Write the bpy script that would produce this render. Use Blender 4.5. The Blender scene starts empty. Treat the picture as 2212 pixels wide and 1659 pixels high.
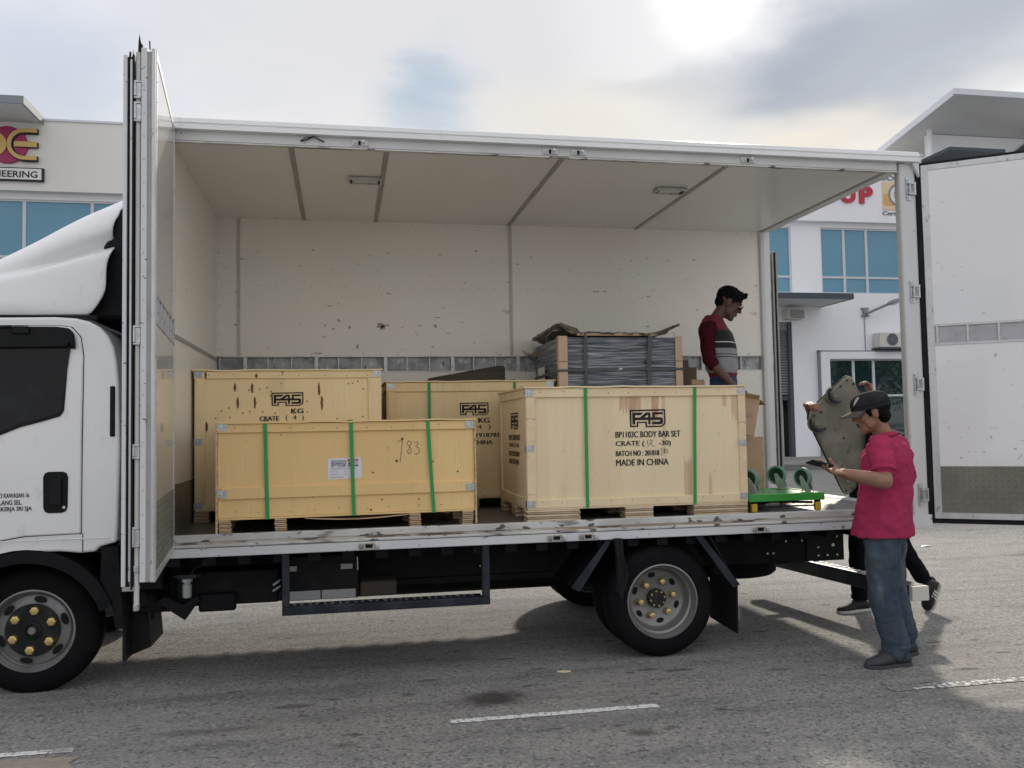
import bpy, bmesh, math, random
from mathutils import Vector, Matrix, noise
random.seed(7)
S = bpy.context.scene
COL = S.collection
R = math.radians

# ------------------------------------------------------------------ camera
cam_d = bpy.data.cameras.new('camera'); cam = bpy.data.objects.new('camera', cam_d); COL.objects.link(cam)
cam_d.sensor_width = 36.0; cam_d.lens = 1883.3/2212*36; cam_d.clip_start = .05; cam_d.clip_end = 2000
CR = Vector((0.98159477, -0.19013614, -0.01788754)); CU = Vector((0.00788914, -0.05321293, 0.99855202)); CF = Vector((0.19081268, 0.98031456, 0.05073352))
cm = Matrix((CR, CU, -CF)).transposed().to_4x4(); cm.translation = (1.06212, -5.88233, 1.63769)
cam.matrix_world = cm
S.camera = cam
S.render.resolution_x = 1024; S.render.resolution_y = 768

# ------------------------------------------------------------------ sun and sky
SUN_EL, SUN_AZ = R(28.0), R(26.6)          # azimuth measured from +y towards +x
sdir = Vector((math.sin(SUN_AZ)*math.cos(SUN_EL), math.cos(SUN_AZ)*math.cos(SUN_EL), math.sin(SUN_EL)))
ld = bpy.data.lights.new('sun', 'SUN'); ld.energy = 2.7; ld.angle = R(2.6); ld.color = (1.0, .91, .77)
sun = bpy.data.objects.new('sun', ld); COL.objects.link(sun)
sun.rotation_euler = (-sdir).to_track_quat('-Z', 'Y').to_euler(); sun.location = (5, 10, 12)

W = bpy.data.worlds.new('World'); S.world = W; W.use_nodes = True
nt = W.node_tree; nt.nodes.clear()
def N(t, tree=None, **k):
    n = (tree or nt).nodes.new(t)
    for a, b in k.items(): setattr(n, a, b)
    return n
def sky_world():
    L = nt.links.new
    out = N('ShaderNodeOutputWorld'); bg = N('ShaderNodeBackground'); bg.inputs[1].default_value = .1
    L(bg.outputs[0], out.inputs[0])
    sky = N('ShaderNodeTexSky', sky_type='NISHITA', sun_disc=False, sun_elevation=SUN_EL, sun_rotation=SUN_AZ)
    sky.air_density = 1.2; sky.dust_density = 2.0
    tc = N('ShaderNodeTexCoord')
    def vm(op, a, b=None, s=None):
        n = N('ShaderNodeVectorMath', operation=op)
        for i, q in enumerate((a, b)):
            if q is None: continue
            if isinstance(q, (tuple, list, Vector)): n.inputs[i].default_value = tuple(q)
            else: L(q, n.inputs[i])
        if s is not None: n.inputs[3].default_value = s
        return n
    def mp(v, a, b, c=0., d=1., smooth=True):
        n = N('ShaderNodeMapRange', interpolation_type='SMOOTHSTEP' if smooth else 'LINEAR')
        L(v, n.inputs[0])
        for i, q in enumerate((a, b, c, d)): n.inputs[i+1].default_value = q
        return n.outputs[0]
    def mix(f, a, b, mode='MIX'):
        n = N('ShaderNodeMix', data_type='RGBA', blend_type=mode)
        if isinstance(f, float): n.inputs[0].default_value = f
        else: L(f, n.inputs[0])
        for i, q in ((6, a), (7, b)):
            if isinstance(q, (tuple, list)): n.inputs[i].default_value = (*q, 1)
            else: L(q, n.inputs[i])
        return n.outputs[2]
    d = tc.outputs['Generated']
    st = vm('MULTIPLY', d, (1, 1, 2.6)).outputs[0]
    w = N('ShaderNodeTexNoise'); L(st, w.inputs[0]); w.inputs['Scale'].default_value = 3.0; w.inputs['Detail'].default_value = 5
    wv = vm('SUBTRACT', w.outputs['Color'], (.5, .5, .5)).outputs[0]
    wd = vm('ADD', d, vm('SCALE', wv, s=.16).outputs[0]).outputs[0]
    ws = vm('MULTIPLY', wd, (1, 1, 3.2)).outputs[0]
    n1 = N('ShaderNodeTexNoise'); L(ws, n1.inputs[0]); n1.inputs['Scale'].default_value = 3.4; n1.inputs['Detail'].default_value = 7; n1.inputs['Roughness'].default_value = .52
    cr = N('ShaderNodeValToRGB'); L(n1.outputs[0], cr.inputs[0])
    e = cr.color_ramp.elements; e[0].position = .30; e[0].color = (.66, .70, .79, 1); e[1].position = .66; e[1].color = (.97, .965, .96, 1)
    m = e.new(.47); m.color = (.80, .815, .86, 1)
    c = cr.outputs[0]
    def blob(dirv, sc, r0, r1):
        q = vm('MULTIPLY', vm('SUBTRACT', wd, dirv).outputs[0], sc).outputs[0]
        return mp(vm('LENGTH', q).outputs['Value'], r0, r1, 1., 0.)
    def dv(u, v):
        return (CF + CR*((u-1106)/1883.3) - CU*((v-829.5)/1883.3)).normalized()
    c = mix(blob(dv(1000, 60), (1, 1, 1.9), .10, .55), c, (.735, .735, .755))
    c = mix(blob(dv(60, 120), (1, 1, 1.2), .02, .14), c, (.63, .67, .77))
    c = mix(blob(dv(1830, 150), (1, 1, 3.0), .06, .24), c, (.38, .425, .505))
    c = mix(blob(dv(2090, 60), (1, 1, 2.2), .02, .18), c, (.47, .50, .56))
    c = mix(blob(dv(1500, 150), (1, 1, 4), .02, .14), c, (.54, .56, .60))
    c = mix(blob(dv(1250, 255), (1, 1, 2.6), .02, .22), c, (.80, .77, .72))
    c = mix(blob(dv(1780, 290), (1, 1, 3.6), .02, .16), c, (.82, .76, .67))
    z = N('ShaderNodeSeparateXYZ'); L(d, z.inputs[0])
    warm = mp(z.outputs[2], .22, .40, 1., 0.)
    c = mix(mp(n1.outputs[0], .35, .6, 0., .5), c, mix(warm, c, (.86, .82, .74)))
    c10 = vm('SCALE', c, s=10.).outputs[0]
    def ragged(m, n, k):
        q = N('ShaderNodeMath', operation='MULTIPLY_ADD'); L(n, q.inputs[0]); q.inputs[1].default_value = k; q.inputs[2].default_value = -k*.5
        r = N('ShaderNodeMath', operation='ADD'); L(q.outputs[0], r.inputs[0]); L(m, r.inputs[1]); return mp(r.outputs[0], .15, 1.15)
    bl = ragged(blob(dv(885, 225), (1.3, 1, 1.1), .0, .135), n1.outputs[0], 2.2)
    bl2 = blob(dv(150, 260), (1, 1, 1.3), .02, .16)
    skyc = vm('ADD', vm('SCALE', sky.outputs[0], s=.06).outputs[0], (4.2, 5.1, 6.1)).outputs[0]
    c2 = mix(bl, c10, skyc)
    b2 = N('ShaderNodeMath', operation='MULTIPLY'); L(bl2, b2.inputs[0]); b2.inputs[1].default_value = .35
    c2 = mix(b2.outputs[0], c2, skyc)
    dt = vm('DOT_PRODUCT', vm('NORMALIZE', vm('ADD', d, vm('SCALE', wv, s=.07).outputs[0]).outputs[0]).outputs[0], sdir).outputs['Value']
    shade = N('ShaderNodeMath', operation='MULTIPLY_ADD'); L(blob(dv(1870, 95), (1, 1, 2.2), .05, .19), shade.inputs[0]); shade.inputs[1].default_value = -.95; shade.inputs[2].default_value = 1.
    g1 = mp(dt, math.cos(R(13)), math.cos(R(4)), 0., .9)
    g2 = mp(dt, math.cos(R(6.0)), math.cos(R(.5)), 0., 3.2)
    ad = N('ShaderNodeMath', operation='ADD'); L(g1, ad.inputs[0]); L(g2, ad.inputs[1])
    am = N('ShaderNodeMath', operation='MULTIPLY'); L(ad.outputs[0], am.inputs[0]); L(shade.outputs[0], am.inputs[1])
    gl = vm('SCALE', (1.0, .95, .86)); L(am.outputs[0], gl.inputs[3])
    L(vm('ADD', c2, gl.outputs[0]).outputs[0], bg.inputs[0])
sky_world()
S.view_settings.view_transform = 'Standard'; S.view_settings.look = 'None'
S.view_settings.exposure = 0.08; S.view_settings.gamma = 1.0; S.view_settings.use_curve_mapping = False
S.render.engine = 'CYCLES'

# ------------------------------------------------------------------ materials
def lin(c):
    return tuple((x/255/12.92 if x/255 <= .04045 else ((x/255+.055)/1.055)**2.4) for x in c)
MATS = {}
def mat(name, base, rough=.6, metal=0., layers=(), bump=(), coat=0., spec=.5, trans=0., ior=1.45):
    """layers: (kind, scale, lo, hi, colour, stretch, strength); bump: (scale, strength, stretch)"""
    if name in MATS: return MATS[name]
    m = bpy.data.materials.new(name); m.use_nodes = True; t = m.node_tree; L = t.links.new
    p = t.nodes['Principled BSDF']
    p.inputs['Roughness'].default_value = rough; p.inputs['Metallic'].default_value = metal
    p.inputs['Coat Weight'].default_value = coat; p.inputs['Specular IOR Level'].default_value = spec
    p.inputs['Transmission Weight'].default_value = trans; p.inputs['IOR'].default_value = ior
    p.inputs['Base Color'].default_value = (*base, 1)
    tc = t.nodes.new('ShaderNodeTexCoord'); co = tc.outputs['Object']
    def tex(kind, scale, stretch, det=5):
        mpn = t.nodes.new('ShaderNodeMapping'); L(co, mpn.inputs[0]); mpn.inputs['Scale'].default_value = stretch
        mpn.inputs['Location'].default_value = (random.random()*9, random.random()*9, random.random()*9)
        if kind == 'vor':
            n = t.nodes.new('ShaderNodeTexVoronoi'); L(mpn.outputs[0], n.inputs['Vector']); n.inputs['Scale'].default_value = scale; return n.outputs['Distance'], n
        if kind == 'cell':
            n = t.nodes.new('ShaderNodeTexVoronoi'); L(mpn.outputs[0], n.inputs['Vector']); n.inputs['Scale'].default_value = scale
            s = t.nodes.new('ShaderNodeSeparateColor'); L(n.outputs['Color'], s.inputs[0]); return s.outputs[0], n
        n = t.nodes.new('ShaderNodeTexNoise'); L(mpn.outputs[0], n.inputs['Vector']); n.inputs['Scale'].default_value = scale; n.inputs['Detail'].default_value = det
        return n.outputs[0], n
    cur = None
    for (kind, scale, lo, hi, col, stretch, st) in layers:
        f, _ = tex(kind, scale, stretch)
        mr = t.nodes.new('ShaderNodeMapRange'); L(f, mr.inputs[0])
        for i, q in enumerate((lo, hi, 0., st)): mr.inputs[i+1].default_value = q
        mx = t.nodes.new('ShaderNodeMix'); mx.data_type = 'RGBA'; L(mr.outputs[0], mx.inputs[0])
        if cur is None: mx.inputs[6].default_value = (*base, 1)
        else: L(cur, mx.inputs[6])
        mx.inputs[7].default_value = (*col, 1); cur = mx.outputs[2]
    if cur is not None: L(cur, p.inputs['Base Color'])
    prev = None
    for (scale, st, stretch) in bump:
        f, _ = tex('noise', scale, stretch, 3)
        b = t.nodes.new('ShaderNodeBump'); b.inputs['Strength'].default_value = st; b.inputs['Distance'].default_value = .01
        L(f, b.inputs['Height'])
        if prev is not None: L(prev, b.inputs['Normal'])
        prev = b.outputs[0]
    if prev is not None: L(prev, p.inputs['Normal'])
    MATS[name] = m; return m

I3 = (1, 1, 1)
M = {}
M['white_paint'] = mat('white_paint', (.84, .85, .86), .25, coat=.4, layers=[('noise', 1.6, .4, .75, (.77, .78, .79), I3, .6), ('noise', 14, .62, .72, (.5, .5, .48), (1, 1, .3), .25)])
M['panel_white'] = mat('panel_white', (.82, .825, .86), .18, coat=.5, layers=[('noise', 1.1, .35, .7, (.76, .765, .78), I3, .8), ('noise', 7, .69, .73, (.40, .39, .38), (1, 1, 1.8), .5), ('noise', 22, .71, .75, (.25, .24, .22), (1, .6, 2.5), .7)], bump=[(2.2, .12, I3)])
M['inner_wall'] = mat('inner_wall', (.89, .87, .815), .36, layers=[('noise', .9, .35, .65, (.86, .82, .75), I3, .75), ('noise', .7, .45, .6, (.87, .87, .83), (1, 1, 2), .7), ('noise', 6.5, .70, .73, (.45, .39, .31), (1, 1, 1.6), .5), ('noise', 17, .705, .735, (.20, .17, .14), (.45, 1, 1.6), .8), ('vor', 3.2, .030, .012, (.24, .20, .16), (1, 1, 1), .8)], bump=[(1.8, .10, I3)])
M['ceiling'] = mat('ceiling', (.81, .815, .81), .26, layers=[('noise', .8, .35, .7, (.76, .76, .75), I3, .9), ('vor', 4.5, .02, .008, (.2, .18, .16), I3, .8)])
M['strip_grey'] = mat('strip_grey', (.36, .36, .35), .5, layers=[('noise', 9, .5, .7, (.26, .26, .25), I3, .6)])
M['strip_light'] = mat('strip_light', (.56, .56, .54), .5, layers=[('noise', 9, .5, .7, (.46, .45, .42), I3, .6)])
M['alu'] = mat('alu', (.62, .63, .65), .38, .35, layers=[('noise', 6, .45, .7, (.42, .42, .43), (1, 1, .25), .7), ('noise', 26, .62, .68, (.15, .13, .12), (1, 1, .5), .6)])
M['galv'] = mat('galv', (.62, .64, .66), .33, .75, layers=[('vor', 40, .1, .5, (.42, .44, .46), I3, .7)], bump=[(30, .3, I3)])
M['track_cell'] = mat('track_cell', (.46, .46, .50), .5, layers=[('noise', 9, .45, .65, (.36, .36, .39), I3, .8)])
M['panel_warm_lit'] = mat('panel_warm_lit', (.86, .83, .77), .12, coat=.6, layers=[('noise', 1.1, .35, .7, (.80, .77, .71), I3, .8), ('noise', 22, .70, .74, (.45, .42, .38), (1, .6, 2.5), .6)])  # panel white made warmer: reflected interior light put into the colour
M['track'] = mat('track', (.40, .42, .44), .5, .2, layers=[('noise', 10, .45, .6, (.22, .23, .25), I3, .8), ('noise', 18, .60, .66, (.72, .72, .70), (1, 1, .5), .6), ('noise', 24, .64, .68, (.08, .07, .06), (1, 1, .4), .8)])
M['worn_rail'] = mat('worn_rail', (.62, .62, .61), .5, .1, layers=[('noise', 3, .45, .62, (.44, .44, .43), (1, 1, 1), .7), ('noise', 12, .60, .66, (.16, .14, .125), (.25, 1, 1), .75), ('noise', 19, .60, .64, (.06, .05, .045), (.5, 1, 1), .9)], bump=[(14, .3, (.4, 1, 1))])
M['rust'] = mat('rust', (.55, .51, .46), .7, layers=[('noise', 4, .45, .60, (.36, .26, .17), (.4, 1, 1), .9), ('noise', 13, .53, .6, (.10, .065, .045), (.3, 1, 1), .85)], bump=[(20, .4, (.3, 1, 1))])
M['skirt'] = mat('skirt', (.68, .70, .73), .38, layers=[('noise', 2.4, .4, .7, (.58, .59, .61), I3, .6), ('noise', 30, .675, .69, (.10, .08, .07), (.6, 1, 1.4), .85)])
M['post_white'] = mat('post_white', (.66, .67, .68), .4, layers=[('noise', 2.0, .4, .7, (.56, .57, .57), (1, 1, .4), .8), ('noise', 40, .70, .72, (.16, .13, .11), I3, .7)])
M['floor_steel'] = mat('floor_steel', (.10, .10, .10), .42, .35, layers=[('noise', 1.6, .4, .65, (.16, .155, .15), I3, .8), ('noise', 9, .5, .65, (.08, .075, .07), I3, .6)])
M['tread'] = mat('tread', (.20, .20, .165), .45, .1, layers=[('noise', 4, .45, .6, (.16, .16, .13), I3, .7)])
M['black_rubber'] = mat('black_rubber', (.007, .008, .010), .65, spec=.3, layers=[('noise', 5, .45, .7, (.018, .018, .020), I3, .6)], bump=[(60, .15, I3)])
M['tyre'] = mat('tyre', (.004, .0045, .006), .75, spec=.18, layers=[('noise', 4, .4, .7, (.009, .009, .010), I3, .8)], bump=[(50, .12, I3)])
M['black_frame'] = mat('black_frame', (.005, .006, .008), .6, spec=.22, layers=[('noise', 5, .5, .7, (.013, .013, .014), I3, .8)])
M['dark_steel'] = mat('dark_steel', (.014, .019, .028), .5, .1, spec=.35, layers=[('noise', 6, .45, .7, (.045, .05, .06), I3, .7)])
M['black_plastic'] = mat('black_plastic', (.005, .006, .007), .45, spec=.25)
M['rim'] = mat('rim', (.25, .25, .255), .38, .5, layers=[('noise', 7, .45, .7, (.22, .215, .21), I3, .8)])
M['rim_dark'] = mat('rim_dark', (.26, .26, .265), .45, .35, layers=[('noise', 7, .45, .7, (.15, .15, .15), I3, .8)])
M['hub'] = mat('hub', (.012, .014, .016), .5, .1, spec=.3, layers=[('noise', 12, .45, .7, (.04, .038, .036), I3, .8)])
M['gold'] = mat('gold', (.72, .55, .24), .32, .8, layers=[('noise', 20, .5, .7, (.36, .24, .08), I3, .7)])
M['hole'] = mat('hole', (.008, .008, .008), .9)
M['ink'] = mat('ink', (.018, .018, .022), .8, layers=[('noise', 30, .66, .75, (.30, .24, .16), (1, 1, .3), .4)])
M['print_black'] = mat('print_black', (.025, .025, .03), .7)
M['pencil'] = mat('pencil', (.10, .085, .06), .8)
M['paper'] = mat('paper', (.80, .80, .86), .7, layers=[('noise', 6, .4, .7, (.68, .68, .74), I3, .6)], bump=[(5, .3, I3)])
M['print_grey'] = mat('print_grey', (.22, .22, .27), .7)
M['print_red'] = mat('print_red', (.55, .05, .05), .7)
M['strap_green'] = mat('strap_green', (.035, .32, .09), .42, layers=[('noise', 4, .4, .7, (.02, .22, .06), (1, 1, .3), .8)], bump=[(120, .2, (1, 1, .1))])
M['strap_grey'] = mat('strap_grey', (.075, .095, .095), .45)
def plywood(nm, c1, c2, c3, stain=None, knots=True, gs=2.2, gr=.85):
    ly = [('noise', gs, .35, .65, c2, (2.6, 2.6, .22), gr), ('noise', 1.3, .4, .65, tuple(x*.88 for x in c1), (1, 1, .8), .6), ('cell', 2.4, .55, .60, c3, (1.4, 1.4, .02), .32), ('noise', 26, .45, .68, tuple(x*.86 for x in c1), (2.2, 2.2, .10), .3), ('noise', 4, .62, .75, tuple(x*.68 for x in c1), (1, 1, .6), .4)]
    if stain: ly.append(('noise', 2.6, .60, .66, stain, (2.4, 2.4, .45), .6))
    if knots: ly += [('vor', 3.6, .055, .03, tuple(x*.35 for x in c1), (1, 1, .8), .85), ('vor', 6.0, .022, .012, (.05, .03, .02), I3, .9)]
    return mat(nm, c1, .62, layers=ly, bump=[(28, .12, (2, 2, .15))])
M['ply_yellow'] = plywood('ply_yellow', (.87, .605, .275), (.81, .555, .245), (.90, .66, .32), gs=1.0, gr=.4)
M['ply_mid'] = plywood('ply_mid', (.84, .65, .36), (.70, .53, .31), (.90, .72, .42))
M['ply_knotty'] = plywood('ply_knotty', (.92, .74, .45), (.86, .67, .39), (.94, .77, .49), gs=1.4, gr=.6)
M['ply_pale'] = plywood('ply_pale', (.89, .73, .47), (.80, .645, .43), (.93, .79, .53), stain=None, knots=False)
M['pine_edge'] = mat('pine_edge', (.84, .69, .46), .7, layers=[('noise', 3, .4, .6, (.74, .56, .36), (1, 1, 1.5), .8), ('noise', 4.5, .61, .645, (.25, .12, .06), (1, 1, 2.6), .85)], bump=[(8, .4, (1, 1, 1.5))])
M['ply_edge'] = mat('ply_edge', (.66, .48, .31), .78, layers=[('noise', 5, .4, .62, (.40, .26, .16), (1, 1, 5), .8), ('noise', 12, .5, .62, (.68, .54, .37), (.5, .5, 9), .7)], bump=[(16, .6, (.5, .5, 8))])
M['ply_edge2'] = mat('ply_edge2', (.78, .65, .47), .78, layers=[('noise', 5, .4, .62, (.50, .38, .25), (1, 1, 5), .7), ('noise', 14, .55, .66, (.30, .19, .12), (.5, .5, 9), .6)], bump=[(16, .6, (.5, .5, 8))])
M['ply_dark'] = mat('ply_dark', (.58, .43, .28), .8, layers=[('noise', 5, .4, .62, (.36, .24, .15), (1, 1, 5), .8), ('noise', 12, .5, .62, (.70, .56, .40), (.5, .5, 9), .7)], bump=[(16, .6, (.5, .5, 8))])
M['cardboard'] = mat('cardboard', (.50, .35, .235), .8, layers=[('noise', 2.5, .35, .65, (.43, .30, .20), I3, .8), ('noise', 9, .62, .7, (.26, .18, .12), I3, .5)], bump=[(3, .3, I3), (40, .08, (1, 1, 6))])
M['cardboard_dark'] = mat('cardboard_dark', (.10, .085, .07), .8, layers=[('noise', 3, .4, .6, (.16, .12, .09), I3, .8)], bump=[(4, .5, I3)])
M['corner_board'] = mat('corner_board', (.64, .47, .34), .75, layers=[('noise', 4, .4, .65, (.47, .32, .21), I3, .8)], bump=[(6, .3, I3)])
M['film'] = mat('film', (.10, .12, .155), .26, layers=[('noise', 5, .44, .60, (.42, .45, .50), (.7, .7, 30), .9), ('noise', 4, .53, .62, (.02, .025, .04), (.7, .7, 34), .9), ('noise', 3, .60, .7, (.42, .44, .48), (.6, .6, 5), .5)], bump=[(7, .9, (.3, .3, 12)), (14, .5, (.5, .5, 20))])
M['dark_wood'] = mat('dark_wood', (.035, .028, .022), .7, layers=[('noise', 8, .4, .7, (.075, .055, .045), (.3, 1, 3), .8)], bump=[(14, .4, (.3, 1, 3))])
M['glass_dark'] = mat('glass_dark', (.003, .005, .009), .03, spec=.24, layers=[('noise', 2.0, .52, .60, (.012, .018, .026), (1, 1, 1), .8)])  # paler noise patches paint a faint reflection into the glass colour
M['glass_blue'] = mat('glass_blue', (.165, .35, .48), .16, spec=.35, layers=[('noise', .35, .4, .65, (.14, .31, .43), I3, .8)])
M['glass_low'] = mat('glass_low', (.012, .03, .035), .03, spec=1.0)
M['wall_white'] = mat('wall_white', (.88, .885, .93), .8, layers=[('noise', .25, .4, .65, (.84, .845, .88), I3, .8), ('noise', .9, .55, .75, (.74, .74, .74), (1, 1, .25), .35)])
M['wall_cream'] = mat('wall_cream', (.80, .785, .755), .8, layers=[('noise', .25, .4, .65, (.74, .725, .695), (1, 1, .4), .8)])
M['soffit'] = mat('soffit', (.72, .73, .73), .8, layers=[('noise', .4, .4, .65, (.66, .67, .66), I3, .8)])
M['fascia_grey'] = mat('fascia_grey', (.24, .26, .29), .6)
M['roof_edge'] = mat('roof_edge', (.68, .70, .76), .5)
M['dark_trim'] = mat('dark_trim', (.06, .075, .095), .6)
M['window_frame'] = mat('window_frame', (.62, .64, .68), .5)
M['shutter'] = mat('shutter', (.20, .225, .245), .5, .2, layers=[('noise', 1.2, .4, .7, (.15, .17, .19), I3, .8)])
M['dark_inside'] = mat('dark_inside', (.025, .03, .033), .9)
M['sign_gold'] = mat('sign_gold', (.66, .45, .16), .45)
M['sign_magenta'] = mat('sign_magenta', (.36, .03, .12), .45)
M['sign_red'] = mat('sign_red', (.48, .03, .06), .45)
M['sign_white'] = mat('sign_white', (.78, .78, .76), .5)
M['sign_orange'] = mat('sign_orange', (.72, .42, .17), .6)
M['sign_paleorange'] = mat('sign_paleorange', (.78, .62, .42), .6)
M['ac_white'] = mat('ac_white', (.66, .65, .60), .5, layers=[('noise', 2, .4, .7, (.55, .53, .48), I3, .7)])
M['green_paint'] = mat('green_paint', (.045, .36, .06), .33, coat=.3, layers=[('noise', 6, .5, .72, (.05, .27, .06), I3, .6), ('noise', 30, .66, .72, (.2, .5, .2), I3, .6)])
M['caster_tread'] = mat('caster_tread', (.14, .27, .20), .55, layers=[('noise', 9, .4, .7, (.20, .33, .26), I3, .8)])
M['caster_core'] = mat('caster_core', (.008, .035, .025), .5)
M['zinc'] = mat('zinc', (.50, .56, .53), .4, .55, layers=[('noise', 9, .4, .7, (.35, .39, .37), I3, .8)])
M['yellow_plastic'] = mat('yellow_plastic', (.68, .44, .04), .4, layers=[('noise', 9, .5, .7, (.42, .27, .05), I3, .7)])
M['beige_plastic'] = mat('beige_plastic', (.20, .19, .155), .6, layers=[('noise', 3, .42, .6, (.12, .115, .095), I3, .9), ('noise', 5, .60, .68, (.36, .34, .29), I3, .7), ('vor', 9, .06, .03, (.04, .04, .03), I3, .8), ('noise', 14, .63, .68, (.08, .08, .06), I3, .8)], bump=[(5, .5, I3)])
M['beige_rim'] = mat('beige_rim', (.30, .28, .22), .55, layers=[('noise', 6, .45, .65, (.22, .21, .17), I3, .8)])
M['skin'] = mat('skin', (.31, .165, .115), .55, layers=[('noise', 9, .4, .65, (.25, .125, .085), I3, .8), ('noise', 60, .5, .7, (.22, .10, .06), I3, .4)], bump=[(110, .12, I3)])
M['skin_dark'] = mat('skin_dark', (.115, .060, .046), .5, layers=[('noise', 9, .4, .65, (.095, .045, .035), I3, .8)], bump=[(110, .12, I3)])
M['lips'] = mat('lips', (.20, .075, .06), .5)
M['eye_white'] = mat('eye_white', (.55, .52, .5), .3)
M['hair'] = mat('hair', (.004, .004, .0045), .7, spec=.12, layers=[('noise', 60, .5, .7, (.010, .009, .009), (1, 1, .3), .8)], bump=[(90, .9, (1, 1, .35))])
M['pink_cloth'] = mat('pink_cloth', (.40, .036, .105), .9, spec=.2, layers=[('noise', 3, .4, .65, (.32, .028, .085), I3, .8)], bump=[(6, .8, (1, 1, .5)), (220, .25, I3)])
M['denim'] = mat('denim', (.045, .065, .095), .9, spec=.2, layers=[('noise', 4, .4, .65, (.085, .11, .14), (1, 1, .5), .9), ('noise', 7, .54, .70, (.16, .185, .205), (1, 1, .35), .7)], bump=[(9, .9, (1, 1, .7)), (180, .3, I3)])
M['denim_blue'] = mat('denim_blue', (.025, .045, .11), .85, bump=[(9, .6, I3)])
M['black_cloth'] = mat('black_cloth', (.006, .007, .010), .9, spec=.1, bump=[(9, .6, I3)])
M['maroon'] = mat('maroon', (.055, .007, .013), .9, spec=.12, layers=[('noise', 6, .4, .65, (.035, .005, .009), I3, .8)], bump=[(8, .8, (1, 1, .6)), (150, .25, I3)])
M['shoe_grey'] = mat('shoe_grey', (.055, .057, .065), .8, bump=[(60, .3, I3)])
M['shoe_black'] = mat('shoe_black', (.014, .014, .016), .7)
M['sole_white'] = mat('sole_white', (.55, .54, .5), .7)
M['cap_cloth'] = mat('cap_cloth', (.022, .022, .028), .9, spec=.15, layers=[('noise', 7, .5, .7, (.05, .042, .04), I3, .7)], bump=[(150, .3, I3)])
M['cap_brim'] = mat('cap_brim', (.10, .082, .075), .85, layers=[('noise', 9, .5, .7, (.08, .07, .065), I3, .7)])
M['car_paint'] = mat('car_paint', (.012, .013, .017), .15, coat=1.)
M['chrome'] = mat('chrome', (.75, .76, .78), .15, 1.)
M['bark'] = mat('bark', (.10, .075, .05), .9)
M['leaf'] = mat('leaf', (.05, .11, .025), .6, layers=[('noise', 1.5, .4, .6, (.08, .15, .03), I3, .8)])
M['concrete'] = mat('concrete', (.34, .335, .32), .85, layers=[('noise', .8, .4, .65, (.27, .265, .25), I3, .8)], bump=[(20, .3, I3)])
M['lamp_glass'] = mat('lamp_glass', (.62, .63, .60), .3)
M['filter'] = mat('filter', (.42, .46, .44), .3, .2)
M['battery'] = mat('battery', (.30, .31, .32), .5)
M['brown_box'] = mat('brown_box', (.055, .042, .035), .8)
M['navy_tape'] = mat('navy_tape', (.015, .02, .04), .5)

def stain_mat(name, src, boxes):
    """copy of a wood with darker heartwood streaks; boxes: x0, x1, z level, run, direction, colour, strength (world metres)"""
    m = M[src].copy(); m.name = name; t = m.node_tree; L = t.links.new; p = t.nodes['Principled BSDF']
    cur = p.inputs['Base Color'].links[0].from_socket
    g = t.nodes.new('ShaderNodeNewGeometry'); sp = t.nodes.new('ShaderNodeSeparateXYZ'); L(g.outputs['Position'], sp.inputs[0])
    cx_ = t.nodes.new('ShaderNodeCombineXYZ'); L(sp.outputs[0], cx_.inputs[0])
    def nz(sc, vec, det=3):
        n = t.nodes.new('ShaderNodeTexNoise'); n.inputs['Scale'].default_value = sc; n.inputs['Detail'].default_value = det; L(vec, n.inputs['Vector']); return n.outputs[0]
    n1 = nz(45, cx_.outputs[0]); mpn = t.nodes.new('ShaderNodeMapping'); mpn.inputs['Scale'].default_value = (30, 1, 5); L(g.outputs['Position'], mpn.inputs[0]); n2 = nz(1, mpn.outputs[0], 4)
    def ma(op, a, b, c=None):
        n = t.nodes.new('ShaderNodeMath'); n.operation = op
        for i, q in enumerate((a, b, c)):
            if q is None: continue
            if isinstance(q, (int, float)): n.inputs[i].default_value = q
            else: L(q, n.inputs[i])
        return n.outputs[0]
    def sm(v, a, b):
        n = t.nodes.new('ShaderNodeMapRange'); n.interpolation_type = 'SMOOTHSTEP'; L(v, n.inputs[0]); n.inputs[1].default_value = a; n.inputs[2].default_value = b; return n.outputs[0]
    xw = ma('MULTIPLY_ADD', n2, .03, ma('SUBTRACT', sp.outputs[0], .015))
    for (x0, x1, z, run, dr, col, st) in boxes:
        e = .006; fx = ma('MULTIPLY', sm(xw, x0-e, x0+e), ma('SUBTRACT', 1., sm(xw, x1-e, x1+e)))
        if run > 0:
            lim = ma('MULTIPLY_ADD', n1, -dr*run*1.9, z+dr*run*.25)     # ragged end of the streak
            dz = ma('SUBTRACT', sp.outputs[2], lim); dz = ma('MULTIPLY', dz, dr)
            fx = ma('MULTIPLY', fx, sm(dz, -.012, .022))
        fx = ma('MULTIPLY', ma('MULTIPLY', fx, ma('MULTIPLY_ADD', n2, .9, .35)), st)
        mx = t.nodes.new('ShaderNodeMix'); mx.data_type = 'RGBA'; mx.clamp_factor = True; L(fx, mx.inputs[0]); L(cur, mx.inputs[6]); mx.inputs[7].default_value = (*col, 1); cur = mx.outputs[2]
    L(cur, p.inputs['Base Color']); M[name] = m; return m

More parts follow.
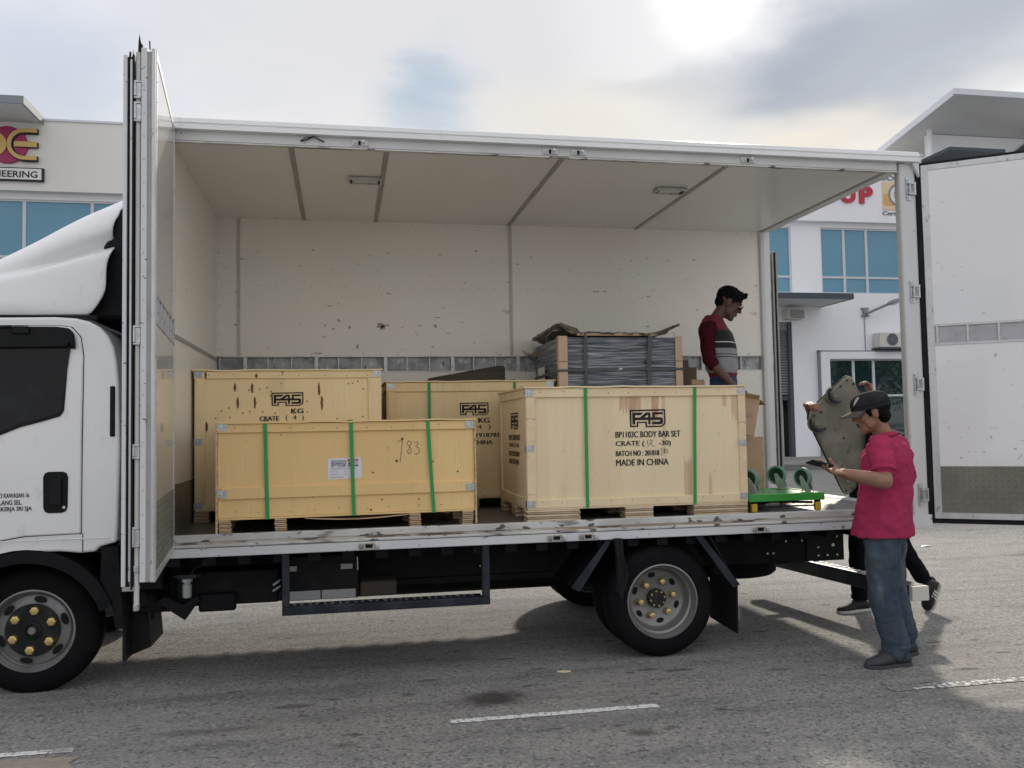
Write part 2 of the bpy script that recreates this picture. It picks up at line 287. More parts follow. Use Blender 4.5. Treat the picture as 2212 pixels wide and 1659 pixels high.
# ------------------------------------------------------------------ object helpers
def tag(o, label=None, cat=None, group=None, kind=None):
    if label: o['label'] = label
    if cat: o['category'] = cat
    if group: o['group'] = group
    if kind: o['kind'] = kind
    return o
def thing(name, label, cat, loc=(0, 0, 0), group=None):
    o = bpy.data.objects.new(name, None); COL.objects.link(o); o.location = loc; o.empty_display_size = .2
    return tag(o, label, cat, group)
def set_parent(o, par):
    if par is None: return
    o.parent = par
    o.matrix_parent_inverse = Matrix.Translation(-par.location)     # parents carry translation only
class MB:
    def __init__(s, xf=None): s.v = []; s.f = []; s.m = []; s.xf = xf; s.mi = 0
    def add(s, vs, fs):
        n = len(s.v)
        s.v += [tuple(s.xf @ Vector(v)) if s.xf else tuple(v) for v in vs]
        s.f += [tuple(i+n for i in f) for f in fs]; s.m += [s.mi]*len(fs); return s
    def box(s, x0, x1, y0, y1, z0, z1):
        return s.add([(x0, y0, z0), (x1, y0, z0), (x1, y1, z0), (x0, y1, z0), (x0, y0, z1), (x1, y0, z1), (x1, y1, z1), (x0, y1, z1)],
                     [(0, 3, 2, 1), (4, 5, 6, 7), (0, 1, 5, 4), (1, 2, 6, 5), (2, 3, 7, 6), (3, 0, 4, 7)])
    def prism(s, pts, a, b, axis='y'):
        """polygon pts in the plane across axis, extruded from a to b; for y pts are (x,z)"""
        n = len(pts)
        def P(p, q): return (p[0], q, p[1]) if axis == 'y' else ((q, p[0], p[1]) if axis == 'x' else (p[0], p[1], q))
        vs = [P(p, a) for p in pts]+[P(p, b) for p in pts]
        fs = [tuple(range(n)), tuple(range(2*n-1, n-1, -1))]+[(i, i+n, (i+1) % n+n, (i+1) % n) for i in range(n)]
        return s.add(vs, fs)
    def tube(s, pts, r, n=8, caps=True):
        pts = [Vector(p) for p in pts]; rs = r if isinstance(r, (list, tuple)) else [r]*len(pts)
        vs = []; up = Vector((.13, .27, .95))
        for i, p in enumerate(pts):
            d = (pts[min(i+1, len(pts)-1)]-pts[max(i-1, 0)]).normalized()
            a = d.cross(up)
            if a.length < .1: a = d.cross(Vector((1, 0, 0)))
            a.normalize(); b = d.cross(a)
            for k in range(n):
                t = 2*math.pi*k/n; vs.append(p+(a*math.cos(t)+b*math.sin(t))*rs[i])
        fs = [(i*n+k, i*n+(k+1) % n, (i+1)*n+(k+1) % n, (i+1)*n+k) for i in range(len(pts)-1) for k in range(n)]
        if caps: fs += [tuple(range(n-1, -1, -1)), tuple(range((len(pts)-1)*n, len(pts)*n))]
        return s.add(vs, fs)
    def lathe(s, prof, c, axis='y', n=40, closed=False):
        """prof: (r, h) pairs along the axis"""
        vs = []; m = len(prof)
        for k in range(n):
            t = 2*math.pi*k/n; ca, sa = math.cos(t), math.sin(t)
            for r, h in prof:
                if axis == 'y': vs.append((c[0]+r*ca, c[1]+h, c[2]+r*sa))
                elif axis == 'z': vs.append((c[0]+r*ca, c[1]+r*sa, c[2]+h))
                else: vs.append((c[0]+h, c[1]+r*ca, c[2]+r*sa))
        mm = m if closed else m-1
        fs = [(k*m+i, k*m+(i+1) % m, ((k+1) % n)*m+(i+1) % m, ((k+1) % n)*m+i) for k in range(n) for i in range(mm)]
        return s.add(vs, fs)
    def cyl(s, c, r, h, axis='y', n=16): return s.lathe([(0.0001, 0), (r, 0), (r, h), (0.0001, h)], c, axis, n)
    def ell(s, c, r, rot=None, n=14):
        vs = []; fs = []
        q = rot or Matrix.Identity(3)
        for i in range(n+1):
            a = math.pi*i/n
            for k in range(2*n):
                b = math.pi*k/n
                vs.append(Vector(c)+q @ Vector((r[0]*math.sin(a)*math.cos(b), r[1]*math.sin(a)*math.sin(b), r[2]*math.cos(a))))
        m = 2*n
        fs = [(i*m+k, (i+1)*m+k, (i+1)*m+(k+1) % m, i*m+(k+1) % m) for i in range(n) for k in range(m)]
        return s.add(vs, fs)
    def chain(s, pts, n=12):
        """tapered limb: (point, radius) pairs with round ends and joints"""
        for i, (p, r) in enumerate(pts): s.ell(p, (r, r, r), n=8)
        for (p, r), (q, t) in zip(pts, pts[1:]): s.tube([p, q], [r, t], n)
        return s
    def loft(s, secs, n=24):
        """secs: (cx, cy, cz, half side, half depth, yaw of forward [rad], tilt forward)"""
        vs = []
        for (x, y, z, a, b, yaw, *k) in secs:
            f = Vector((math.cos(yaw), math.sin(yaw), 0)); l = Vector((-f.y, f.x, 0)); e = k[0] if k else 2.4
            for i in range(n):
                t = 2*math.pi*i/n; c, q = math.cos(t), math.sin(t)
                cc = math.copysign(abs(c)**(2/e), c); qq = math.copysign(abs(q)**(2/e), q)
                vs.append(Vector((x, y, z))+f*b*cc+l*a*qq)
        m = len(secs)
        fs = [(i*n+k, i*n+(k+1) % n, (i+1)*n+(k+1) % n, (i+1)*n+k) for i in range(m-1) for k in range(n)]
        fs += [tuple(range(n-1, -1, -1)), tuple(range((m-1)*n, m*n))]
        return s.add(vs, fs)
    def build(s, name, mats, par=None, smooth=False, bev=0., label=None, kind=None, seg=1):
        me = bpy.data.meshes.new(name)
        vs = s.v; lo = [min(v[i] for v in vs) for i in range(3)]; hi = [max(v[i] for v in vs) for i in range(3)]
        c = Vector([(a+b)/2 for a, b in zip(lo, hi)])
        me.from_pydata([tuple(Vector(v)-c) for v in vs], [], s.f)
        for q in (mats if isinstance(mats, (list, tuple)) else [mats]): me.materials.append(M[q] if isinstance(q, str) else q)
        me.polygons.foreach_set('material_index', s.m)
        b = bmesh.new(); b.from_mesh(me); bmesh.ops.recalc_face_normals(b, faces=b.faces); b.to_mesh(me); b.free()
        if smooth: me.shade_smooth()
        o = bpy.data.objects.new(name, me); COL.objects.link(o); o.location = c
        if smooth and smooth != 'all': sharp(me, smooth if isinstance(smooth, float) else 40)
        if bev:
            md = o.modifiers.new('bevel', 'BEVEL'); md.width = bev; md.segments = seg; md.limit_method = 'ANGLE'; md.harden_normals = False
        set_parent(o, par)
        return tag(o, label, kind=kind)
def sharp(me, deg):
    b = bmesh.new(); b.from_mesh(me)
    for e in b.edges:
        if len(e.link_faces) == 2 and e.calc_face_angle(0) > R(deg): e.smooth = False
    b.to_mesh(me); b.free()
def rep(o, loc, par=None, rz=0.):
    """a copy of a part (shared mesh) at another world location"""
    c = o.copy(); COL.objects.link(c); c.location = loc
    if rz: c.rotation_euler = (0, 0, rz)
    for k in ('label',):
        if k in c: del c[k]
    return c
def copy_tree(o, off, par=None):
    """copy a thing with its parts and sub-parts; moved by off"""
    c = o.copy(); COL.objects.link(c)
    if par is None: c.location = o.location+Vector(off)
    else: c.parent = par
    for ch in list(o.children): copy_tree(ch, off, c)
    return c
def remesh(o, voxel=.006, smooth=2, disp=0., dscale=.12, dist2=None):
    md = o.modifiers.new('r', 'REMESH'); md.mode = 'VOXEL'; md.voxel_size = voxel; md.use_smooth_shade = True
    if smooth:
        m2 = o.modifiers.new('s', 'SMOOTH'); m2.iterations = smooth; m2.factor = .5
    if disp:
        tx = bpy.data.textures.new('folds', 'CLOUDS'); tx.noise_scale = dscale; tx.noise_depth = 2
        m3 = o.modifiers.new('d', 'DISPLACE'); m3.texture = tx; m3.strength = disp; m3.mid_level = .5; m3.texture_coords = 'LOCAL'
    dg = bpy.context.evaluated_depsgraph_get(); dg.update()
    ev = o.evaluated_get(dg); me = bpy.data.meshes.new_from_object(ev)
    o.modifiers.clear(); mats = list(o.data.materials); o.data = me; me.shade_smooth()
    return o
_tc = {}
def text(name, s, o, u, v, w, h, mt, par=None, depth=.002, shear=0., label=None, fill=1.0, bold=0.):
    """flat lettering: origin o at its lower left, u to the right, v up, fitted to w x h"""
    cu = bpy.data.curves.new('t', 'FONT'); cu.body = s; cu.offset = .0 if fill == 1. else fill; cu.shear = shear; cu.resolution_u = 3
    to = bpy.data.objects.new('t', cu); COL.objects.link(to)
    dg = bpy.context.evaluated_depsgraph_get(); dg.update()
    me = bpy.data.meshes.new_from_object(to.evaluated_get(dg)); bpy.data.objects.remove(to)
    xs = [p.co.x for p in me.vertices]; ys = [p.co.y for p in me.vertices]
    x0, x1, y0, y1 = min(xs), max(xs), min(ys), max(ys)
    u = Vector(u).normalized(); v = Vector(v).normalized(); n = u.cross(v); o = Vector(o)
    mb = MB()
    P = [o+u*((p.co.x-x0)/(x1-x0)*w)+v*((p.co.y-y0)/(y1-y0)*h)+n*depth for p in me.vertices]
    mb.add(P, [tuple(f.vertices) for f in me.polygons])
    if bold:                                               # a second impression beside the first thickens the upright strokes
        for k, sh in enumerate((-bold, bold)): mb.add([p+u*sh+n*.00015*(k+1) for p in P], [tuple(f.vertices) for f in me.polygons])
    ob = mb.build(name, mt, par, label=label)
    if depth > .01:
        md = ob.modifiers.new('solid', 'SOLIDIFY'); md.thickness = depth*.95; md.offset = -1
    return ob
UX, UZ, UY = (1, 0, 0), (0, 0, 1), (0, 1, 0)
def stroke(name, lines, o, u, v, w, mt, par, depth=.002):
    """handwriting: polylines in metres on a plane, drawn as thin ribbons"""
    u = Vector(u); v = Vector(v); n = u.cross(v); o = Vector(o); mb = MB()
    for ln in lines:
        P = [o+u*a+v*b+n*depth for a, b in ln]
        for i in range(len(P)-1):
            d = (P[i+1]-P[i]).normalized(); s = n.cross(d)*w/2
            mb.add([P[i]-s, P[i+1]-s, P[i+1]+s, P[i]+s], [(0, 1, 2, 3)])
    return mb.build(name, mt, par)
def logo(name, o, u, v, w, h, mt, par, depth=.002):
    u = Vector(u).normalized(); v = Vector(v).normalized(); n = u.cross(v); o = Vector(o); mb = MB()
    def q(p): return o+u*((p[0]-735)/787*w)+v*((755-p[1])/410*h)+n*depth
    out = [(735, 355), (1517, 345), (1522, 650), (1500, 705), (1430, 752), (1080, 755), (1078, 655), (920, 655), (918, 745), (742, 745)]
    inn = [(770, 388), (1487, 378), (1491, 640), (1472, 690), (1415, 722), (1112, 725), (1110, 625), (888, 625), (886, 714), (773, 714)]
    k = len(out)
    for i in range(k):
        j = (i+1) % k; mb.add([q(out[i]), q(out[j]), q(inn[j]), q(inn[i])], [(0, 1, 2, 3)])
    for pl in ([(795, 420), (855, 420), (855, 685), (795, 685)], [(855, 420), (1040, 417), (980, 475), (855, 475)], [(855, 530), (1285, 530), (1285, 590), (855, 590)],
               [(960, 530), (1095, 416), (1140, 416), (1140, 462), (1050, 530)], [(1140, 416), (1190, 416), (1190, 530), (1140, 530)], [(1140, 590), (1190, 590), (1190, 690), (1140, 690)],
               [(1235, 415), (1465, 415), (1465, 465), (1235, 465)], [(1235, 465), (1285, 465), (1285, 530), (1235, 530)],
               [(1285, 530), (1425, 530), (1462, 562), (1465, 640), (1448, 680), (1425, 690), (1400, 690), (1400, 590), (1285, 590)], [(1225, 632), (1400, 632), (1400, 690), (1225, 690)]):
        mb.add([q(p) for p in pl], [tuple(range(len(pl)))])
    return mb.build(name, mt, par)
def xform(origin, u):
    """local frame: x along u (horizontal), y across (into the panel), z up"""
    u = Vector((u[0], u[1], 0)).normalized(); n = Vector((-u.y, u.x, 0))
    m = Matrix((u, n, Vector((0, 0, 1)))).transposed().to_4x4(); m.translation = Vector(origin); return m
def treads(mb, x0, x1, z0, z1, p=.045, y=0., h=.004, plane='xz', sl=.017):
    nx = int((x1-x0)/p); nz = int((z1-z0)/p)
    for i in range(nx):
        for j in range(nz):
            cx = x0+(i+.5)*p; cz = z0+(j+.5)*p; s = 1 if (i+j) % 2 else -1
            a = (sl, s*sl); b = (-s*.004, .004)
            P2 = [(cx-a[0], cz-a[1]), (cx+b[0]*s*s, cz+b[1]*s*0-.005), (cx+a[0], cz+a[1]), (cx-b[0], cz+.005)]
            if plane == 'xz': vs = [(q[0], y, q[1]) for q in P2]+[(cx, y-h, cz)]
            else: vs = [(q[0], q[1], y) for q in P2]+[(cx, cz, y+h)]
            mb.add(vs, [(0, 1, 4), (1, 2, 4), (2, 3, 4), (3, 0, 4)])
# ------------------------------------------------------------------ ground
def ground_mat():
    m = bpy.data.materials.new('asphalt'); m.use_nodes = True; t = m.node_tree; L = t.links.new; p = t.nodes['Principled BSDF']
    p.inputs['Roughness'].default_value = .82; p.inputs['Specular IOR Level'].default_value = .35
    geo = t.nodes.new('ShaderNodeNewGeometry'); co = geo.outputs['Position']
    def noise_(sc, det=4, st=(1, 1, 1), kind='n'):
        mpn = t.nodes.new('ShaderNodeMapping'); L(co, mpn.inputs[0]); mpn.inputs['Scale'].default_value = st
        n = t.nodes.new('ShaderNodeTexNoise' if kind == 'n' else 'ShaderNodeTexVoronoi'); L(mpn.outputs[0], n.inputs['Vector']); n.inputs['Scale'].default_value = sc
        if kind == 'n': n.inputs['Detail'].default_value = det
        return n
    def rng(f, a, b, c, d, sm=False):
        q = t.nodes.new('ShaderNodeMapRange'); L(f, q.inputs[0]); q.interpolation_type = 'SMOOTHSTEP' if sm else 'LINEAR'
        for i, x in enumerate((a, b, c, d)): q.inputs[i+1].default_value = x
        return q.outputs[0]
    def mix(f, a, b):
        q = t.nodes.new('ShaderNodeMix'); q.data_type = 'RGBA'; L(f, q.inputs[0])
        for i, x in ((6, a), (7, b)):
            if isinstance(x, tuple): q.inputs[i].default_value = (*x, 1)
            else: L(x, q.inputs[i])
        return q.outputs[2]
    agg = noise_(84, 2, kind='v'); s = t.nodes.new('ShaderNodeSeparateColor'); L(agg.outputs['Color'], s.inputs[0])
    c = mix(rng(s.outputs[0], .1, .95, 0, 1), (.155, .153, .152), (.335, .325, .31))
    fine = noise_(120, 2); c = mix(rng(fine.outputs[0], .42, .62, 0, .5), c, (.40, .39, .375))
    gap = noise_(46, 4); c = mix(rng(gap.outputs[0], .54, .66, 0, .75), c, (.05, .05, .052))
    big = noise_(.55, 4); c = mix(rng(big.outputs[0], .35, .68, 0, .45), c, (.31, .30, .285))
    mid = noise_(2.4, 5, (.5, 1.6, 1)); c = mix(rng(mid.outputs[0], .50, .68, 0, .45), c, (.12, .12, .12))
    trk = noise_(1.3, 4, (.12, 2.6, 1)); c = mix(rng(trk.outputs[0], .52, .66, 0, .38), c, (.11, .11, .112))
    grit = noise_(52, 1, kind='v'); gs_ = t.nodes.new('ShaderNodeSeparateColor'); L(grit.outputs['Color'], gs_.inputs[0]); c = mix(rng(gs_.outputs[1], .92, .95, 0, .35), c, (.50, .48, .44)); c = mix(rng(gs_.outputs[2], .90, .94, 0, .5), c, (.05, .05, .05))
    drop = noise_(5.5, 3, (.7, 1.9, 1)); c = mix(rng(drop.outputs[0], .655, .70, 0, .7), c, (.035, .035, .036))
    # oil stain and smaller drips
    w = noise_(9, 3)
    for (x, y, rx, ry, st) in ((1.95, -.56, .30, .22, .88), (.75, -.42, .22, .07, .6), (.3, -.75, .45, .08, .45), (3.05, -.20, .13, .05, .7), (3.25, -.26, .16, .05, .7), (3.9, -.42, .20, .05, .5), (1.05, -1.15, .10, .08, .5), (2.62, -1.35, .13, .07, .7), (1.6, -.08, .14, .04, .6), (2.35, .0, .09, .03, .6), (9.2, 3.4, .5, .12, .6)):
        v = t.nodes.new('ShaderNodeVectorMath'); v.operation = 'SUBTRACT'; L(co, v.inputs[0]); v.inputs[1].default_value = (x, y, 0)
        v2 = t.nodes.new('ShaderNodeVectorMath'); v2.operation = 'MULTIPLY'; L(v.outputs[0], v2.inputs[0]); v2.inputs[1].default_value = (1/rx, 1/ry, 0)
        ln = t.nodes.new('ShaderNodeVectorMath'); ln.operation = 'LENGTH'; L(v2.outputs[0], ln.inputs[0])
        ad = t.nodes.new('ShaderNodeMath'); ad.operation = 'MULTIPLY_ADD'; L(w.outputs[0], ad.inputs[0]); ad.inputs[1].default_value = .9; L(ln.outputs['Value'], ad.inputs[2])
        f = rng(ad.outputs[0], .65, 1.45, st, 0, True)
        c = mix(f, c, (.042, .038, .035))
    L(c, p.inputs['Base Color'])
    b1 = t.nodes.new('ShaderNodeBump'); b1.inputs['Strength'].default_value = .75; b1.inputs['Distance'].default_value = .012; L(gap.outputs[0], b1.inputs['Height'])
    b2 = t.nodes.new('ShaderNodeBump'); b2.inputs['Strength'].default_value = .8; b2.inputs['Distance'].default_value = .006; L(s.outputs[0], b2.inputs['Height']); L(b1.outputs[0], b2.inputs['Normal'])
    L(b2.outputs[0], p.inputs['Normal'])
    return m
M['asphalt'] = ground_mat()
def sheet(name, pts, z, mt, kind='structure'):
    mb = MB(); mb.add([(x, y, z) for x, y in pts], [tuple(range(len(pts)))]); return mb.build(name, mt, kind=kind)
g = MB()
xs = [-400, -60, -20, -6, 0, 6, 12, 20, 40, 100, 400]; ys = [-400, -60, -12, -4, 0, 4, 10, 20, 40, 100, 400]
g.add([(x, y, 0) for y in ys for x in xs], [(j*11+i, j*11+i+1, (j+1)*11+i+1, (j+1)*11+i) for j in range(10) for i in range(10)])
g.build('ground', 'asphalt', kind='structure')
line_m = mat('line_paint', (.78, .78, .77), .7, layers=[('noise', 40, .54, .60, (.22, .22, .215), I3, .8), ('noise', 3.2, .58, .68, (.24, .24, .235), (1, 1, 1), .8)], bump=[(60, .5, I3)])
M['line_paint'] = line_m
line_f = mat('line_faded', (.74, .74, .72), .75, layers=[('noise', 30, .42, .52, (.17, .165, .16), I3, 1.), ('noise', 3, .5, .6, (.2, .19, .18), (1, 1, 1), .9)]); M['line_faded'] = line_f
def road_line(x0, x1, y, w, mt):
    mb = MB(); n = 40; rnd = random.Random(int(x0*10)); top = []; bot = []
    for i in range(n+1):
        x = x0+(x1-x0)*i/n; top.append((x, y-.03*(x-1.6)/1.2*.35+w/2+rnd.uniform(-.006, .006))); bot.append((x, y-.03*(x-1.6)/1.2*.35-w/2+rnd.uniform(-.006, .006)))
    mb.add([(a, b, .004) for a, b in bot]+[(a, b, .004) for a, b in top], [(i, i+1, n+2+i, n+1+i) for i in range(n)])
    return mb.build('road_marking', mt, kind='structure')
road_line(1.64, 2.86, -.93, .062, 'line_paint')
road_line(4.33, 5.9, -.975, .085, 'line_faded')
road_line(-1.9, -.33, -.90, .06, 'line_paint')
patch = mat('old_patch', (.36, .31, .25), .9, layers=[('noise', 3, .4, .65, (.30, .255, .205), I3, .9), ('noise', 30, .5, .65, (.24, .21, .175), I3, .6)], bump=[(30, .4, I3)]); M['old_patch'] = patch
sheet('concrete_patch', [(-2.6, -2.2), (-.5, -2.2), (-.30, -1.5), (-.22, -1.20), (-.30, -1.08), (-.27, -1.0), (-.6, -.955), (-2.6, -.95)], .004, 'old_patch')
# concrete apron, step and drain before the units
ap = MB(); ap.box(-60, 120, 25.6, 29.5, 0, .07); ap.build('pavement', 'concrete', kind='structure')
ap = MB(); ap.box(-60, 120, 28.9, 29.5, .07, .16); ap.build('pavement', 'concrete', kind='structure')
dk = mat('road_dark', (.085, .085, .085), .85, layers=[('noise', 1.2, .4, .65, (.12, .12, .118), (1, 1, 1), .9)]); M['road_dark'] = dk
sheet('road', [(-60, 21.8), (120, 21.8), (120, 25.6), (-60, 25.6)], .004, 'road_dark')

# ------------------------------------------------------------------ buildings
FY = 29.5
def wall_with_holes(mb, x0, x1, z0, z1, holes, y0, y1):
    """holes: sorted non-overlapping (x0, x1, z0, z1)"""
    xs = sorted({x0, x1, *[h[0] for h in holes], *[h[1] for h in holes]})
    for a, b in zip(xs, xs[1:]):
        hs = sorted([h for h in holes if h[0] <= a+1e-6 and h[1] >= b-1e-6], key=lambda h: h[2]); z = z0
        for h in hs:
            if h[2] > z: mb.box(a, b, y0, y1, z, h[2])
            z = h[3]
        if z < z1: mb.box(a, b, y0, y1, z, z1)
def window(par, x0, x1, z0, z1, muls, trans, glass, y=FY, fw=.07, zsplit=None):
    fr = MB(); d0, d1 = y+.06, y+.16
    fr.box(x0, x1, d0, d1, z0, z0+fw); fr.box(x0, x1, d0, d1, z1-fw, z1); fr.box(x0, x0+fw, d0+.004, d1, z0+fw, z1-fw); fr.box(x1-fw, x1, d0+.004, d1, z0+fw, z1-fw)
    for m in muls: fr.box(m-.06, m+.06, d0+.006, d1, z0+fw, z1-fw)
    for tz in trans: fr.box(x0+fw, x1-fw, d0+.012, d1, tz-.045, tz+.045)
    f = fr.build('window', 'window_frame', par)
    ed = [x0+fw]+[m for m in muls]+[x1-fw]; ez = [z0+fw]+list(trans)+[z1-fw]
    for a, b in zip(ed, ed[1:]):
        for c, e in zip(ez, ez[1:]):
            mb = MB(); t = random.uniform(-.012, .012); mb.add([(a, y+.12+t, c), (b, y+.12-t, c), (b, y+.12-t*.6, e), (a, y+.12+t*.6, e)], [(0, 1, 2, 3)]); mb.build('pane', glass, f)
    return f
# --- left building
bl = thing('factory_building', 'pale industrial unit with magenta and gold sign and cyan windows behind the truck cab', 'building', (-8, FY, 0), 'two white industrial units behind the truck')
Lw = [(-14.6, -10.69, 7.41, 10.6), (-10.69, -8.30, 7.41, 10.6), (-8.30, -5.2, 7.41, 10.6), (-1, 3, 7.41, 10.4)]
holes = [(-14.6, -5.2, 7.41, 10.6), (-1.5, 3.5, 7.41, 10.4), (-12, -4, 1.4, 4.4)]
mb = MB(); wall_with_holes(mb, -24, 9.0, 0, 10.84, holes, FY, FY+.3); mb.build('wall', 'wall_white', bl)
mb = MB(); mb.box(-24, 9.0, FY-.35, FY+.28, 10.84, 13.52); mb.build('parapet', 'wall_cream', bl)
mb = MB(); mb.box(-24, 9.0, FY-.40, FY+.30, 13.52, 13.60); mb.build('coping', 'roof_edge', bl)
mb = MB(); mb.box(-24, 9.0, FY+.3, FY+18, 0, 13.2); mb.build('rear_wall', 'wall_cream', bl)
window(bl, -14.6, -5.2, 7.41, 10.6, [-13.0, -10.69, -8.30, -6.2], [8.42], 'glass_blue')
window(bl, -1.5, 3.5, 7.41, 10.4, [0, 1.6], [8.16], 'glass_blue')
window(bl, -12, -4, 1.4, 4.4, [-10, -8, -6], [3], 'glass_low')
mb = MB(); mb.box(-17.5, -9.95, FY-2.45, FY-.36, 13.42, 13.62); cn = mb.build('roof_overhang', 'soffit', bl)
mb = MB(); mb.box(-17.55, -9.90, FY-2.50, FY-2.45, 13.38, 13.66); mb.box(-9.95, -9.90, FY-2.45, FY-.36, 13.38, 13.66); mb.build('fascia', 'fascia_grey', bl)
# round emblem and letters
sg = thing('emblem_sign', 'round magenta and gold emblem with gold letter shapes on the left parapet', 'sign', (-11, FY-.36, 12.5))
y0 = FY-.36
mb = MB(); mb.cyl((-11.13, y0-.10, 12.53), .70, .10, 'y', 48); mb.build('disc', 'sign_magenta', sg, bev=.01)
mb = MB(); mb.cyl((-11.60, y0-.16, 12.53), .47, .05, 'y', 40); mb.build('disc', 'sign_gold', sg)
def cshape(cx, cz, ro, ri, xe, bar, yy0, yy1):
    pts = []; n = 20
    for i in range(n+1):
        a = math.pi/2+math.pi*i/n; pts.append((cx+ro*math.cos(a), cz+ro*math.sin(a)))
    pts.append((xe, cz-ro)); pts.append((xe, cz-ri))
    for i in range(n, -1, -1):
        a = math.pi/2+math.pi*i/n; pts.append((cx+ri*math.cos(a), cz+ri*math.sin(a)))
    pts += [(xe, cz+ri), (xe, cz+ro)]
    m = MB(); k = len(pts); m.add([(p[0], yy0, p[1]) for p in pts]+[(p[0], yy1, p[1]) for p in pts], [])
    h = k//2
    q = [(i, k-1-i) for i in range(h)]
    m.f = []; m.m = []
    for i in range(h-1):
        a, b = q[i]; c, d = q[i+1]; m.f += [(a, c, d, b), (a+k, b+k, d+k, c+k)]; m.m += [0, 0]
    for i in range(k): m.f.append((i, i+k, (i+1) % k+k, (i+1) % k)); m.m.append(0)
    m.box(xe-.78, xe, yy0, yy1, cz-.10, cz+.10); return m
cshape(-10.50, 12.53, .62, .42, -10.06, 0, y0-.14, y0-.04).build('letter', 'print_black', sg)
cshape(-10.53, 12.55, .59, .45, -10.09, 0, y0-.17, y0-.141).build('letter_face', 'sign_gold', sg)
sg = thing('name_sign', 'white boxed sign reading NEERING under the emblem', 'sign', (-11, FY-.36, 11.4))
mb = MB(); mb.box(-14.2, -9.86, y0-.12, y0-.002, 11.17, 11.67); mb.build('sign_box', 'print_black', sg)
mb = MB(); mb.box(-14.14, -9.93, y0-.135, y0-.12, 11.225, 11.63); mb.build('sign_face', 'sign_white', sg)
text('lettering', 'ENGINEERING', (-12.42, y0-.137, 11.29), UX, UZ, 2.36, .25, 'print_black', sg, .004, fill=.022)
# --- right building
br = thing('factory_building', 'white industrial unit with red GROUP sign, cyan windows and a roller shutter', 'building', (24, FY, 0), 'two white industrial units behind the truck')
holes = [(17.6, 20.72, 7.41, 10.40), (22.17, 27.6, 7.41, 10.40), (17.2, 20.60, 0.16, 6.12), (22.30, 27.4, 1.0, 4.45)]
mb = MB(); wall_with_holes(mb, 9.0, 46, 0, 10.62, holes, FY, FY+.3); mb.build('wall', 'wall_white', br)
mb = MB(); mb.box(9.02, 46, FY-.30, FY+.28, 10.62, 13.75); mb.build('parapet', 'wall_white', br)
mb = MB(); mb.box(9.02, 27.3, FY-.35, FY+.3, 13.75, 13.85); mb.build('coping', 'roof_edge', br)
mb = MB(); mb.box(9.02, 46, FY+1.3, FY+18, 0, 13.4); mb.build('rear_wall', 'wall_cream', br)
window(br, 17.6, 20.72, 7.41, 10.40, [19.3], [8.16], 'glass_blue')
window(br, 22.17, 27.6, 7.41, 10.40, [23.34, 24.47, 26.2], [8.16], 'glass_blue')
window(br, 22.30, 27.4, 1.0, 4.45, [23.60, 24.60, 26.2], [2.82], 'glass_low', fw=.05)
fr = MB(); fr.box(21.86, 27.9, FY-.22, FY, 4.45, 4.78); fr.box(21.86, 22.30, FY-.22, FY, .16, 4.45); fr.build('window_surround', 'wall_white', br, bev=.02)
fr = MB(); fr.box(21.80, 21.858, FY-.18, FY, .16, 4.86); fr.box(21.80, 27.9, FY-.2, FY, 4.785, 4.84); fr.build('downpipe', 'fascia_grey', br)
mb = MB(); mb.box(16.6, 22.03, 27.0, FY, 6.80, 6.92); mb.build('canopy', 'soffit', br)
mb = MB(); mb.box(16.55, 22.08, 26.94, 27.0, 6.78, 7.02); mb.box(22.03, 22.08, 27.0, FY, 6.78, 7.02); mb.build('canopy_fascia', 'dark_trim', br)
# roller shutter, half open, every slat a part
sh = MB(); sh.box(17.2, 20.6, FY+.05, FY+.25, 5.75, 6.12); shb = sh.build('shutter_box', 'shutter', br)
sl = MB(); sl.prism([(FY+.12, 0), (FY+.085, .03), (FY+.075, .06), (FY+.095, .10), (FY+.12, .118)], 17.25, 20.55, 'x'); slo = sl.build('shutter_slat', 'shutter', br)
z = 5.63; first = True
while z > 2.85:
    loc = (slo.location.x, slo.location.y, z+.06)
    if first: slo.location = loc; first = False
    else: rep(slo, loc)
    z -= .120
mb = MB(); mb.box(17.22, 20.58, FY+.06, FY+.14, 2.66, 2.83); mb.build('shutter_bottom_bar', 'dark_trim', br)
mb = MB(); mb.box(20.42, 20.60, FY-.03, FY+.2, .16, 6.12); mb.build('shutter_guide', 'dark_trim', br)
mb = MB(); mb.box(17.2, 20.6, FY+5, FY+5.1, .16, 5.9); mb.box(17.1, 17.2, FY+.3, FY+5, .16, 5.9); mb.box(20.6, 20.7, FY+.3, FY+5, .16, 5.9); mb.box(17.1, 20.7, FY+.3, FY+5.1, 5.9, 6.0); mb.box(17.1, 20.7, FY+.3, FY+5.1, .10, .158); mb.build('interior', 'dark_inside', br)
mb = MB(); mb.box(20.18, 20.34, FY+.5, FY+.6, .16, 2.9); mb.build('inner_post', 'ac_white', br)
# roof slab: rises towards the street
B0 = Vector((27.36, 27.0, 16.06)); A0 = Vector((27.36, 34.5, 14.85))
rf = MB(); th = .38
def roofq(x0, x1, ya, za, yb, zb, t0, t1):
    rf.add([(x0, ya, za-t0), (x1, ya, za-t0), (x1, yb, zb-t0), (x0, yb, zb-t0), (x0, ya, za-t1), (x1, ya, za-t1), (x1, yb, zb-t1), (x0, yb, zb-t1)],
           [(0, 1, 2, 3), (7, 6, 5, 4), (0, 4, 5, 1), (1, 5, 6, 2), (2, 6, 7, 3), (3, 7, 4, 0)])
roofq(27.45, 44, 27.1, 16.03, 36, 14.6, .0, .15); rf.build('roof', 'soffit', br)
rf = MB(); roofq(27.30, 44.1, 27.0, 16.06, 27.1, 16.045, -.04, .22); roofq(27.30, 27.45, 27.1, 16.045, 36, 14.6, -.04, .26); rf.build('roof_edge', 'roof_edge', br)
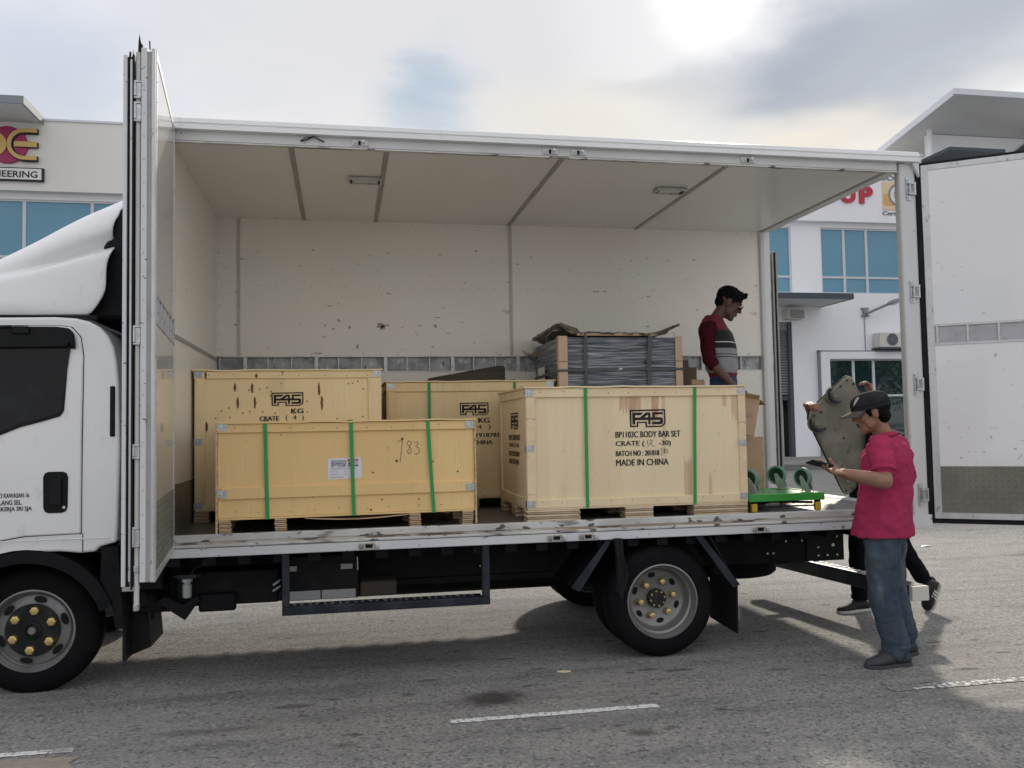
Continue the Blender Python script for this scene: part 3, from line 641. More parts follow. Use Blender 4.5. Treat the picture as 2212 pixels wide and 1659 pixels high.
mb = MB(); mb.box(28.6, 46, FY+1.0, FY+1.3, 13.6, 15.3); mb.build('upper_wall', 'wall_white', br)
mb = MB(); mb.cyl((28.45, FY+.7, 13.6), .12, 1.9, 'z', 16); mb.build('upper_column', 'wall_white', br, 30.)
mb = MB(); mb.add([(33.0, FY+.9, 13.9), (38, FY+.9, 13.9), (38, FY+.9, 15.6), (34.2, FY+.9, 15.3), (33.0, FY+.9, 14.5)], [(0, 1, 2, 3, 4)]); mb.build('clerestory_pane', 'dark_trim', br)
mb = MB(); mb.box(27.2, 30.0, FY-2.2, FY-.31, 13.45, 13.60); mb.build('sunshade', 'dark_trim', br)
sg = thing('company_sign', 'raised red letters reading GROUP on the white parapet seen through the truck', 'sign', (23, FY-.3, 11.9))
for ch, x, w in (('G', 20.20, .80), ('R', 21.15, .72), ('O', 22.02, .86), ('U', 23.02, .74), ('P', 23.95, .68)):
    text('letter', ch, (x, FY-.31, 11.46), UX, UZ, w, .80, 'sign_red', sg, .07, fill=.045)
sg = thing('certificate_sign', 'orange and white certification board with a round seal right of the red letters', 'sign', (25.8, FY-.3, 11.8))
mb = MB(); mb.box(25.12, 26.75, FY-.34, FY-.302, 11.22, 12.50); mb.build('board', 'sign_paleorange', sg)
mb = MB(); mb.box(25.16, 26.71, FY-.352, FY-.34, 11.42, 11.95); mb.build('orange_band', 'sign_orange', sg)
mb = MB(); mb.lathe([(.44, 0), (.53, 0), (.53, -.014), (.44, -.014)], (25.94, FY-.352, 11.90), 'y', 40, closed=True); mb.build('seal_ring', 'fascia_grey', sg)
mb = MB(); mb.cyl((25.94, FY-.362, 11.90), .44, .010, 'y', 40); mb.build('seal', 'sign_white', sg)
mb = MB(); mb.lathe([(.24, 0), (.27, 0), (.27, -.008), (.24, -.008)], (25.94, FY-.362, 11.90), 'y', 32, closed=True); mb.build('seal_ring', 'print_grey', sg)
text('lettering', 'UKRS', (25.76, FY-.364, 11.85), UX, UZ, .36, .13, 'print_grey', sg, .003)
text('lettering', 'ISO 9001', (25.05, FY-.302, 12.56), UX, UZ, 1.75, .24, 'fascia_grey', sg, .03, fill=.02)
text('lettering', 'Certificate', (25.10, FY-.302, 10.97), UX, UZ, 1.55, .19, 'fascia_grey', sg, .03, fill=.02)
# wall fittings
def aircon(x0, z0, w, h, d, label):
    t = thing('air_conditioner', label, 'air conditioner', (x0+w/2, FY-d/2, z0), 'air conditioning units on the white wall')
    mb = MB(); mb.box(x0, x0+w, FY-d-.08, FY-.08, z0, z0+h); mb.build('casing', 'ac_white', t, bev=.02)
    mb = MB(); c = (x0+w*.42, FY-d-.08, z0+h*.52)
    for r in [h*.40*k/6 for k in range(1, 7)]: mb.lathe([(r-.008, 0), (r+.008, 0), (r+.008, -.03), (r-.008, -.03)], c, 'y', 28, closed=True)
    for k in range(8):
        a = math.pi*k/8; mb.tube([(c[0]-h*.4*math.cos(a), c[1]-.015, c[2]-h*.4*math.sin(a)), (c[0]+h*.4*math.cos(a), c[1]-.015, c[2]+h*.4*math.sin(a))], .007, 4)
    mb.build('grille', 'fascia_grey', t)
    mb = MB(); mb.cyl((c[0], c[1]-.004, c[2]), h*.41, .003, 'y', 28); mb.build('fan_opening', 'hole', t)
    mb = MB(); mb.box(x0-.05, x0+w+.05, FY-d-.1, FY-.002, z0-.07, z0-.004); mb.box(x0+.1, x0+.16, FY-.1, FY-.002, z0-.3, z0-.07); mb.box(x0+w-.16, x0+w-.1, FY-.1, FY-.002, z0-.3, z0-.07); mb.build('bracket', 'dark_trim', t)
aircon(24.55, 4.95, 1.45, .66, .5, 'cream outdoor air conditioner with round fan grille above the lower window')
t = thing('exhaust_unit', 'small weathered cream box unit high above the roller shutter', 'vent unit', (20.5, FY-.3, 6.3))
mb = MB(); mb.box(20.18, 20.98, FY-.5, FY-.002, 6.20, 6.62); mb.build('casing', 'ac_white', t, bev=.02)
mb = MB()
for k in range(6): mb.box(20.30, 20.95, FY-.53, FY-.5, 6.24+k*.06, 6.27+k*.06)
mb.build('louvres', 'fascia_grey', t)
t = thing('wall_lamp', 'grey street lamp on a slanted arm fixed to the white wall', 'lamp', (24.3, FY-.1, 6.4))
mb = MB(); mb.box(24.02, 24.40, FY-.10, FY-.002, 6.38, 6.44); mb.box(24.02, 24.40, FY-.10, FY-.002, 6.72, 6.78); mb.box(24.1, 24.3, FY-.14, FY-.002, 6.44, 6.72); mb.build('bracket', 'fascia_grey', t)
mb = MB(); mb.tube([(24.2, FY-.18, 6.5), (24.93, FY-.75, 6.86)], .055, 10); mb.build('arm', 'fascia_grey', t, True)
mb = MB(); q = Matrix.Rotation(R(-18), 3, 'Y'); mb.ell((25.12, FY-.85, 6.95), (.36, .17, .10), q); mb.build('lamp_head', 'fascia_grey', t, True)
mb = MB(); mb.ell((25.16, FY-.85, 6.90), (.27, .13, .09), q); mb.build('lamp_lens', 'lamp_glass', t, True)
mb = MB(); mb.tube([(24.18, FY-.03, 6.38), (24.18, FY-.03, 4.86)], .018, 6); mb.build('conduit', 'fascia_grey', t)

# --- the row of units across the road, behind the camera: mirrored in cab glass and lower window
ou = thing('factory_building', 'white unit across the road, seen only as a reflection in the glass', 'building', (-8, -36, 0))
OY = -36
oh = [(-58+k*11.5+3, -58+k*11.5+8.5, 0.1, 4.6) for k in range(8)]+[(-58+k*11.5+1.2, -58+k*11.5+10, 6.2, 8.6) for k in range(8)]
mb = MB(); wall_with_holes(mb, -60, 38, 0, 10.5, sorted(oh), OY-.3, OY); mb.build('wall', 'wall_white', ou)
mb = MB(); mb.box(-60, 38, OY-6, OY-5.8, 0, 9.5); mb.build('interior', 'dark_inside', ou)
first = None
for h in oh:
    x0, x1, z0, z1 = h
    if z0 < 1:
        if int(x0) % 2: m_ = MB(); m_.box(x0, x1, OY-.25, OY-.1, 1.8, z1); m_.build('shutter', 'shutter', ou)
    else:
        m_ = MB(); m_.box(x0, x1, OY-.2, OY-.15, z0, z1); m_.build('pane', 'glass_blue', ou)
# --- parked car (its rear half shows beside the tail post)
def car():
    t = thing('parked_car', 'black sedan with chrome window trim parked before the white unit', 'car', (24.6, 26.3, 0))
    X = 22.45; Y0, Y1 = 25.4, 27.1; gz = .07
    prof = [(0, .45), (.02, .85), (.15, 1.0), (.55, 1.04), (1.15, 1.06), (1.95, 1.04), (3.2, .98), (4.25, .86), (4.5, .68), (4.52, .42), (4.4, .30), (.1, .30)]
    mb = MB(); mb.prism([(X+a, b+gz-.07) for a, b in prof], Y0, Y1); mb.build('body', 'car_paint', t, bev=.06, seg=3, smooth=True)
    gh = [(.45, 1.03), (.85, 1.28), (1.3, 1.44), (1.9, 1.48), (2.5, 1.42), (3.25, 1.0)]
    mb = MB(); mb.prism([(X+a, b) for a, b in gh], Y0+.14, Y1-.14); mb.build('roof', 'car_paint', t, bev=.06, seg=3, smooth=True)
    gl = [(.78, 1.06), (1.05, 1.28), (1.45, 1.39), (1.95, 1.42), (2.42, 1.36), (2.98, 1.03)]
    mb = MB(); mb.prism([(X+a, b) for a, b in gl], Y0+.125, Y0+.139); mb.build('side_window', 'glass_dark', t)
    mb = MB(); P = [(X+a, Y0+.12, b+.02) for a, b in gl]; mb.tube(P, .016, 6); mb.tube([P[0], P[-1]], .016, 6); mb.build('window_trim', 'chrome', t)
    mb = MB(); mb.tube([(X+.3, Y0-.01, .80), (X+4.2, Y0-.01, .74)], .012, 6); mb.build('side_trim', 'chrome', t)
    for cx in (X+.85, X+3.6):
        for yy in (Y0-.02, Y1-.2):
            mb = MB(); mb.lathe([(.19, 0), (.30, 0), (.325, .03), (.325, .19), (.30, .22), (.19, .22)], (cx, yy, .325+gz), 'y', 28, closed=True); w = mb.build('wheel', 'tyre', t, True)
            mb = MB(); mb.cyl((cx, yy+.03, .325+gz), .20, .15, 'y', 20); mb.build('rim', 'rim', w, True)
    mb = MB(); mb.box(X-.01, X+.08, Y0+.1, Y0+.45, .72, .88); mb.build('tail_lamp', 'sign_red', t)
    mb = MB(); mb.box(X+4.44, X+4.53, Y0+.1, Y0+.4, .62, .74); mb.build('headlamp', 'chrome', t)
car()
# --- trees out of frame to the right that the lower window mirrors
def tree(x, y, h, cr, seed, label):
    rnd = random.Random(seed); t = thing('tree', label, 'tree', (x, y, 0), 'trees mirrored in the lower window')
    mb = MB(); mb.tube([(x, y, 0), (x+.1, y, h*.3), (x-.1, y+.1, h*.6)], [.28, .2, .1], 8)
    for k in range(5):
        a = rnd.uniform(0, 6.28); mb.tube([(x, y, h*.35+k*.3), (x+math.cos(a)*cr*.6, y+math.sin(a)*cr*.6, h*.6+k*.3)], [.1, .03], 6)
    mb.build('trunk', 'bark', t, True)
    mb = MB(); cl = [(rnd.gauss(0, cr*.42), rnd.gauss(0, cr*.42), h*.65+rnd.gauss(0, h*.15)) for _ in range(26)]
    for c in cl:
        for _ in range(170):
            d = Vector((rnd.gauss(0, 1), rnd.gauss(0, 1), rnd.gauss(0, .8))).normalized()*cr*.33*rnd.random()**.4
            p = Vector((x+c[0], y+c[1], c[2]))+d; u = Vector((rnd.gauss(0, 1), rnd.gauss(0, 1), rnd.gauss(0, .6))).normalized(); v = u.cross(Vector((0, .3, 1))).normalized(); s = .17
            mb.add([p-u*s, p-v*s*.5, p+u*s, p+v*s*.5], [(0, 1, 2, 3)])
    mb.build('crown', 'leaf', t)
tree(41.5, 2, 9, 3.6, 1, 'rounded green tree nearest the white units, mirrored in the lower window'); tree(47, -4, 11, 4.5, 2, 'tallest green tree, standing farthest back and mirrored in the lower window'); tree(45.5, 4.5, 8, 3.4, 3, 'smaller green tree between two others, mirrored in the lower window')
# ------------------------------------------------------------------ the truck
TW = 2.40                                  # outer width of the box body
tk = thing('box_truck', 'white cargo truck with its side doors folded open, loaded with wooden crates', 'truck', (2.7, 1.2, 0))
ZF = .98
# chassis
mb = MB(); mb.box(-1.6, 5.02, .62, .70, .55, .79); mb.prism([(-.2, .55), (1.2, .50), (3.0, .50), (3.3, .55)], .622, .698); mb.build('chassis_rail', 'black_frame', tk, bev=.006)
mb = MB(); mb.box(-1.6, 5.02, 1.66, 1.74, .55, .79); mb.build('chassis_rail', 'black_frame', tk, bev=.006)
mb = MB()
for x in (-.9, -.2, .5, 1.3, 2.1, 2.9, 3.6, 4.3, 4.95): mb.box(x-.04, x+.04, .70, 1.66, .58, .76)
mb.build('cross_member', 'black_frame', tk)
mb = MB()
for k in range(24): mb.box(-.05+k*.22, .03+k*.22, .06, TW-.06, .79, .85)
mb.build('floor_bearer', 'black_frame', tk)
mb = MB(); mb.box(-.1, 5.36, .03, TW-.03, .85, .925); mb.build('floor_frame', 'black_frame', tk)
mb = MB(); mb.box(2.6, 5.02, .60, .62, .53, .80); mb.box(4.70, 5.03, .585, .60, .53, .80); mb.build('rear_side_plate', 'black_frame', tk, bev=.004)
mb = MB()
for (x, z) in ((4.52, .70), (4.66, .70), (4.80, .745), (4.80, .64), (4.80, .575), (4.88, .745), (4.965, .72), (4.88, .575), (4.965, .575), (4.36, .61), (4.41, .61), (4.93, .655)):
    mb.cyl((x, .578, z), .008 if x != 4.93 else .014, .004, 'y', 10)
mb.build('bolts_and_lit_holes', 'sign_white', tk, kind='stuff')  # white discs paint the light seen through holes in the plate
mb = MB()
for i in range(70):
    for j in range(3):
        if random.random() < .8: mb.cyl((.35+i*.037, .618, .62+j*.055), .006, .003, 'y', 6)
mb.build('rail_holes', 'hole', tk, kind='stuff')
mb = MB()
for (x) in (2.06, 2.09, 2.12): mb.cyl((x, .615, .615), .006, .003, 'y', 8)
mb.build('bolts_and_lit_holes', 'sign_white', tk, kind='stuff')  # white dots painted for light showing through the rail's bolt holes
# boxes and tank under the body
def blk(name, x0, x1, y0, y1, z0, z1, mt, bev=.01, par=tk): 
    m = MB(); m.box(x0, x1, y0, y1, z0, z1); return m.build(name, mt, par, bev=bev)
bb = blk('battery_box', .68, 1.16, .24, .60, .50, .80, 'black_frame')
for a, b in ((.70, .905), (.912, 1.14)): blk('battery', a, b, .225, .24, .505, .565, 'battery', .004, bb)
for a, b in ((.70, .75), (1.04, 1.12)): blk('battery_label', a, b, .228, .24, .70, .735, 'battery', .002, bb)
for a in (.68, 1.15): blk('battery_rod', a, a+.006, .222, .23, .69, .78, 'galv', 0, bb)
blk('tool_box', 1.17, 1.42, .26, .60, .50, .60, 'brown_box')
blk('rear_cable_box', -.05, .62, .40, .62, .47, .70, 'black_frame')
blk('valve_block', .10, .34, .34, .40, .44, .56, 'black_frame')
for z in (.60, .56):
    m = MB(); m.tube([(.585, .33, z), (.625, .33, z+.025)], .010, 8); m.tube([(.625, .33, z+.025), (.635, .33, z+.035)], .005, 6); m.build('cable_plug', 'galv', tk)
mb = MB(); mb.cyl((1.0, 1.05, .60), .13, .9, 'x', 20); mb.build('air_tank', 'black_frame', tk, True)
mb = MB(); mb.cyl((-.3, 1.2, .42), .09, 3.3, 'x', 14); mb.build('driveshaft', 'black_frame', tk, True)
mb = MB(); mb.ell((3.27, 1.2, .42), (.20, .22, .20)); mb.tube([(3.27, .35, .40), (3.27, 2.05, .40)], .075, 12); mb.build('rear_axle', 'black_frame', tk, True)
mb = MB(); mb.tube([(-.92, .45, .38), (-.92, 1.95, .38)], .05, 10); mb.build('front_axle', 'black_frame', tk, True)
for y in (.50, 1.78):
    m = MB()
    for k in range(5): m.box(2.65+k*.06, 3.9-k*.06, y, y+.07, .50-k*.016, .512-k*.016)
    m.build('leaf_spring', 'black_frame', tk)
# air drier behind the front wheel
fl_ = MB(); fl_.lathe([(.001, 0), (.026, 0), (.03, .01), (.03, .085), (.022, .09), (.022, .10), (.034, .105), (.034, .125), (.001, .13)], (.03, .33, .545), 'z', 18); fl_.build('fuel_filter', 'filter', tk, 30.)
m = MB(); m.box(-.03, .09, .31, .36, .672, .70); m.tube([(-.06, .33, .685), (.12, .33, .685)], .008, 6); m.tube([(.05, .33, .69), (.08, .33, .74), (.14, .35, .76)], .006, 6); m.build('filter_head', 'dark_steel', tk, bev=.003)
m = MB(); m.prism([(-.16, .53), (.02, .40), (.09, .50), (.12, .52), (.10, .56), (.01, .50), (-.10, .56)], .30, .42); m.build('chassis_bracket', 'black_frame', tk, bev=.004)
m = MB(); m.tube([(-.30, .36, .47), (-.02, .36, .47)], .017, 8); m.tube([(-.19, .36, .47), (-.19, .36, .41)], .014, 6); m.build('air_pipe', 'black_frame', tk)
# side step frame
m = MB(); m.box(.665, .712, .025, .075, .50, .85); m.build('step_post', 'dark_steel', tk, bev=.004)
m = MB(); m.box(1.985, 2.035, .025, .075, .50, .85); m.build('step_post', 'dark_steel', tk, bev=.004)
m = MB(); m.box(.665, 2.035, .02, .08, .448, .50); m.build('step_rail', 'dark_steel', tk, bev=.005)
m = MB(); m.box(.70, 2.0, .08, .26, .468, .482); m.build('step_tread', 'dark_steel', tk)
m = MB(); treads(m, .71, 1.99, .085, .255, .05, .482, .004, 'xy', .016); m.build('tread_bars', 'alu', tk, kind='stuff')

# cargo floor, sill, skirt
m = MB(); m.box(-.05, 5.39, .045, TW-.05, .925, ZF); fo = m.build('cargo_floor', 'floor_steel', tk)
m = MB(); treads(m, 3.95, 5.36, .08, TW-.1, .038, ZF+.0005, .0035, 'xy', .013); m.build('floor_tread_bars', 'alu', tk, kind='stuff')
m = MB(); m.box(-.02, 5.23, .014, .06, .945, .991); m.build('sill_rail', 'worn_rail', tk, bev=.006, seg=2)
m = MB(); m.box(-.02, 5.23, .020, .05, .925, .9445); m.build('sill_groove', 'rust', tk)
m = MB(); m.box(-.02, 5.23, -.006, .0195, .912, .930); m.build('sill_lip', 'worn_rail', tk, bev=.004)
m = MB(); m.box(-.04, 5.23, 0, .03, .85, .9085); m.build('side_skirt', 'skirt', tk, bev=.006, seg=2)
m = MB(); m.box(-.02, 5.39, TW-.03, TW, .85, .99); m.build('side_skirt', 'skirt', tk, bev=.006)
# latch keepers on skirt and header
def keeper(x, z, up=1):
    m = MB(); m.box(x-.065, x+.065, -.010, -.001, z-.022, z+.022)
    for s in (-1, 1):
        m.lathe([(.001, 0), (.020, 0), (.016, -.018), (.001, -.020)], (x+s*.05, -.010, z), 'y', 12)
    k = m.build('latch_keeper', 'worn_rail', tk, bev=.004)
    m = MB(); m.box(x-.024, x+.024, -.0115, -.0102, z-.014, z+.014); m.build('keeper_slot', 'hole', k)
    m = MB(); m.tube([(x-.03, -.018, z+.016), (x+.03, -.018, z+.016)], .005, 6); m.build('keeper_bar', 'rust', k)
for x in (1.225, 2.5, 2.724, 4.012): keeper(x, .880)
# walls
WX = -.05                                   # inner face of the front bulkhead
YI = 2.32; ZC = 3.60
blk('front_bulkhead', WX-.07, WX, .03, YI+.06, .85, 3.69, 'inner_wall', 0)
m = MB(); m.box(WX, WX+.006, .06, YI, 2.285, 2.315); m.build('wall_strip', 'strip_grey', tk)
blk('front_lining', WX, WX+.004, .06, YI, ZF, 1.30, 'tread', 0)
segs = [(-.05, .125), (.155, 2.648), (2.680, 5.25)]
for a, b in segs: blk('wall_panel', a, b, YI, YI+.05, 2.336, ZC, 'inner_wall', 0)
for a, b in ((-.05, 5.25),): blk('wall_panel', a, b, YI, YI+.05, .98, 2.178, 'inner_wall', 0)
for x in (.14, 2.664): blk('wall_strip', x-.015, x+.015, YI-.006, YI+.05, 2.336, ZC, 'strip_light', 0)
# the tie track: recessed channel with rails and ribs
blk('track_back', -.05, 5.25, YI+.035, YI+.05, 2.19, 2.325, 'track', 0)
blk('track_rail', -.05, 5.25, YI-.004, YI+.034, 2.325, 2.3355, 'alu', 0)
blk('track_rail', -.05, 5.25, YI-.004, YI+.034, 2.1785, 2.19, 'alu', 0)
x = -.03; k = 0; rb = None; rw = None
while x < 5.2:
    w = .032 if k % 3 == 1 else .010
    if w > .02:
        if rw is None: rw = blk('track_rib', x, x+w, YI-.001, YI+.034, 2.191, 2.324, 'alu', 0)
        else: rep(rw, (x+w/2, rw.location.y, rw.location.z))
    else:
        if rb is None: rb = blk('track_rib', x, x+w, YI+.004, YI+.034, 2.191, 2.324, 'alu', 0)
        else: rep(rb, (x+w/2, rb.location.y, rb.location.z))
    x += .2105; k += 1
blk('outer_wall', -.12, 5.36, YI+.052, TW, .86, 3.66, 'white_paint', 0)
# screws along the panel edges
m = MB()
for i in range(34):
    for z in (2.355, 2.98, 3.58): m.cyl((.0+i*.157, YI-.0015, z+random.uniform(-.002, .002)), .0045, .0015, 'y', 6)
for z in [2.4+i*.13 for i in range(10)]:
    for x in (.14, 2.664): m.cyl((x, YI-.008, z), .005, .002, 'y', 6)
    m.cyl((WX+.02, YI-.002, z), .005, .002, 'y', 6)
m.build('screws', 'strip_grey', tk, kind='stuff')
m = MB(); rnd = random.Random(21)
def smear(cx, cz, w, h, n=11, rag=.45):
    P = []
    for k in range(n):
        a = 2*math.pi*k/n; r_ = 1-rag*rnd.random(); P.append((cx+w*r_*math.cos(a), YI-.0012, cz+h*r_*math.sin(a)))
    m.add(P, [tuple(range(n))])
for (u_, z_, w, h) in ((1.03, 2.664, .020, .018), (.985, 2.585, .016, .012), (1.13, 2.60, .017, .018), (1.42, 2.615, .055, .035), (1.44, 2.60, .03, .03), (.91, 2.62, .012, .008), (1.78, 2.62, .025, .008), (1.62, 2.60, .022, .007), (1.93, 2.62, .018, .026), (1.95, 2.70, .04, .006), (.84, 2.36, .075, .008), (.80, 3.32, .018, .010), (3.52, 2.965, .055, .012), (3.60, 2.965, .03, .008), (2.33, 3.34, .016, .014), (1.20, 2.42, .014, .03), (2.30, 2.46, .012, .008), (2.62, 2.42, .010, .006), (.95, 2.80, .035, .006), (1.9, 2.42, .02, .008), (2.05, 2.55, .03, .005)): smear(u_, z_, w, h)
for _ in range(46): smear(rnd.uniform(.1, 5.1), rnd.uniform(2.38, 3.1), rnd.uniform(.003, .009), rnd.uniform(.003, .008), 7)
m.build('scuff_marks', mat('scuff', (.40, .33, .26), .7, layers=[('noise', 30, .45, .6, (.62, .57, .50), I3, .8)]), tk, kind='stuff')
# ceiling panels and cover strips
cx = [-.05, .725, 1.380, 2.650, 3.940, 5.25]
for a, b in zip(cx, cx[1:]): blk('ceiling_panel', a+.001, b-.001, .06, YI+.05, ZC, ZC+.02, 'ceiling', 0)
for a in cx[1:-1]: blk('ceiling_strip', a-.019, a+.019, .06, YI, ZC-.006, ZC-.0005, 'strip_grey', 0)
for (xa, ya) in ((1.12, .84), (3.62, .82)):
    m = MB(); m.box(xa, xa+.255, ya, ya+.010, ZC-.03, ZC-.0065); m.box(xa, xa+.255, ya+.125, ya+.135, ZC-.03, ZC-.0065); m.box(xa, xa+.010, ya+.01, ya+.125, ZC-.03, ZC-.0065); m.box(xa+.245, xa+.255, ya+.01, ya+.125, ZC-.03, ZC-.0065)
    lf = m.build('ceiling_lamp', 'alu', tk)
    blk('lamp_lens', xa+.03, xa+.225, ya+.0105, ya+.1245, ZC-.020, ZC-.0065, 'lamp_glass', .004, lf)
    for q in (xa+.0105, xa+.226): blk('lamp_clip', q, q+.018, ya+.0105, ya+.1245, ZC-.024, ZC-.0065, 'black_plastic', 0, lf)
# roof and header
blk('roof', -.12, 5.39, .0, TW, 3.625, 3.665, 'white_paint', 0)
m = MB(); m.prism([(-.045, 3.612), (-.045, 3.640), (-.036, 3.644), (-.036, 3.650), (-.045, 3.654), (-.040, 3.683), (-.02, 3.694), (.06, 3.700), (.06, 3.666), (-.001, 3.666), (-.001, 3.612)], -.10, 5.40, 'x'); m.build('roof_edge_rail', 'white_paint', tk)
m = MB(); m.prism([(.0, 3.55), (.0, 3.61), (-.004, 3.6115), (.05, 3.6115), (.058, 3.545), (.03, 3.545)], -.02, 5.23, 'x'); m.build('header_beam', 'post_white', tk)
m = MB(); m.box(-.02, 5.23, -.006, .0295, 3.535, 3.5445); m.build('header_lip', 'worn_rail', tk)
for x in (1.19, 2.51, 2.715, 4.005):
    m = MB(); m.box(x-.055, x+.055, -.012, -.001, 3.560, 3.600); m.lathe([(.001, 0), (.014, 0), (.012, -.025), (.001, -.027)], (x+.022, -.012, 3.583), 'y', 10); m.lathe([(.001, 0), (.010, 0), (.008, -.015), (.001, -.017)], (x-.03, -.012, 3.578), 'y', 10); kk = m.build('latch_keeper', 'skirt', tk, bev=.003)
    blk('keeper_slot', x-.012, x+.006, -.0135, -.0122, 3.562, 3.59, 'hole', 0, kk)
m = MB(); m.tube([(.80, -.012, 3.573), (.84, -.018, 3.580), (.885, -.02, 3.605), (.92, -.02, 3.585), (.955, -.012, 3.573)], .0045, 6); m.tube([(.80, -.013, 3.573), (.835, -.02, 3.596), (.87, -.02, 3.60)], .003, 5); m.build('loose_cable', 'black_rubber', tk)
# rear portal: posts, sill, top beam
m = MB(); m.prism([(5.262, .06), (5.250, .02), (5.258, .0), (5.375, .0), (5.392, .015), (5.392, .14), (5.30, .14), (5.30, .06)], .845, 3.61, 'z'); m.build('rear_post', 'post_white', tk, bev=.006)
m = MB(); m.prism([(5.25, TW), (5.25, YI+.0), (5.262, YI-.03), (5.30, YI-.03), (5.392, YI+.02), (5.392, TW)], .845, 3.61, 'z'); m.build('rear_post', 'post_white', tk, bev=.006)
m = MB(); m.box(5.27, 5.392, .141, YI-.031, 3.603, 3.624); m.box(5.272, 5.30, .10, YI-.03, 3.588, 3.6025); m.build('rear_header', 'post_white', tk, bev=.006)
m = MB(); m.box(5.25, 5.394, .141, YI-.03, .87, .985); m.build('rear_sill', 'skirt', tk, bev=.006)
m = MB(); m.prism([(5.345, 3.61), (5.40, 3.61), (5.40, 3.50)], -.03, -.005); m.build('corner_gusset', 'skirt', tk)
m = MB(); m.box(5.24, 5.40, -.012, -.001, .845, .935); m.build('post_foot_plate', 'skirt', tk)
m = MB(); m.box(5.225, 5.245, -.004, .10, .935, 1.30); m.build('post_guard', 'rust', tk, bev=.003)
# hinges on the rear post
hp = None
for z in (3.41, 2.62, 1.915, 1.085):
    m = MB(); x = 5.318
    m.box(x-.018, x+.018, -.010, -.001, z-.085, z+.085); m.box(x-.012, x+.05, -.030, -.010, z+.035, z+.045); m.box(x-.012, x+.05, -.030, -.010, z-.045, z-.035)
    m.tube([(x+.005, -.022, z-.05), (x+.005, -.022, z+.05)], .006, 8); m.tube([(x+.045, -.022, z-.05), (x+.045, -.022, z+.05)], .009, 8)
    m.lathe([(.001, 0), (.008, 0), (.008, -.006), (.001, -.006)], (x, -.010, z+.068), 'y', 8); m.lathe([(.001, 0), (.008, 0), (.008, -.006), (.001, -.006)], (x, -.010, z-.068), 'y', 8)
    m.build('hinge', 'galv', tk)

def dpanel(o, u, L, z0, z1, th, flip, name, sheet_m='panel_white'):
    """a side door leaf: local x from hinge outwards, inner face at y = 0, body behind it"""
    T = xform(o, u); s = -1 if flip else 1
    F = Matrix.Scale(s, 4, (0, 1, 0)); X = T @ F
    def b(nm, x0, x1, y0, y1, a, c, mt, par, bev=0.):
        mm = MB(X); mm.box(x0, x1, y0, y1, a, c); return mm.build(nm, mt, par, bev=bev)
    lv = MB(X); lv.box(.03, L-.035, .004, th, z0+.03, z1-.03); leaf = lv.build(name, 'panel_white', tk)
    tz0, tz1, lz = 2.222, 2.350, 1.295
    b('inner_sheet', .05, L-.05, -.001, .0035, tz1+.017, z1-.045, sheet_m, leaf)
    b('inner_sheet', .05, L-.05, -.001, .0035, lz+.001, tz0-.017, sheet_m, leaf)
    b('tread_plate', .05, L-.05, -.001, .0035, z0+.045, lz, 'tread', leaf)
    mm = MB(X); treads(mm, .055, L-.055, z0+.05, lz-.003, .042, -.0012, .004, 'xz', .016); mm.build('tread_bars', 'tread', leaf, kind='stuff')
    b('track_back', .05, L-.05, .0036, .0040, tz0-.016, tz1+.016, 'track_cell', leaf)
    b('track_rail', .03, L-.03, -.006, .0035, tz1, tz1+.016, 'alu', leaf); b('track_rail', .03, L-.03, -.006, .0035, tz0-.016, tz0, 'alu', leaf)
    q = .06; 
    while q < L-.05: b('track_rib', q, q+.014, -.006, .0035, tz0+.001, tz1-.001, 'alu', leaf); q += .205
    for (x0, x1, a, c) in ((.0, .05, z0, z1), (L-.05, L, z0, z1), (.0505, L-.0505, z0, z0+.044), (.0505, L-.0505, z1-.044, z1)):
        b('edge_frame', x0, x1, -.004, .020, a, c, 'alu', leaf, .002)
    mm = MB(X); n = 26
    for i in range(n):
        zz = z0+.06+(z1-z0-.12)*i/(n-1); mm.ell((.025, -.004, zz), (.004, .003, .004), n=4); mm.ell((L-.025, -.004, zz), (.004, .003, .004), n=4)
    mm.build('rivets', 'strip_grey', leaf, kind='stuff')
    return leaf, X
# right-hand leaf, swung back against the tail post
lf, X = dpanel((5.425, -.012, 0), (.52, -.362), 1.25, .905, 3.592, .05, False, 'side_door')
m = MB(X); m.box(-.065, -.001, .008, .045, .87, 3.60); m.box(-.065, 1.27, .008, .045, .868, .9045); m.build('door_seal', 'black_rubber', lf, bev=.006)
m = MB(X); m.box(-.03, 1.27, .010, .06, 3.5925, 3.615); m.build('door_seal', 'black_rubber', lf)
m = MB(X); rnd = random.Random(8)
def scr(u_, v_, w, h, ang=0.):
    x = .013+(u_-2005)*.00306; z = 2.25-(v_-735)*.00355; P = []
    for k in range(9):
        a = 2*math.pi*k/9; r_ = rnd.uniform(.5, 1.); px, pz = w*r_*math.cos(a), h*r_*math.sin(a); P.append((x+px*math.cos(ang)-pz*math.sin(ang), -.0018, z+px*math.sin(ang)+pz*math.cos(ang)))
    m.add(P, [tuple(range(9))])
for q_ in ((2146, 774, .022, .012, .8), (2161, 805, .014, .007, .3), (2178, 836, .008, .014), (2137, 925, .03, .008), (2130, 945, .006, .03, .2), (2179, 968, .014, .010), (2189, 984, .006, .035, -.6), (2095, 974, .014, .003), (2113, 974, .018, .007), (2196, 951, .03, .005), (2064, 986, .012, .010), (2060, 863, .016, .003), (2096, 863, .012, .002), (2097, 998, .003, .012), (2080, 755, .008, .003), (2170, 915, .010, .004), (2020+180, 880, .02, .002)): scr(*q_)
m.build('scuff_marks', mat('scuff_grey', (.46, .45, .44), .7, layers=[('noise', 40, .45, .6, (.75, .75, .77), I3, .8)]), lf, kind='stuff')
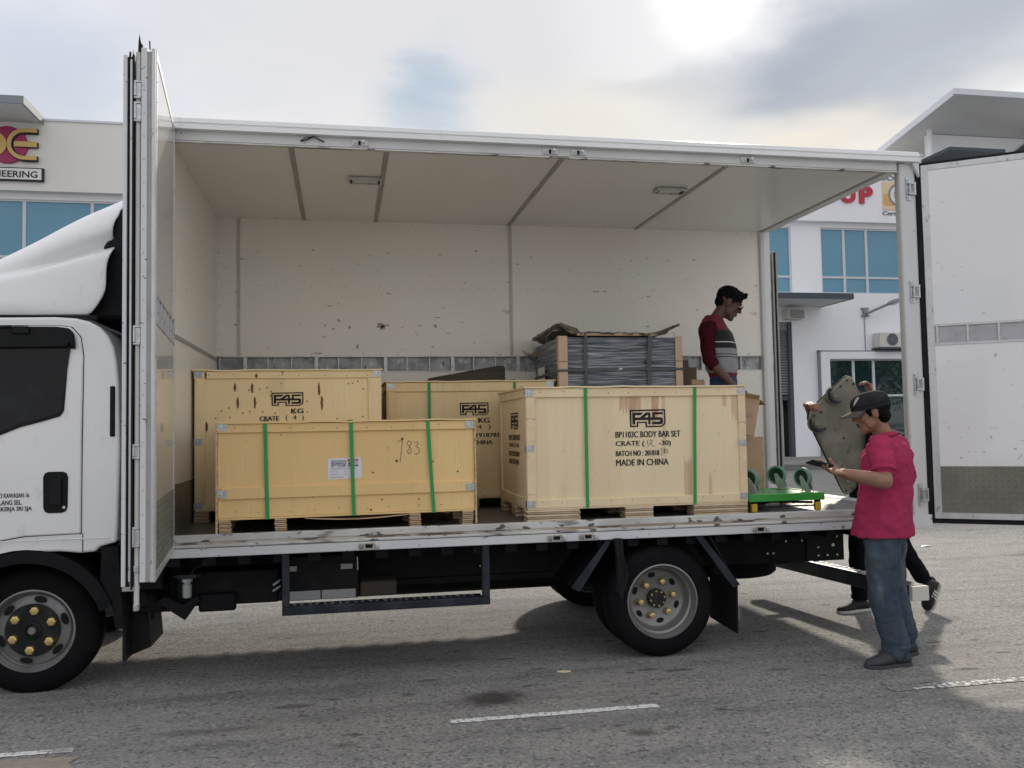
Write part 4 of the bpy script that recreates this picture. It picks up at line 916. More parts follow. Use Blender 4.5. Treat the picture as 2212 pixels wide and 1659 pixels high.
# left-hand pair folded at the front corner
lf, X = dpanel((.004, .0, 0), (.104, -.9946), 1.22, .90, 3.625, .06, True, 'side_door', 'panel_warm_lit')
# (flip puts the leaf body on the -x side)
def nb(nm, x0, x1, ya, yb, z0, z1, mt, bev=0., par=None): 
    mm = MB(); mm.box(x0, x1, ya, yb, z0, z1); return mm.build(nm, mt, par or tk, bev=bev)
nb('edge_profile', .063, .092, -1.232, -1.19, .905, 3.622, 'skirt', .003, lf)
nb('edge_profile', .0925, .112, -1.226, -1.19, .905, 3.605, 'strip_grey', .0, lf)
nb('edge_profile', .1125, .131, -1.230, -1.20, .905, 3.622, 'alu', .003, lf)
m = MB()
for i in range(22):
    z = 1.0+i*.12; m.ell((.078, -1.233, z), (.0035, .002, .0035), n=4)
m.build('rivets', 'strip_grey', lf, kind='stuff')
l2 = MB(); l2.add([(-.020, -1.20, .885), (.028, -1.20, .885), (-.06, -.02, .885), (-.11, -.02, .885), (-.020, -1.20, 3.578), (.028, -1.20, 3.578), (-.06, -.02, 3.578), (-.11, -.02, 3.578)], [(0, 3, 2, 1), (4, 5, 6, 7), (0, 1, 5, 4), (1, 2, 6, 5), (2, 3, 7, 6), (3, 0, 4, 7)])
lf2 = l2.build('side_door', 'panel_white', tk)
nb('edge_profile', -.024, -.0045, -1.228, -1.195, .885, 3.582, 'skirt', .003, lf2)
nb('door_seal', -.0040, .0085, -1.215, -1.195, .885, 3.575, 'black_rubber', 0, lf2)
nb('edge_profile', .009, .021, -1.226, -1.195, .91, 3.56, 'alu', .002, lf2)
nb('door_seal', .0215, .030, -1.232, -1.195, .87, 3.585, 'black_rubber', .002, lf2)
m = MB(); m.prism([(.012, 3.56), (.022, 3.585), (.022, 3.615), (.026, 3.585), (.03, 3.56)], -1.225, -1.215); m.prism([(.002, 3.57), (.004, 3.60), (.012, 3.60), (.012, 3.57)], -1.222, -1.205); m.build('torn_seal', 'black_rubber', lf2)
m = MB(); m.prism([(.046, 3.60), (.048, 3.655), (.053, 3.695), (.060, 3.65), (.070, 3.635), (.066, 3.60)], -1.225, -1.215); m.prism([(.10, 3.62), (.098, 3.66), (.104, 3.665), (.106, 3.62)], -1.222, -1.212); m.build('torn_seal', 'black_rubber', lf)
nb('foot_bracket', -.02, .055, -1.226, -1.17, .862, .884, 'strip_grey', .004, lf2)
m = MB(); m.tube([(.047, -1.215, .80), (.047, -1.215, 3.60)], .0125, 10); rod = m.build('locking_rod', 'strip_light', lf, True)
for z, h in ((3.40, .07), (3.285, .08), (2.14, .075), (1.555, .05), (1.13, .075)):
    m = MB(); m.box(.036, .0625, -1.236, -1.205, z-h/2, z+h/2); m.box(.030, .0625, -1.24, -1.21, z-h/2-.012, z-h/2); m.box(.030, .0625, -1.24, -1.21, z+h/2, z+h/2+.012)
    m.tube([(.036, -1.238, z-h/2), (.036, -1.238, z+h/2)], .007, 8); m.build('rod_bracket', 'galv', rod, bev=.002)
nb('rod_cam', .035, .060, -1.235, -1.20, .765, .80, 'galv', .003, rod)
nb('rod_cam', .035, .060, -1.235, -1.20, .955, .99, 'galv', .003, rod)

# far rear door, swung out beyond the far post
m = MB(); m.box(5.415, 5.47, YI+.06, YI+1.0, 1.02, 3.42); fd = m.build('rear_door', 'panel_white', tk, bev=.006)
m = MB(); m.box(5.412, 5.428, YI+.02, YI+.0595, 1.0, 3.41); m.box(5.452, 5.468, YI+.02, YI+.0595, 1.0, 3.41); m.build('edge_profile', 'strip_grey', fd)
m = MB(); m.box(5.429, 5.451, YI+.03, YI+.0595, .985, 3.40); m.build('door_seal', 'black_rubber', fd)
m = MB(); m.tube([(5.385, YI+.10, 1.1), (5.385, YI+.10, 3.20)], .013, 8); rd = m.build('locking_rod', 'strip_light', fd, True)
for z in (3.05, 2.30, 1.45):
    m = MB(); m.box(5.36, 5.41, YI+.04, YI+.10, z-.06, z+.06); m.build('hinge', 'galv', rd, bev=.003)

# ---- wheels
def wheel(x, y, z, r, dish, face=-1, name='wheel', nuts=True):
    """outer face towards -y; y is the plane of the tyre's outer sidewall"""
    w = .20
    m = MB(); f = -face
    prof = [(.258, .0), (.268, -.012), (.30, -.016), (.345, -.008), (.378, .012), (.392, .035), (.394, .06), (.388, .062), (.388, .07), (.396, .072), (.396, .10), (.389, .102), (.389, .11), (.396, .112), (.394, .15), (.385, .18), (.345, .205), (.30, .212), (.262, .20)]
    k = r/.396
    m.lathe([(a*k if a > .27 else a, b) for a, b in prof], (x, y, z), 'y', 56, closed=True); ty = m.build(name, 'tyre', tk, 35.)
    m = MB()
    # side wall ring line
    m.lathe([(.262, .004), (.262, -.010), (.252, -.012), (.250, .002), (.243, .012), (.238, .05), (.225, .06)]+([(.215, .10), (.205, .125), (.19, .135), (.06, .135), (.06, .145), (.19, .145), (.262, .12)] if dish else [(.222, .045), (.21, .038), (.175, .030), (.165, .020), (.06, .020), (.06, .05), (.19, .06), (.262, .12)]), (x, y, z), 'y', 56, closed=True)
    rm = m.build('rim', 'rim' if dish else 'rim_dark', ty, 35.)
    # ventilation openings: dark recess discs just proud of the dish
    nh = 6 if not dish else 6
    yy = y+(.1375 if dish else .0305); rh = .174 if dish else .205
    for i in range(nh):
        a = 2*math.pi*(i+(.67 if dish else .30))/nh; P = Matrix.Translation((x, yy, z)) @ Matrix.Rotation(-a, 4, 'Y')
        m = MB(P); q = []
        hw, hh = (.019, .029) if dish else (.020, .040)
        for j in range(18):
            t = 2*math.pi*j/18; q.append((rh-.008+hw*math.cos(t), hh*math.sin(t)))
        # follows the slope of the disc
        sl = 0. if dish else .30
        m.add([(p[0], -.0035+(p[0]-rh)*sl*(-1 if dish else 1)*.9, p[1]) for p in q], [tuple(range(18))]); m.build('vent_hole', 'hole', ty)
    if dish:
        m = MB(); m.cyl((x, y+.095, z), .068, .045, 'y', 24); m.lathe([(.06, .05), (.095, .134), (.06, .134)], (x, y+.085, z), 'y', 24); m.build('hub', 'hub', ty, 30., bev=.004)
        m = MB(); 
        for i in range(8):
            a = 2*math.pi*i/8+.2; m.cyl((x+.053*math.cos(a), y+.088, z+.053*math.sin(a)), .0075, .01, 'y', 6)
        m.build('hub_bolts', 'gold', ty, kind='stuff')
    else:
        m = MB(); m.cyl((x, y+.0185, z), .168, .0015, 'y', 40); m.build('wheel_centre', 'hub', ty, True)
        m = MB(); m.lathe([(.048, .0185), (.052, .002), (.044, -.004), (.038, .008), (.001, .012)], (x, y, z), 'y', 28); m.build('hub', 'hub', ty, 30.)
        m = MB(); m.lathe([(.001, -.010), (.022, -.010), (.026, .0), (.026, .012)], (x, y, z), 'y', 20); m.build('hub_cap', 'rim', ty, 30.)
    if nuts:
        first = None; ny = y+(.085 if dish else -.012)
        for i in range(6):
            a = 2*math.pi*i/6+(.18 if dish else .42); c = Vector((x+.125*math.cos(a), ny, z+.125*math.sin(a)))
            m = MB(); kn = 1. if dish else 1.32; m.lathe([(a_*kn, b_*kn) for a_, b_ in [(.027, .04), (.027, .030), (.0235, .024), (.0225, .003), (.017, -.001), (.001, -.002)]], c, 'y', 6); m.build('wheel_nut', 'gold', ty, bev=.002)
            if dish:
                pass
    return ty
wheel(3.275, .055, .396, .396, True)
wheel(3.275, .315, .396, .396, True, nuts=False)
wheel(3.275, 1.86, .396, .396, True, nuts=False)
wheel(3.275, 2.12, .396, .396, True, nuts=False)
wheel(-.905, .27, .396, .410, False)
wheel(-.905, 1.95, .396, .396, False, nuts=False)
# mud flaps and brackets
m = MB(); m.add([(2.88, .03, .84), (2.62, .03, .53), (2.62, .52, .53), (2.88, .52, .84), (2.87, .03, .845), (2.605, .03, .54), (2.605, .52, .54), (2.87, .52, .845)], [(0, 1, 2, 3), (4, 7, 6, 5), (0, 4, 5, 1), (1, 5, 6, 2), (2, 6, 7, 3), (3, 7, 4, 0)]); m.build('wheel_guard', 'black_frame', tk)
m = MB(); m.add([(2.86, .012, .845), (2.90, .012, .845), (2.66, .012, .50), (2.60, .012, .53), (2.86, .028, .845), (2.90, .028, .845), (2.66, .028, .50), (2.60, .028, .53)], [(0, 1, 2, 3), (7, 6, 5, 4), (0, 4, 5, 1), (1, 5, 6, 2), (2, 6, 7, 3), (3, 7, 4, 0)]); m.build('guard_strut', 'dark_steel', tk)
m = MB(); pts = [(3.64, .845), (3.84, .49), (3.835, .14)]
vs = []
for (x, z) in pts: vs += [(x, .03, z+(.0)), (x, .50, z+.02), (x-.012, .50, z+.02), (x-.012, .03, z)]
m.add(vs, [(0, 1, 2, 3), (8, 11, 10, 9)]+[(i+4*j, (i+1) % 4+4*j, (i+1) % 4+4*(j+1), i+4*(j+1)) for j in range(2) for i in range(4)]); m.build('mud_flap', 'black_rubber', tk)
m = MB(); m.add([(3.52, .012, .845), (3.575, .012, .845), (3.85, .012, .49), (3.80, .012, .47), (3.52, .028, .845), (3.575, .028, .845), (3.85, .028, .49), (3.80, .028, .47)], [(0, 3, 2, 1), (4, 5, 6, 7), (0, 1, 5, 4), (1, 2, 6, 5), (2, 3, 7, 6), (3, 0, 4, 7)]); m.build('guard_strut', 'dark_steel', tk)
m = MB(); m.prism([(-.50, .90), (-.42, .90), (-.24, .55), (-.21, .22), (-.34, .17), (-.36, .52), (-.44, .70)], .40, .80); m.build('mud_flap', 'black_rubber', tk)
m = MB(); m.box(-.355, -.335, .24, .62, .17, .55); m.build('mud_flap', 'black_rubber', tk)
# rubber straps hanging off the body edge
rnd = random.Random(3)
for i in range(6):
    x = 2.93+rnd.uniform(-.02, .03); m = MB(); dx = rnd.uniform(-.06, .07); yy = -.008-.006*i; z1 = rnd.uniform(.44, .56)
    P = [(x, yy, .86), (x+dx*.5, yy-.01, .74), (x+dx, yy, .62), (x+dx*.7, yy+.01, z1)]
    w = .013; vs = []
    for p in P: vs += [(p[0]-w, p[1], p[2]), (p[0]+w, p[1]-.006, p[2]), (p[0]+w, p[1]-.003, p[2]), (p[0]-w, p[1]+.003, p[2])]
    m.add(vs, [(a+4*j, (a+1) % 4+4*j, (a+1) % 4+4*j+4, a+4*j+4) for j in range(3) for a in range(4)]+[(0, 1, 2, 3), (15, 14, 13, 12)]); m.build('hanging_strap', 'black_rubber', tk)
# spare wheel slung below the tail
m = MB(); m.lathe([(.24, .0), (.30, -.004), (.36, .01), (.39, .035), (.394, .07), (.388, .075), (.388, .085), (.395, .09), (.395, .13), (.388, .135), (.388, .145), (.394, .15), (.385, .19), (.33, .215), (.24, .21)], (4.30, 1.18, .37), 'z', 48, closed=True); sp = m.build('spare_wheel', 'tyre', tk, 30.)
m = MB(); m.cyl((4.30, 1.18, .42), .24, .10, 'z', 30); m.build('rim', 'rim_dark', sp, True)
m = MB(); m.box(4.26, 4.34, .7, 1.66, .60, .64); m.box(4.28, 4.32, 1.16, 1.20, .5, .6); m.build('spare_carrier', 'black_frame', sp)
# underrun bumper and its step treads
m = MB(); m.add([(5.26, .10, .285), (5.40, .10, .285), (5.16, 2.25, .285), (5.02, 2.25, .285), (5.26, .10, .395), (5.40, .10, .395), (5.16, 2.25, .395), (5.02, 2.25, .395)], [(0, 3, 2, 1), (4, 5, 6, 7), (0, 1, 5, 4), (1, 2, 6, 5), (2, 3, 7, 6), (3, 0, 4, 7)]); bp_ = m.build('rear_bumper', 'dark_steel', tk, bev=.004)
m = MB(); m.box(5.258, 5.402, .06, .099, .283, .392); m.build('end_cap', 'ac_white', bp_, bev=.004)
m = MB(); yl = [(.8, 1.75)]
m.add([(5.21, .62, .3965), (5.31, .62, .3965), (5.20, 1.62, .3965), (5.10, 1.62, .3965), (5.21, .62, .404), (5.31, .62, .404), (5.20, 1.62, .404), (5.10, 1.62, .404)], [(0, 3, 2, 1), (4, 5, 6, 7), (0, 1, 5, 4), (1, 2, 6, 5), (2, 3, 7, 6), (3, 0, 4, 7)]); m.build('step_tread', 'alu', bp_)
m = MB()
for i in range(13):
    f = i/12; x = 5.235-.11*f; y = .68+.9*f; m.box(x, x+.05, y, y+.022, .4042, .412)
m.build('tread_bars', 'worn_rail', bp_, kind='stuff')
for y in (1.66,):
    m = MB(); m.box(4.95, 5.15, y, y+.05, .34, .39); m.box(4.90, 4.96, y, y+.05, .34, .60); m.build('bumper_arm', 'black_frame', bp_)

# ---- cab
CY0, CY1 = .12, 2.10
cabp = [(-2.02, .62), (-2.06, 1.0), (-2.0, 1.55), (-1.74, 2.20), (-1.58, 2.36), (-1.2, 2.395), (-.74, 2.402), (-.62, 2.395), (-.54, 2.375), (-.475, 2.34), (-.425, 2.285), (-.39, 2.21), (-.37, 2.11), (-.358, 1.98), (-.348, 1.55), (-.36, 1.05), (-.365, .955), (-.47, .93), (-.49, .90),
        (-.58, .895), (-.70, .91), (-.80, .91), (-.92, .905), (-1.08, .88), (-1.24, .82), (-1.36, .70), (-1.42, .55), (-1.9, .50)]
m = MB(); m.prism(cabp, CY0, CY1); cb = m.build('cab_body', 'white_paint', tk, bev=.045, seg=4, smooth=True)
blk('corner_vent', -.408, -.377, CY0-.008, CY0+.002, 1.63, 1.955, 'black_plastic', .004)
# door with window, seam, handle and lettering
m = MB(); dp = [(-1.60, .95), (-1.30, .93), (-1.1, .985), (-.9, 1.015), (-.575, 1.02), (-.575, 1.6), (-.568, 2.15), (-.585, 2.27), (-.64, 2.335), (-.72, 2.345), (-1.5, 2.34), (-1.72, 1.98), (-1.84, 1.55)]
m.prism(dp, CY0-.014, CY0+.02); dr = m.build('door', 'white_paint', tk, bev=.010, seg=3, smooth=True)
m = MB(); m.prism([(-1.62, 2.318), (-.70, 2.325), (-.645, 2.30), (-.615, 2.24), (-.612, 2.195), (-.652, 2.195), (-.664, 2.0), (-.678, 1.80), (-.70, 1.765), (-.80, 1.735), (-.93, 1.70), (-1.10, 1.63), (-1.30, 1.55), (-1.78, 1.50)], CY0-.020, CY0-.0145); m.build('window_seal', 'black_rubber', dr)
m = MB(); m.prism([(-1.60, 2.30), (-.70, 2.305), (-.652, 2.28), (-.640, 2.20), (-.668, 2.0), (-.690, 1.81), (-.71, 1.785), (-.80, 1.755), (-.93, 1.72), (-1.10, 1.65), (-1.30, 1.57), (-1.74, 1.52)], CY0-.0225, CY0-.0205); m.build('window', 'glass_dark', dr)
m = MB(); m.prism([(-1.60, 2.335), (-.72, 2.335), (-.645, 2.325), (-.615, 2.29), (-.605, 2.20), (-.632, 2.20), (-.640, 2.225), (-.66, 2.20), (-1.60, 2.19)], CY0-.055, CY0-.023); m.build('rain_visor', 'black_plastic', dr, bev=.012, seg=2, smooth=True)
blk('visor_clip', -.97, -.87, CY0-.075, CY0-.0555, 2.285, 2.335, 'black_plastic', .006, dr)
m = MB(); m.tube([(-1.15, CY0-.065, 2.325), (-.97, CY0-.065, 2.33)], .008, 6); m.build('mirror_stay', 'black_plastic', dr)
m = MB(); m.prism([(-.795, 1.19), (-.785, 1.165), (-.765, 1.155), (-.685, 1.155), (-.662, 1.165), (-.652, 1.19), (-.650, 1.38), (-.660, 1.405), (-.682, 1.415), (-.768, 1.415), (-.788, 1.405), (-.797, 1.38)], CY0-.019, CY0-.0145); hd = m.build('door_handle', 'black_plastic', dr, bev=.002)
m = MB(); m.box(-.755, -.685, CY0-.034, CY0-.0195, 1.205, 1.37); m.build('handle_grip', 'black_rubber', hd, bev=.008, seg=2)
m = MB(); m.cyl((-.672, CY0-.024, 1.19), .009, .004, 'y', 12); m.build('key_lock', 'chrome', hd)
for s, xa, xb, z, h in (('3 KAWASAN 16', -1.042, -.877, 1.258, .030), ('KLANG SEL.', -1.068, -.917, 1.214, .030), ('PEKERJA SRI SJA', -1.068, -.860, 1.168, .035)):
    text('lettering', s, (xa, CY0-.0146, z), UX, UZ, xb-xa, h, 'print_black', dr, .0015, fill=.022)
gc = Vector((-1.2, 1.65)); m = MB(); m.prism([tuple(Vector(p_)+(Vector(p_)-gc).normalized()*.0065) for p_ in dp], CY0-.0035, CY0+.01); m.build('door_gap', 'hole', tk, bev=.010, seg=3)
m = MB(); m.box(-.568, -.5635, CY0-.0030, CY0+.004, .905, 1.02); m.build('door_gap', 'hole', tk)
blk('body_crease', -1.3, -.40, CY0-.020, CY0-.0142, .985, .992, 'white_paint', .003)
# wheel arch and inner splash guard
m = MB(); n = 16; P = []
for i in range(n+1):
    a = R(18)+R(140)*i/n; P.append((-.91+.545*math.cos(a), .385+.545*math.sin(a)))
Q = [(-.91+.47*math.cos(R(18)+R(140)*i/n), .375+.47*math.sin(R(18)+R(140)*i/n)) for i in range(n, -1, -1)]
for i in range(n):
    a, b, c, d = P[i], P[i+1], Q[n-i-1], Q[n-i]
    m.add([(a[0], CY0+.0, a[1]), (b[0], CY0+.0, b[1]), (c[0], CY0+.0, c[1]), (d[0], CY0+.0, d[1]), (a[0], CY0+.45, a[1]), (b[0], CY0+.45, b[1]), (c[0], CY0+.45, c[1]), (d[0], CY0+.45, d[1])], [(0, 1, 2, 3), (7, 6, 5, 4), (0, 4, 5, 1), (3, 2, 6, 7)])
m.build('wheel_arch', 'black_frame', tk)
m = MB(); m.prism([(-.46, .93), (-.36, .93), (-.34, .60), (-.32, .40), (-.375, .40), (-.40, .58), (-.47, .72)], CY0+.02, CY0+.40); m.build('splash_guard', 'black_frame', tk, bev=.004)
m = MB(); m.tube([(-.52, .2, .93), (-.50, .19, .895), (-.42, .19, .88), (-.38, .19, .905), (-.36, .2, .95)], .008, 8); m.tube([(-.33, .22, 1.2), (-.35, .22, 1.0), (-.36, .22, .80)], .010, 6); m.tube([(-.30, .25, 1.1), (-.32, .25, .9), (-.34, .26, .85)], .012, 6); m.build('hose', 'dark_steel', tk)
blk('engine_block', -1.3, -.15, .75, 1.5, .45, 1.1, 'black_frame')
blk('cab_rear_gap', -.30, -.13, .35, 2.0, .60, 1.25, 'black_frame')
blk('bulkhead_face', -.125, -.121, .05, 2.35, .86, 3.62, 'black_frame', 0)
# roof deflector
m = MB(); secs = []
N2 = 61
def dsec(x, h, wd):
    P = []; g = max(0., min(1., (x+1.35)/.8)); g = g*g*(3-2*g); zg = 2.865+(-.45-x)*-.27
    for i in range(N2):
        a = math.pi*i/(N2-1)                               # near edge over the top to far edge
        yy = 1.11-wd*math.copysign(abs(math.cos(a))**.45, math.cos(a)); zz = 2.415+h*abs(math.sin(a))**.62
        sg_ = 1 if i < N2/2 else -1; d = zz-zg
        dep = .125*g*math.exp(-(d/.075)**2) if d > 0 else .125*g*math.exp(-(d/.016)**2)
        if abs(math.cos(a)) > .25: yy += sg_*dep
        d2 = zz-2.50; yy -= sg_*.014*math.exp(-(d2/.035)**2)*min(1, max(0, (-x-.5)*3))
        P.append(Vector((x, yy, zz)))
    return P
XE = [(2.40, -.565), (2.45, -.545), (2.50, -.500), (2.54, -.462), (2.60, -.455), (2.72, -.458), (2.80, -.452), (2.83, -.435), (2.86, -.418), (2.90, -.425), (2.96, -.440), (3.05, -.425), (3.15, -.385), (3.22, -.345), (3.4, -.33)]
def xe(z):
    for (a, b), (c, d) in zip(XE, XE[1:]):
        if z <= c: return b+(d-b)*max(0, (z-a))/(c-a)
    return XE[-1][1]
xs_ = [(-1.92, .06, .78), (-1.75, .15, .84), (-1.50, .265, .87), (-1.25, .40, .88), (-1.08, .50, .885), (-.92, .598, .89), (-.80, .67, .895), (-.68, .742, .90), (-.58, .802, .90), (-.48, .862, .90), (-.40, .91, .90), (-.355, .937, .895)]
vs = []
for q in xs_:
    for p_ in dsec(*q):
        if p_.x > -.92: p_.x = -.92+(p_.x+.92)*(xe(p_.z)+.92)/(-.355+.92)
        vs.append(p_)
m.add(vs, [(i*N2+k, (i+1)*N2+k, (i+1)*N2+k+1, i*N2+k+1) for i in range(len(xs_)-1) for k in range(N2-1)])
df = m.build('wind_deflector', 'white_paint', tk, 'all'); md = df.modifiers.new('t', 'SOLIDIFY'); md.thickness = .014; md.offset = 1; md = df.modifiers.new('s', 'SUBSURF'); md.levels = 1; md.render_levels = 1
m = MB(); m.prism([(-.62, 2.42), (-.54, 2.55), (-.52, 2.80), (-.48, 3.0), (-.40, 3.16), (-.30, 3.22), (-.20, 3.1), (-.19, 2.42)], .30, 1.9); m.build('deflector_dark_fill', 'black_frame', tk, bev=.02)  # black block stands in for the shade of the gap behind the deflector
blk('deflector_seal', -1.75, -.50, .165, .19, 2.392, 2.42, 'black_rubber', .004)
# ------------------------------------------------------------------ cargo
def crate(label, ox, oy, w, d, z0, z1, m_panel, m_edge, blocks, battens, brackets, straps, rz=0., layers=6, lid=.012, sides=True, blayers=None, deep=None, group='wooden crates on the truck floor'):
    """origin at the near left floor corner; x along the truck, y into it"""
    t = thing('wooden_crate', label, 'crate', (ox, oy, ZF), group)
    T = Matrix.Translation((ox, oy, 0)) @ Matrix.Rotation(rz, 4, 'Z')
    def b(nm, x0, x1, y0, y1, a, c, mt, bev=.0015, par=None):
        m = MB(T); m.box(x0, x1, y0, y1, a, c); return m.build(nm, mt, par or t, bev=bev)
    e = .014
    b('front_panel', .012, w-.012, e, e+.012, z0+.002, z1-.014, m_panel, 0)
    b('back_panel', .012, w-.012, d-.026, d-.014, z0+.002, z1-.014, m_panel, 0)
    b('side_panel', e, e+.012, .027, d-.027, z0+.002, z1-.014, m_panel, 0)
    b('side_panel', w-e-.012, w-e, .027, d-.027, z0+.002, z1-.014, m_panel, 0)
    b('base_board', .005, w-.005, .005, d-.005, z0-.012, z0, m_edge)
    lidm = MB(T); n = 14; rnd = random.Random(int(ox*100)); vs = []
    for i in range(n+1):
        x = -lid+(w+2*lid)*i/n; dz = rnd.uniform(-.0035, .0035)
        vs += [(x, -lid, z1-.012+dz), (x, d+lid, z1-.012), (x, d+lid, z1-.001), (x, -lid, z1-.001+dz)]
    lidm.add(vs, [(4*i+k, 4*i+(k+1) % 4, 4*i+4+(k+1) % 4, 4*i+4+k) for i in range(n) for k in range(4)]+[(3, 2, 1, 0), (4*n, 4*n+1, 4*n+2, 4*n+3)]); lidm.build('lid', m_edge, t)
    for (nm, x0, x1, a, c, y, mt) in battens: b(nm, x0, x1, y, e-.0005, a, c, mt, .002)
    if sides:
        for sx in ((.001, e-.0005), (w-e+.0005, w-.001)):
            b('side_batten', *sx, .012, d-.012, z1-.075, z1-.014, m_edge, .002); b('side_batten', *sx, .012, d-.012, z0, z0+.07, m_edge, .002)
            b('side_batten', *sx, .012, .085, z0+.071, z1-.076, m_edge, .002); b('side_batten', *sx, d-.085, d-.012, z0+.071, z1-.076, m_edge, .002)
    # feet: every plywood layer is a piece
    H = z0-.012-ZF; nl = layers; lh = H/nl
    for (x0, x1) in blocks:
        for (ya, yb) in (deep or ((.002, .13), (d/2-.06, d/2+.06), (d-.13, d-.01))):
            f = f2 = None
            for i in range(nl):
                z = ZF+lh*(i+.5); cx, cy = (x0+x1)/2+random.uniform(-.004, .004), (ya+yb)/2+random.uniform(-.003, .003)
                wc = T @ Vector((cx, cy, z))
                if (f if i % 2 == 0 else f2) is None:
                    mm = MB(Matrix.Rotation(rz, 4, 'Z')); mm.box(-(x1-x0)/2, (x1-x0)/2, -(yb-ya)/2, (yb-ya)/2, -lh/2+.0017, lh/2-.0017); g0 = mm.build('plywood_layer', ('ply_edge' if m_panel != 'ply_pale' else 'ply_edge2') if i % 2 == 0 else 'ply_dark', t, bev=.0012); g0.location = wc
                    if i % 2 == 0: f = g0
                    else: f2 = g0
                else: rep(f if i % 2 == 0 else f2, wc)
    # steel corner brackets
    for (x, z) in brackets:
        s = 1 if x < w/2 else -1; x0, x1 = (x-.006, x+.055) if s > 0 else (x-.055, x+.006)
        m = MB(T); m.box(x0, x1, -.0035, -.0005, z-.024, z+.024)
        if s > 0: m.box(x-.006, x-.003, -.0005, .05, z-.024, z+.024)
        else: m.box(x+.003, x+.006, -.0005, .05, z-.024, z+.024)
        bk = m.build('corner_bracket', 'galv', t)
        m = MB(T)
        for (a, c) in ((.3, .3), (.7, .65)): m.cyl((x0+(x1-x0)*a, -.006, z-.024+.048*c), .004, .003, 'y', 6)
        m.build('bracket_nails', 'strip_grey', bk, kind='stuff')
    for (xt, xb, zb) in straps:
        m = MB(T); zs = [z1+.002, z1-.05, z1-.3, zb]; xs2 = [xt, xt+(xb-xt)*.05, xt+(xb-xt)*.4, xb]; vs = []
        for z, x in zip(zs, xs2): vs += [(x-.012, -.0065, z), (x+.012, -.0065, z)]
        vs += [(xt-.0135, d+lid+.004, z1+.003), (xt+.0135, d+lid+.004, z1+.003), (xt-.0135, -.0135, z1+.0035), (xt+.0135, -.0135, z1+.0035)]
        m.add(vs, [(0, 2, 3, 1), (2, 4, 5, 3), (4, 6, 7, 5), (8, 9, 11, 10), (10, 11, 1, 0)]); so = m.build('strap', 'strap_green', t); md = so.modifiers.new('s', 'SOLIDIFY'); md.thickness = .0012
    # nails along the battens
    m = MB(T); rnd = random.Random(5)
    for k in range(int(w/.17)):
        for z in (z1-.045, z0+.035): m.cyl((.10+k*.17+rnd.uniform(-.02, .02), -.0015, z+rnd.uniform(-.008, .008)), .0035, .0017, 'y', 6)
    m.build('nails', 'hole', t, kind='stuff')
    return t, T
# A: honey coloured crate at the very edge
RA = R(3.0)
ta, TA = crate('low honey-yellow crate at the front edge with a white paper label and 783 handwritten', .262, .050, 1.70, .95, 1.085, 1.712, 'ply_yellow', 'ply_yellow',
    [(.006, .080), (.358, .432), (1.245, 1.320), (1.61, 1.685)], [('batten', .0, 1.70, 1.640, 1.698, -.000, 'ply_yellow'), ('batten', .02, 1.68, 1.208, 1.283, -.000, 'ply_yellow')],
    [(.004, 1.678), (.004, 1.245), (1.690, 1.672), (1.690, 1.238)], [(.298, .312, 1.072), (.855, .870, 1.072), (1.375, 1.410, 1.072)], RA, 7)
m = MB(TA); m.box(-.012, .000, -.002, .10, .985, 1.70); m.build('edge_ply', 'ply_edge', ta); 
m = MB(TA); m.box(1.700, 1.712, -.002, .10, .985, 1.68); m.build('edge_ply', 'ply_edge', ta)
m = MB(TA); n = 10; vs = []
for i in range(n+1):
    f = i/n; x = .55+.70*f; dz = -.018*math.sin(math.pi*f); vs += [(x, .01, 1.070+dz), (x, .30, 1.070+dz), (x, .30, 1.064+dz), (x, .01, 1.064+dz)]
m.add(vs, [(4*i+k, 4*i+(k+1) % 4, 4*i+4+(k+1) % 4, 4*i+4+k) for i in range(n) for k in range(4)]); m.build('sagging_skin', 'ply_edge', ta)
ua = (math.cos(RA), math.sin(RA), 0)
def PA(x, z, y=.0): return TA @ Vector((x, y, z))
m = MB(TA); m.add([(.700, .0125, 1.316), (.925, .0125, 1.322), (.925, .0100, 1.388), (.922, .0120, 1.462), (.702, .0115, 1.456), (.698, .0100, 1.39)], [(0, 1, 2, 5), (5, 2, 3, 4)]); lb = m.build('paper_label', 'paper', ta); md = lb.modifiers.new('s', 'SOLIDIFY'); md.thickness = .001
pz = .0095
logo('label_logo', PA(.722, 1.398, pz), ua, UZ, .100, .046, 'print_grey', lb, .0005)
m = MB(TA); m.box(.832, .902, pz-.001, pz, 1.436, 1.450); m.build('label_band', 'print_red', lb)
m = MB(TA); m.box(.832, .902, pz-.001, pz, 1.403, 1.409); m.build('label_band', 'print_black', lb)
m = MB(TA); m.box(.836, .850, pz-.001, pz, 1.413, 1.431); m.box(.856, .900, pz-.001, pz, 1.414, 1.417); m.box(.856, .900, pz-.001, pz, 1.424, 1.427); m.build('warning_symbol', 'print_grey', lb)
text('label_text', 'WARNING', PA(.838, 1.4395, pz-.001), ua, UZ, .058, .0075, 'paper', lb, .0005)
for i, (s, w) in enumerate((('ITEM NAME: BP1103 BODYBAR SET', .165), ('C/N NO:         30', .10), ('QUANTITY:  1 SET', .112), ('MADE IN CHINA', .085))): text('label_text', s, PA(.718, 1.383-i*.0185, pz), ua, UZ, w, .0085, 'print_grey', lb, .0005)
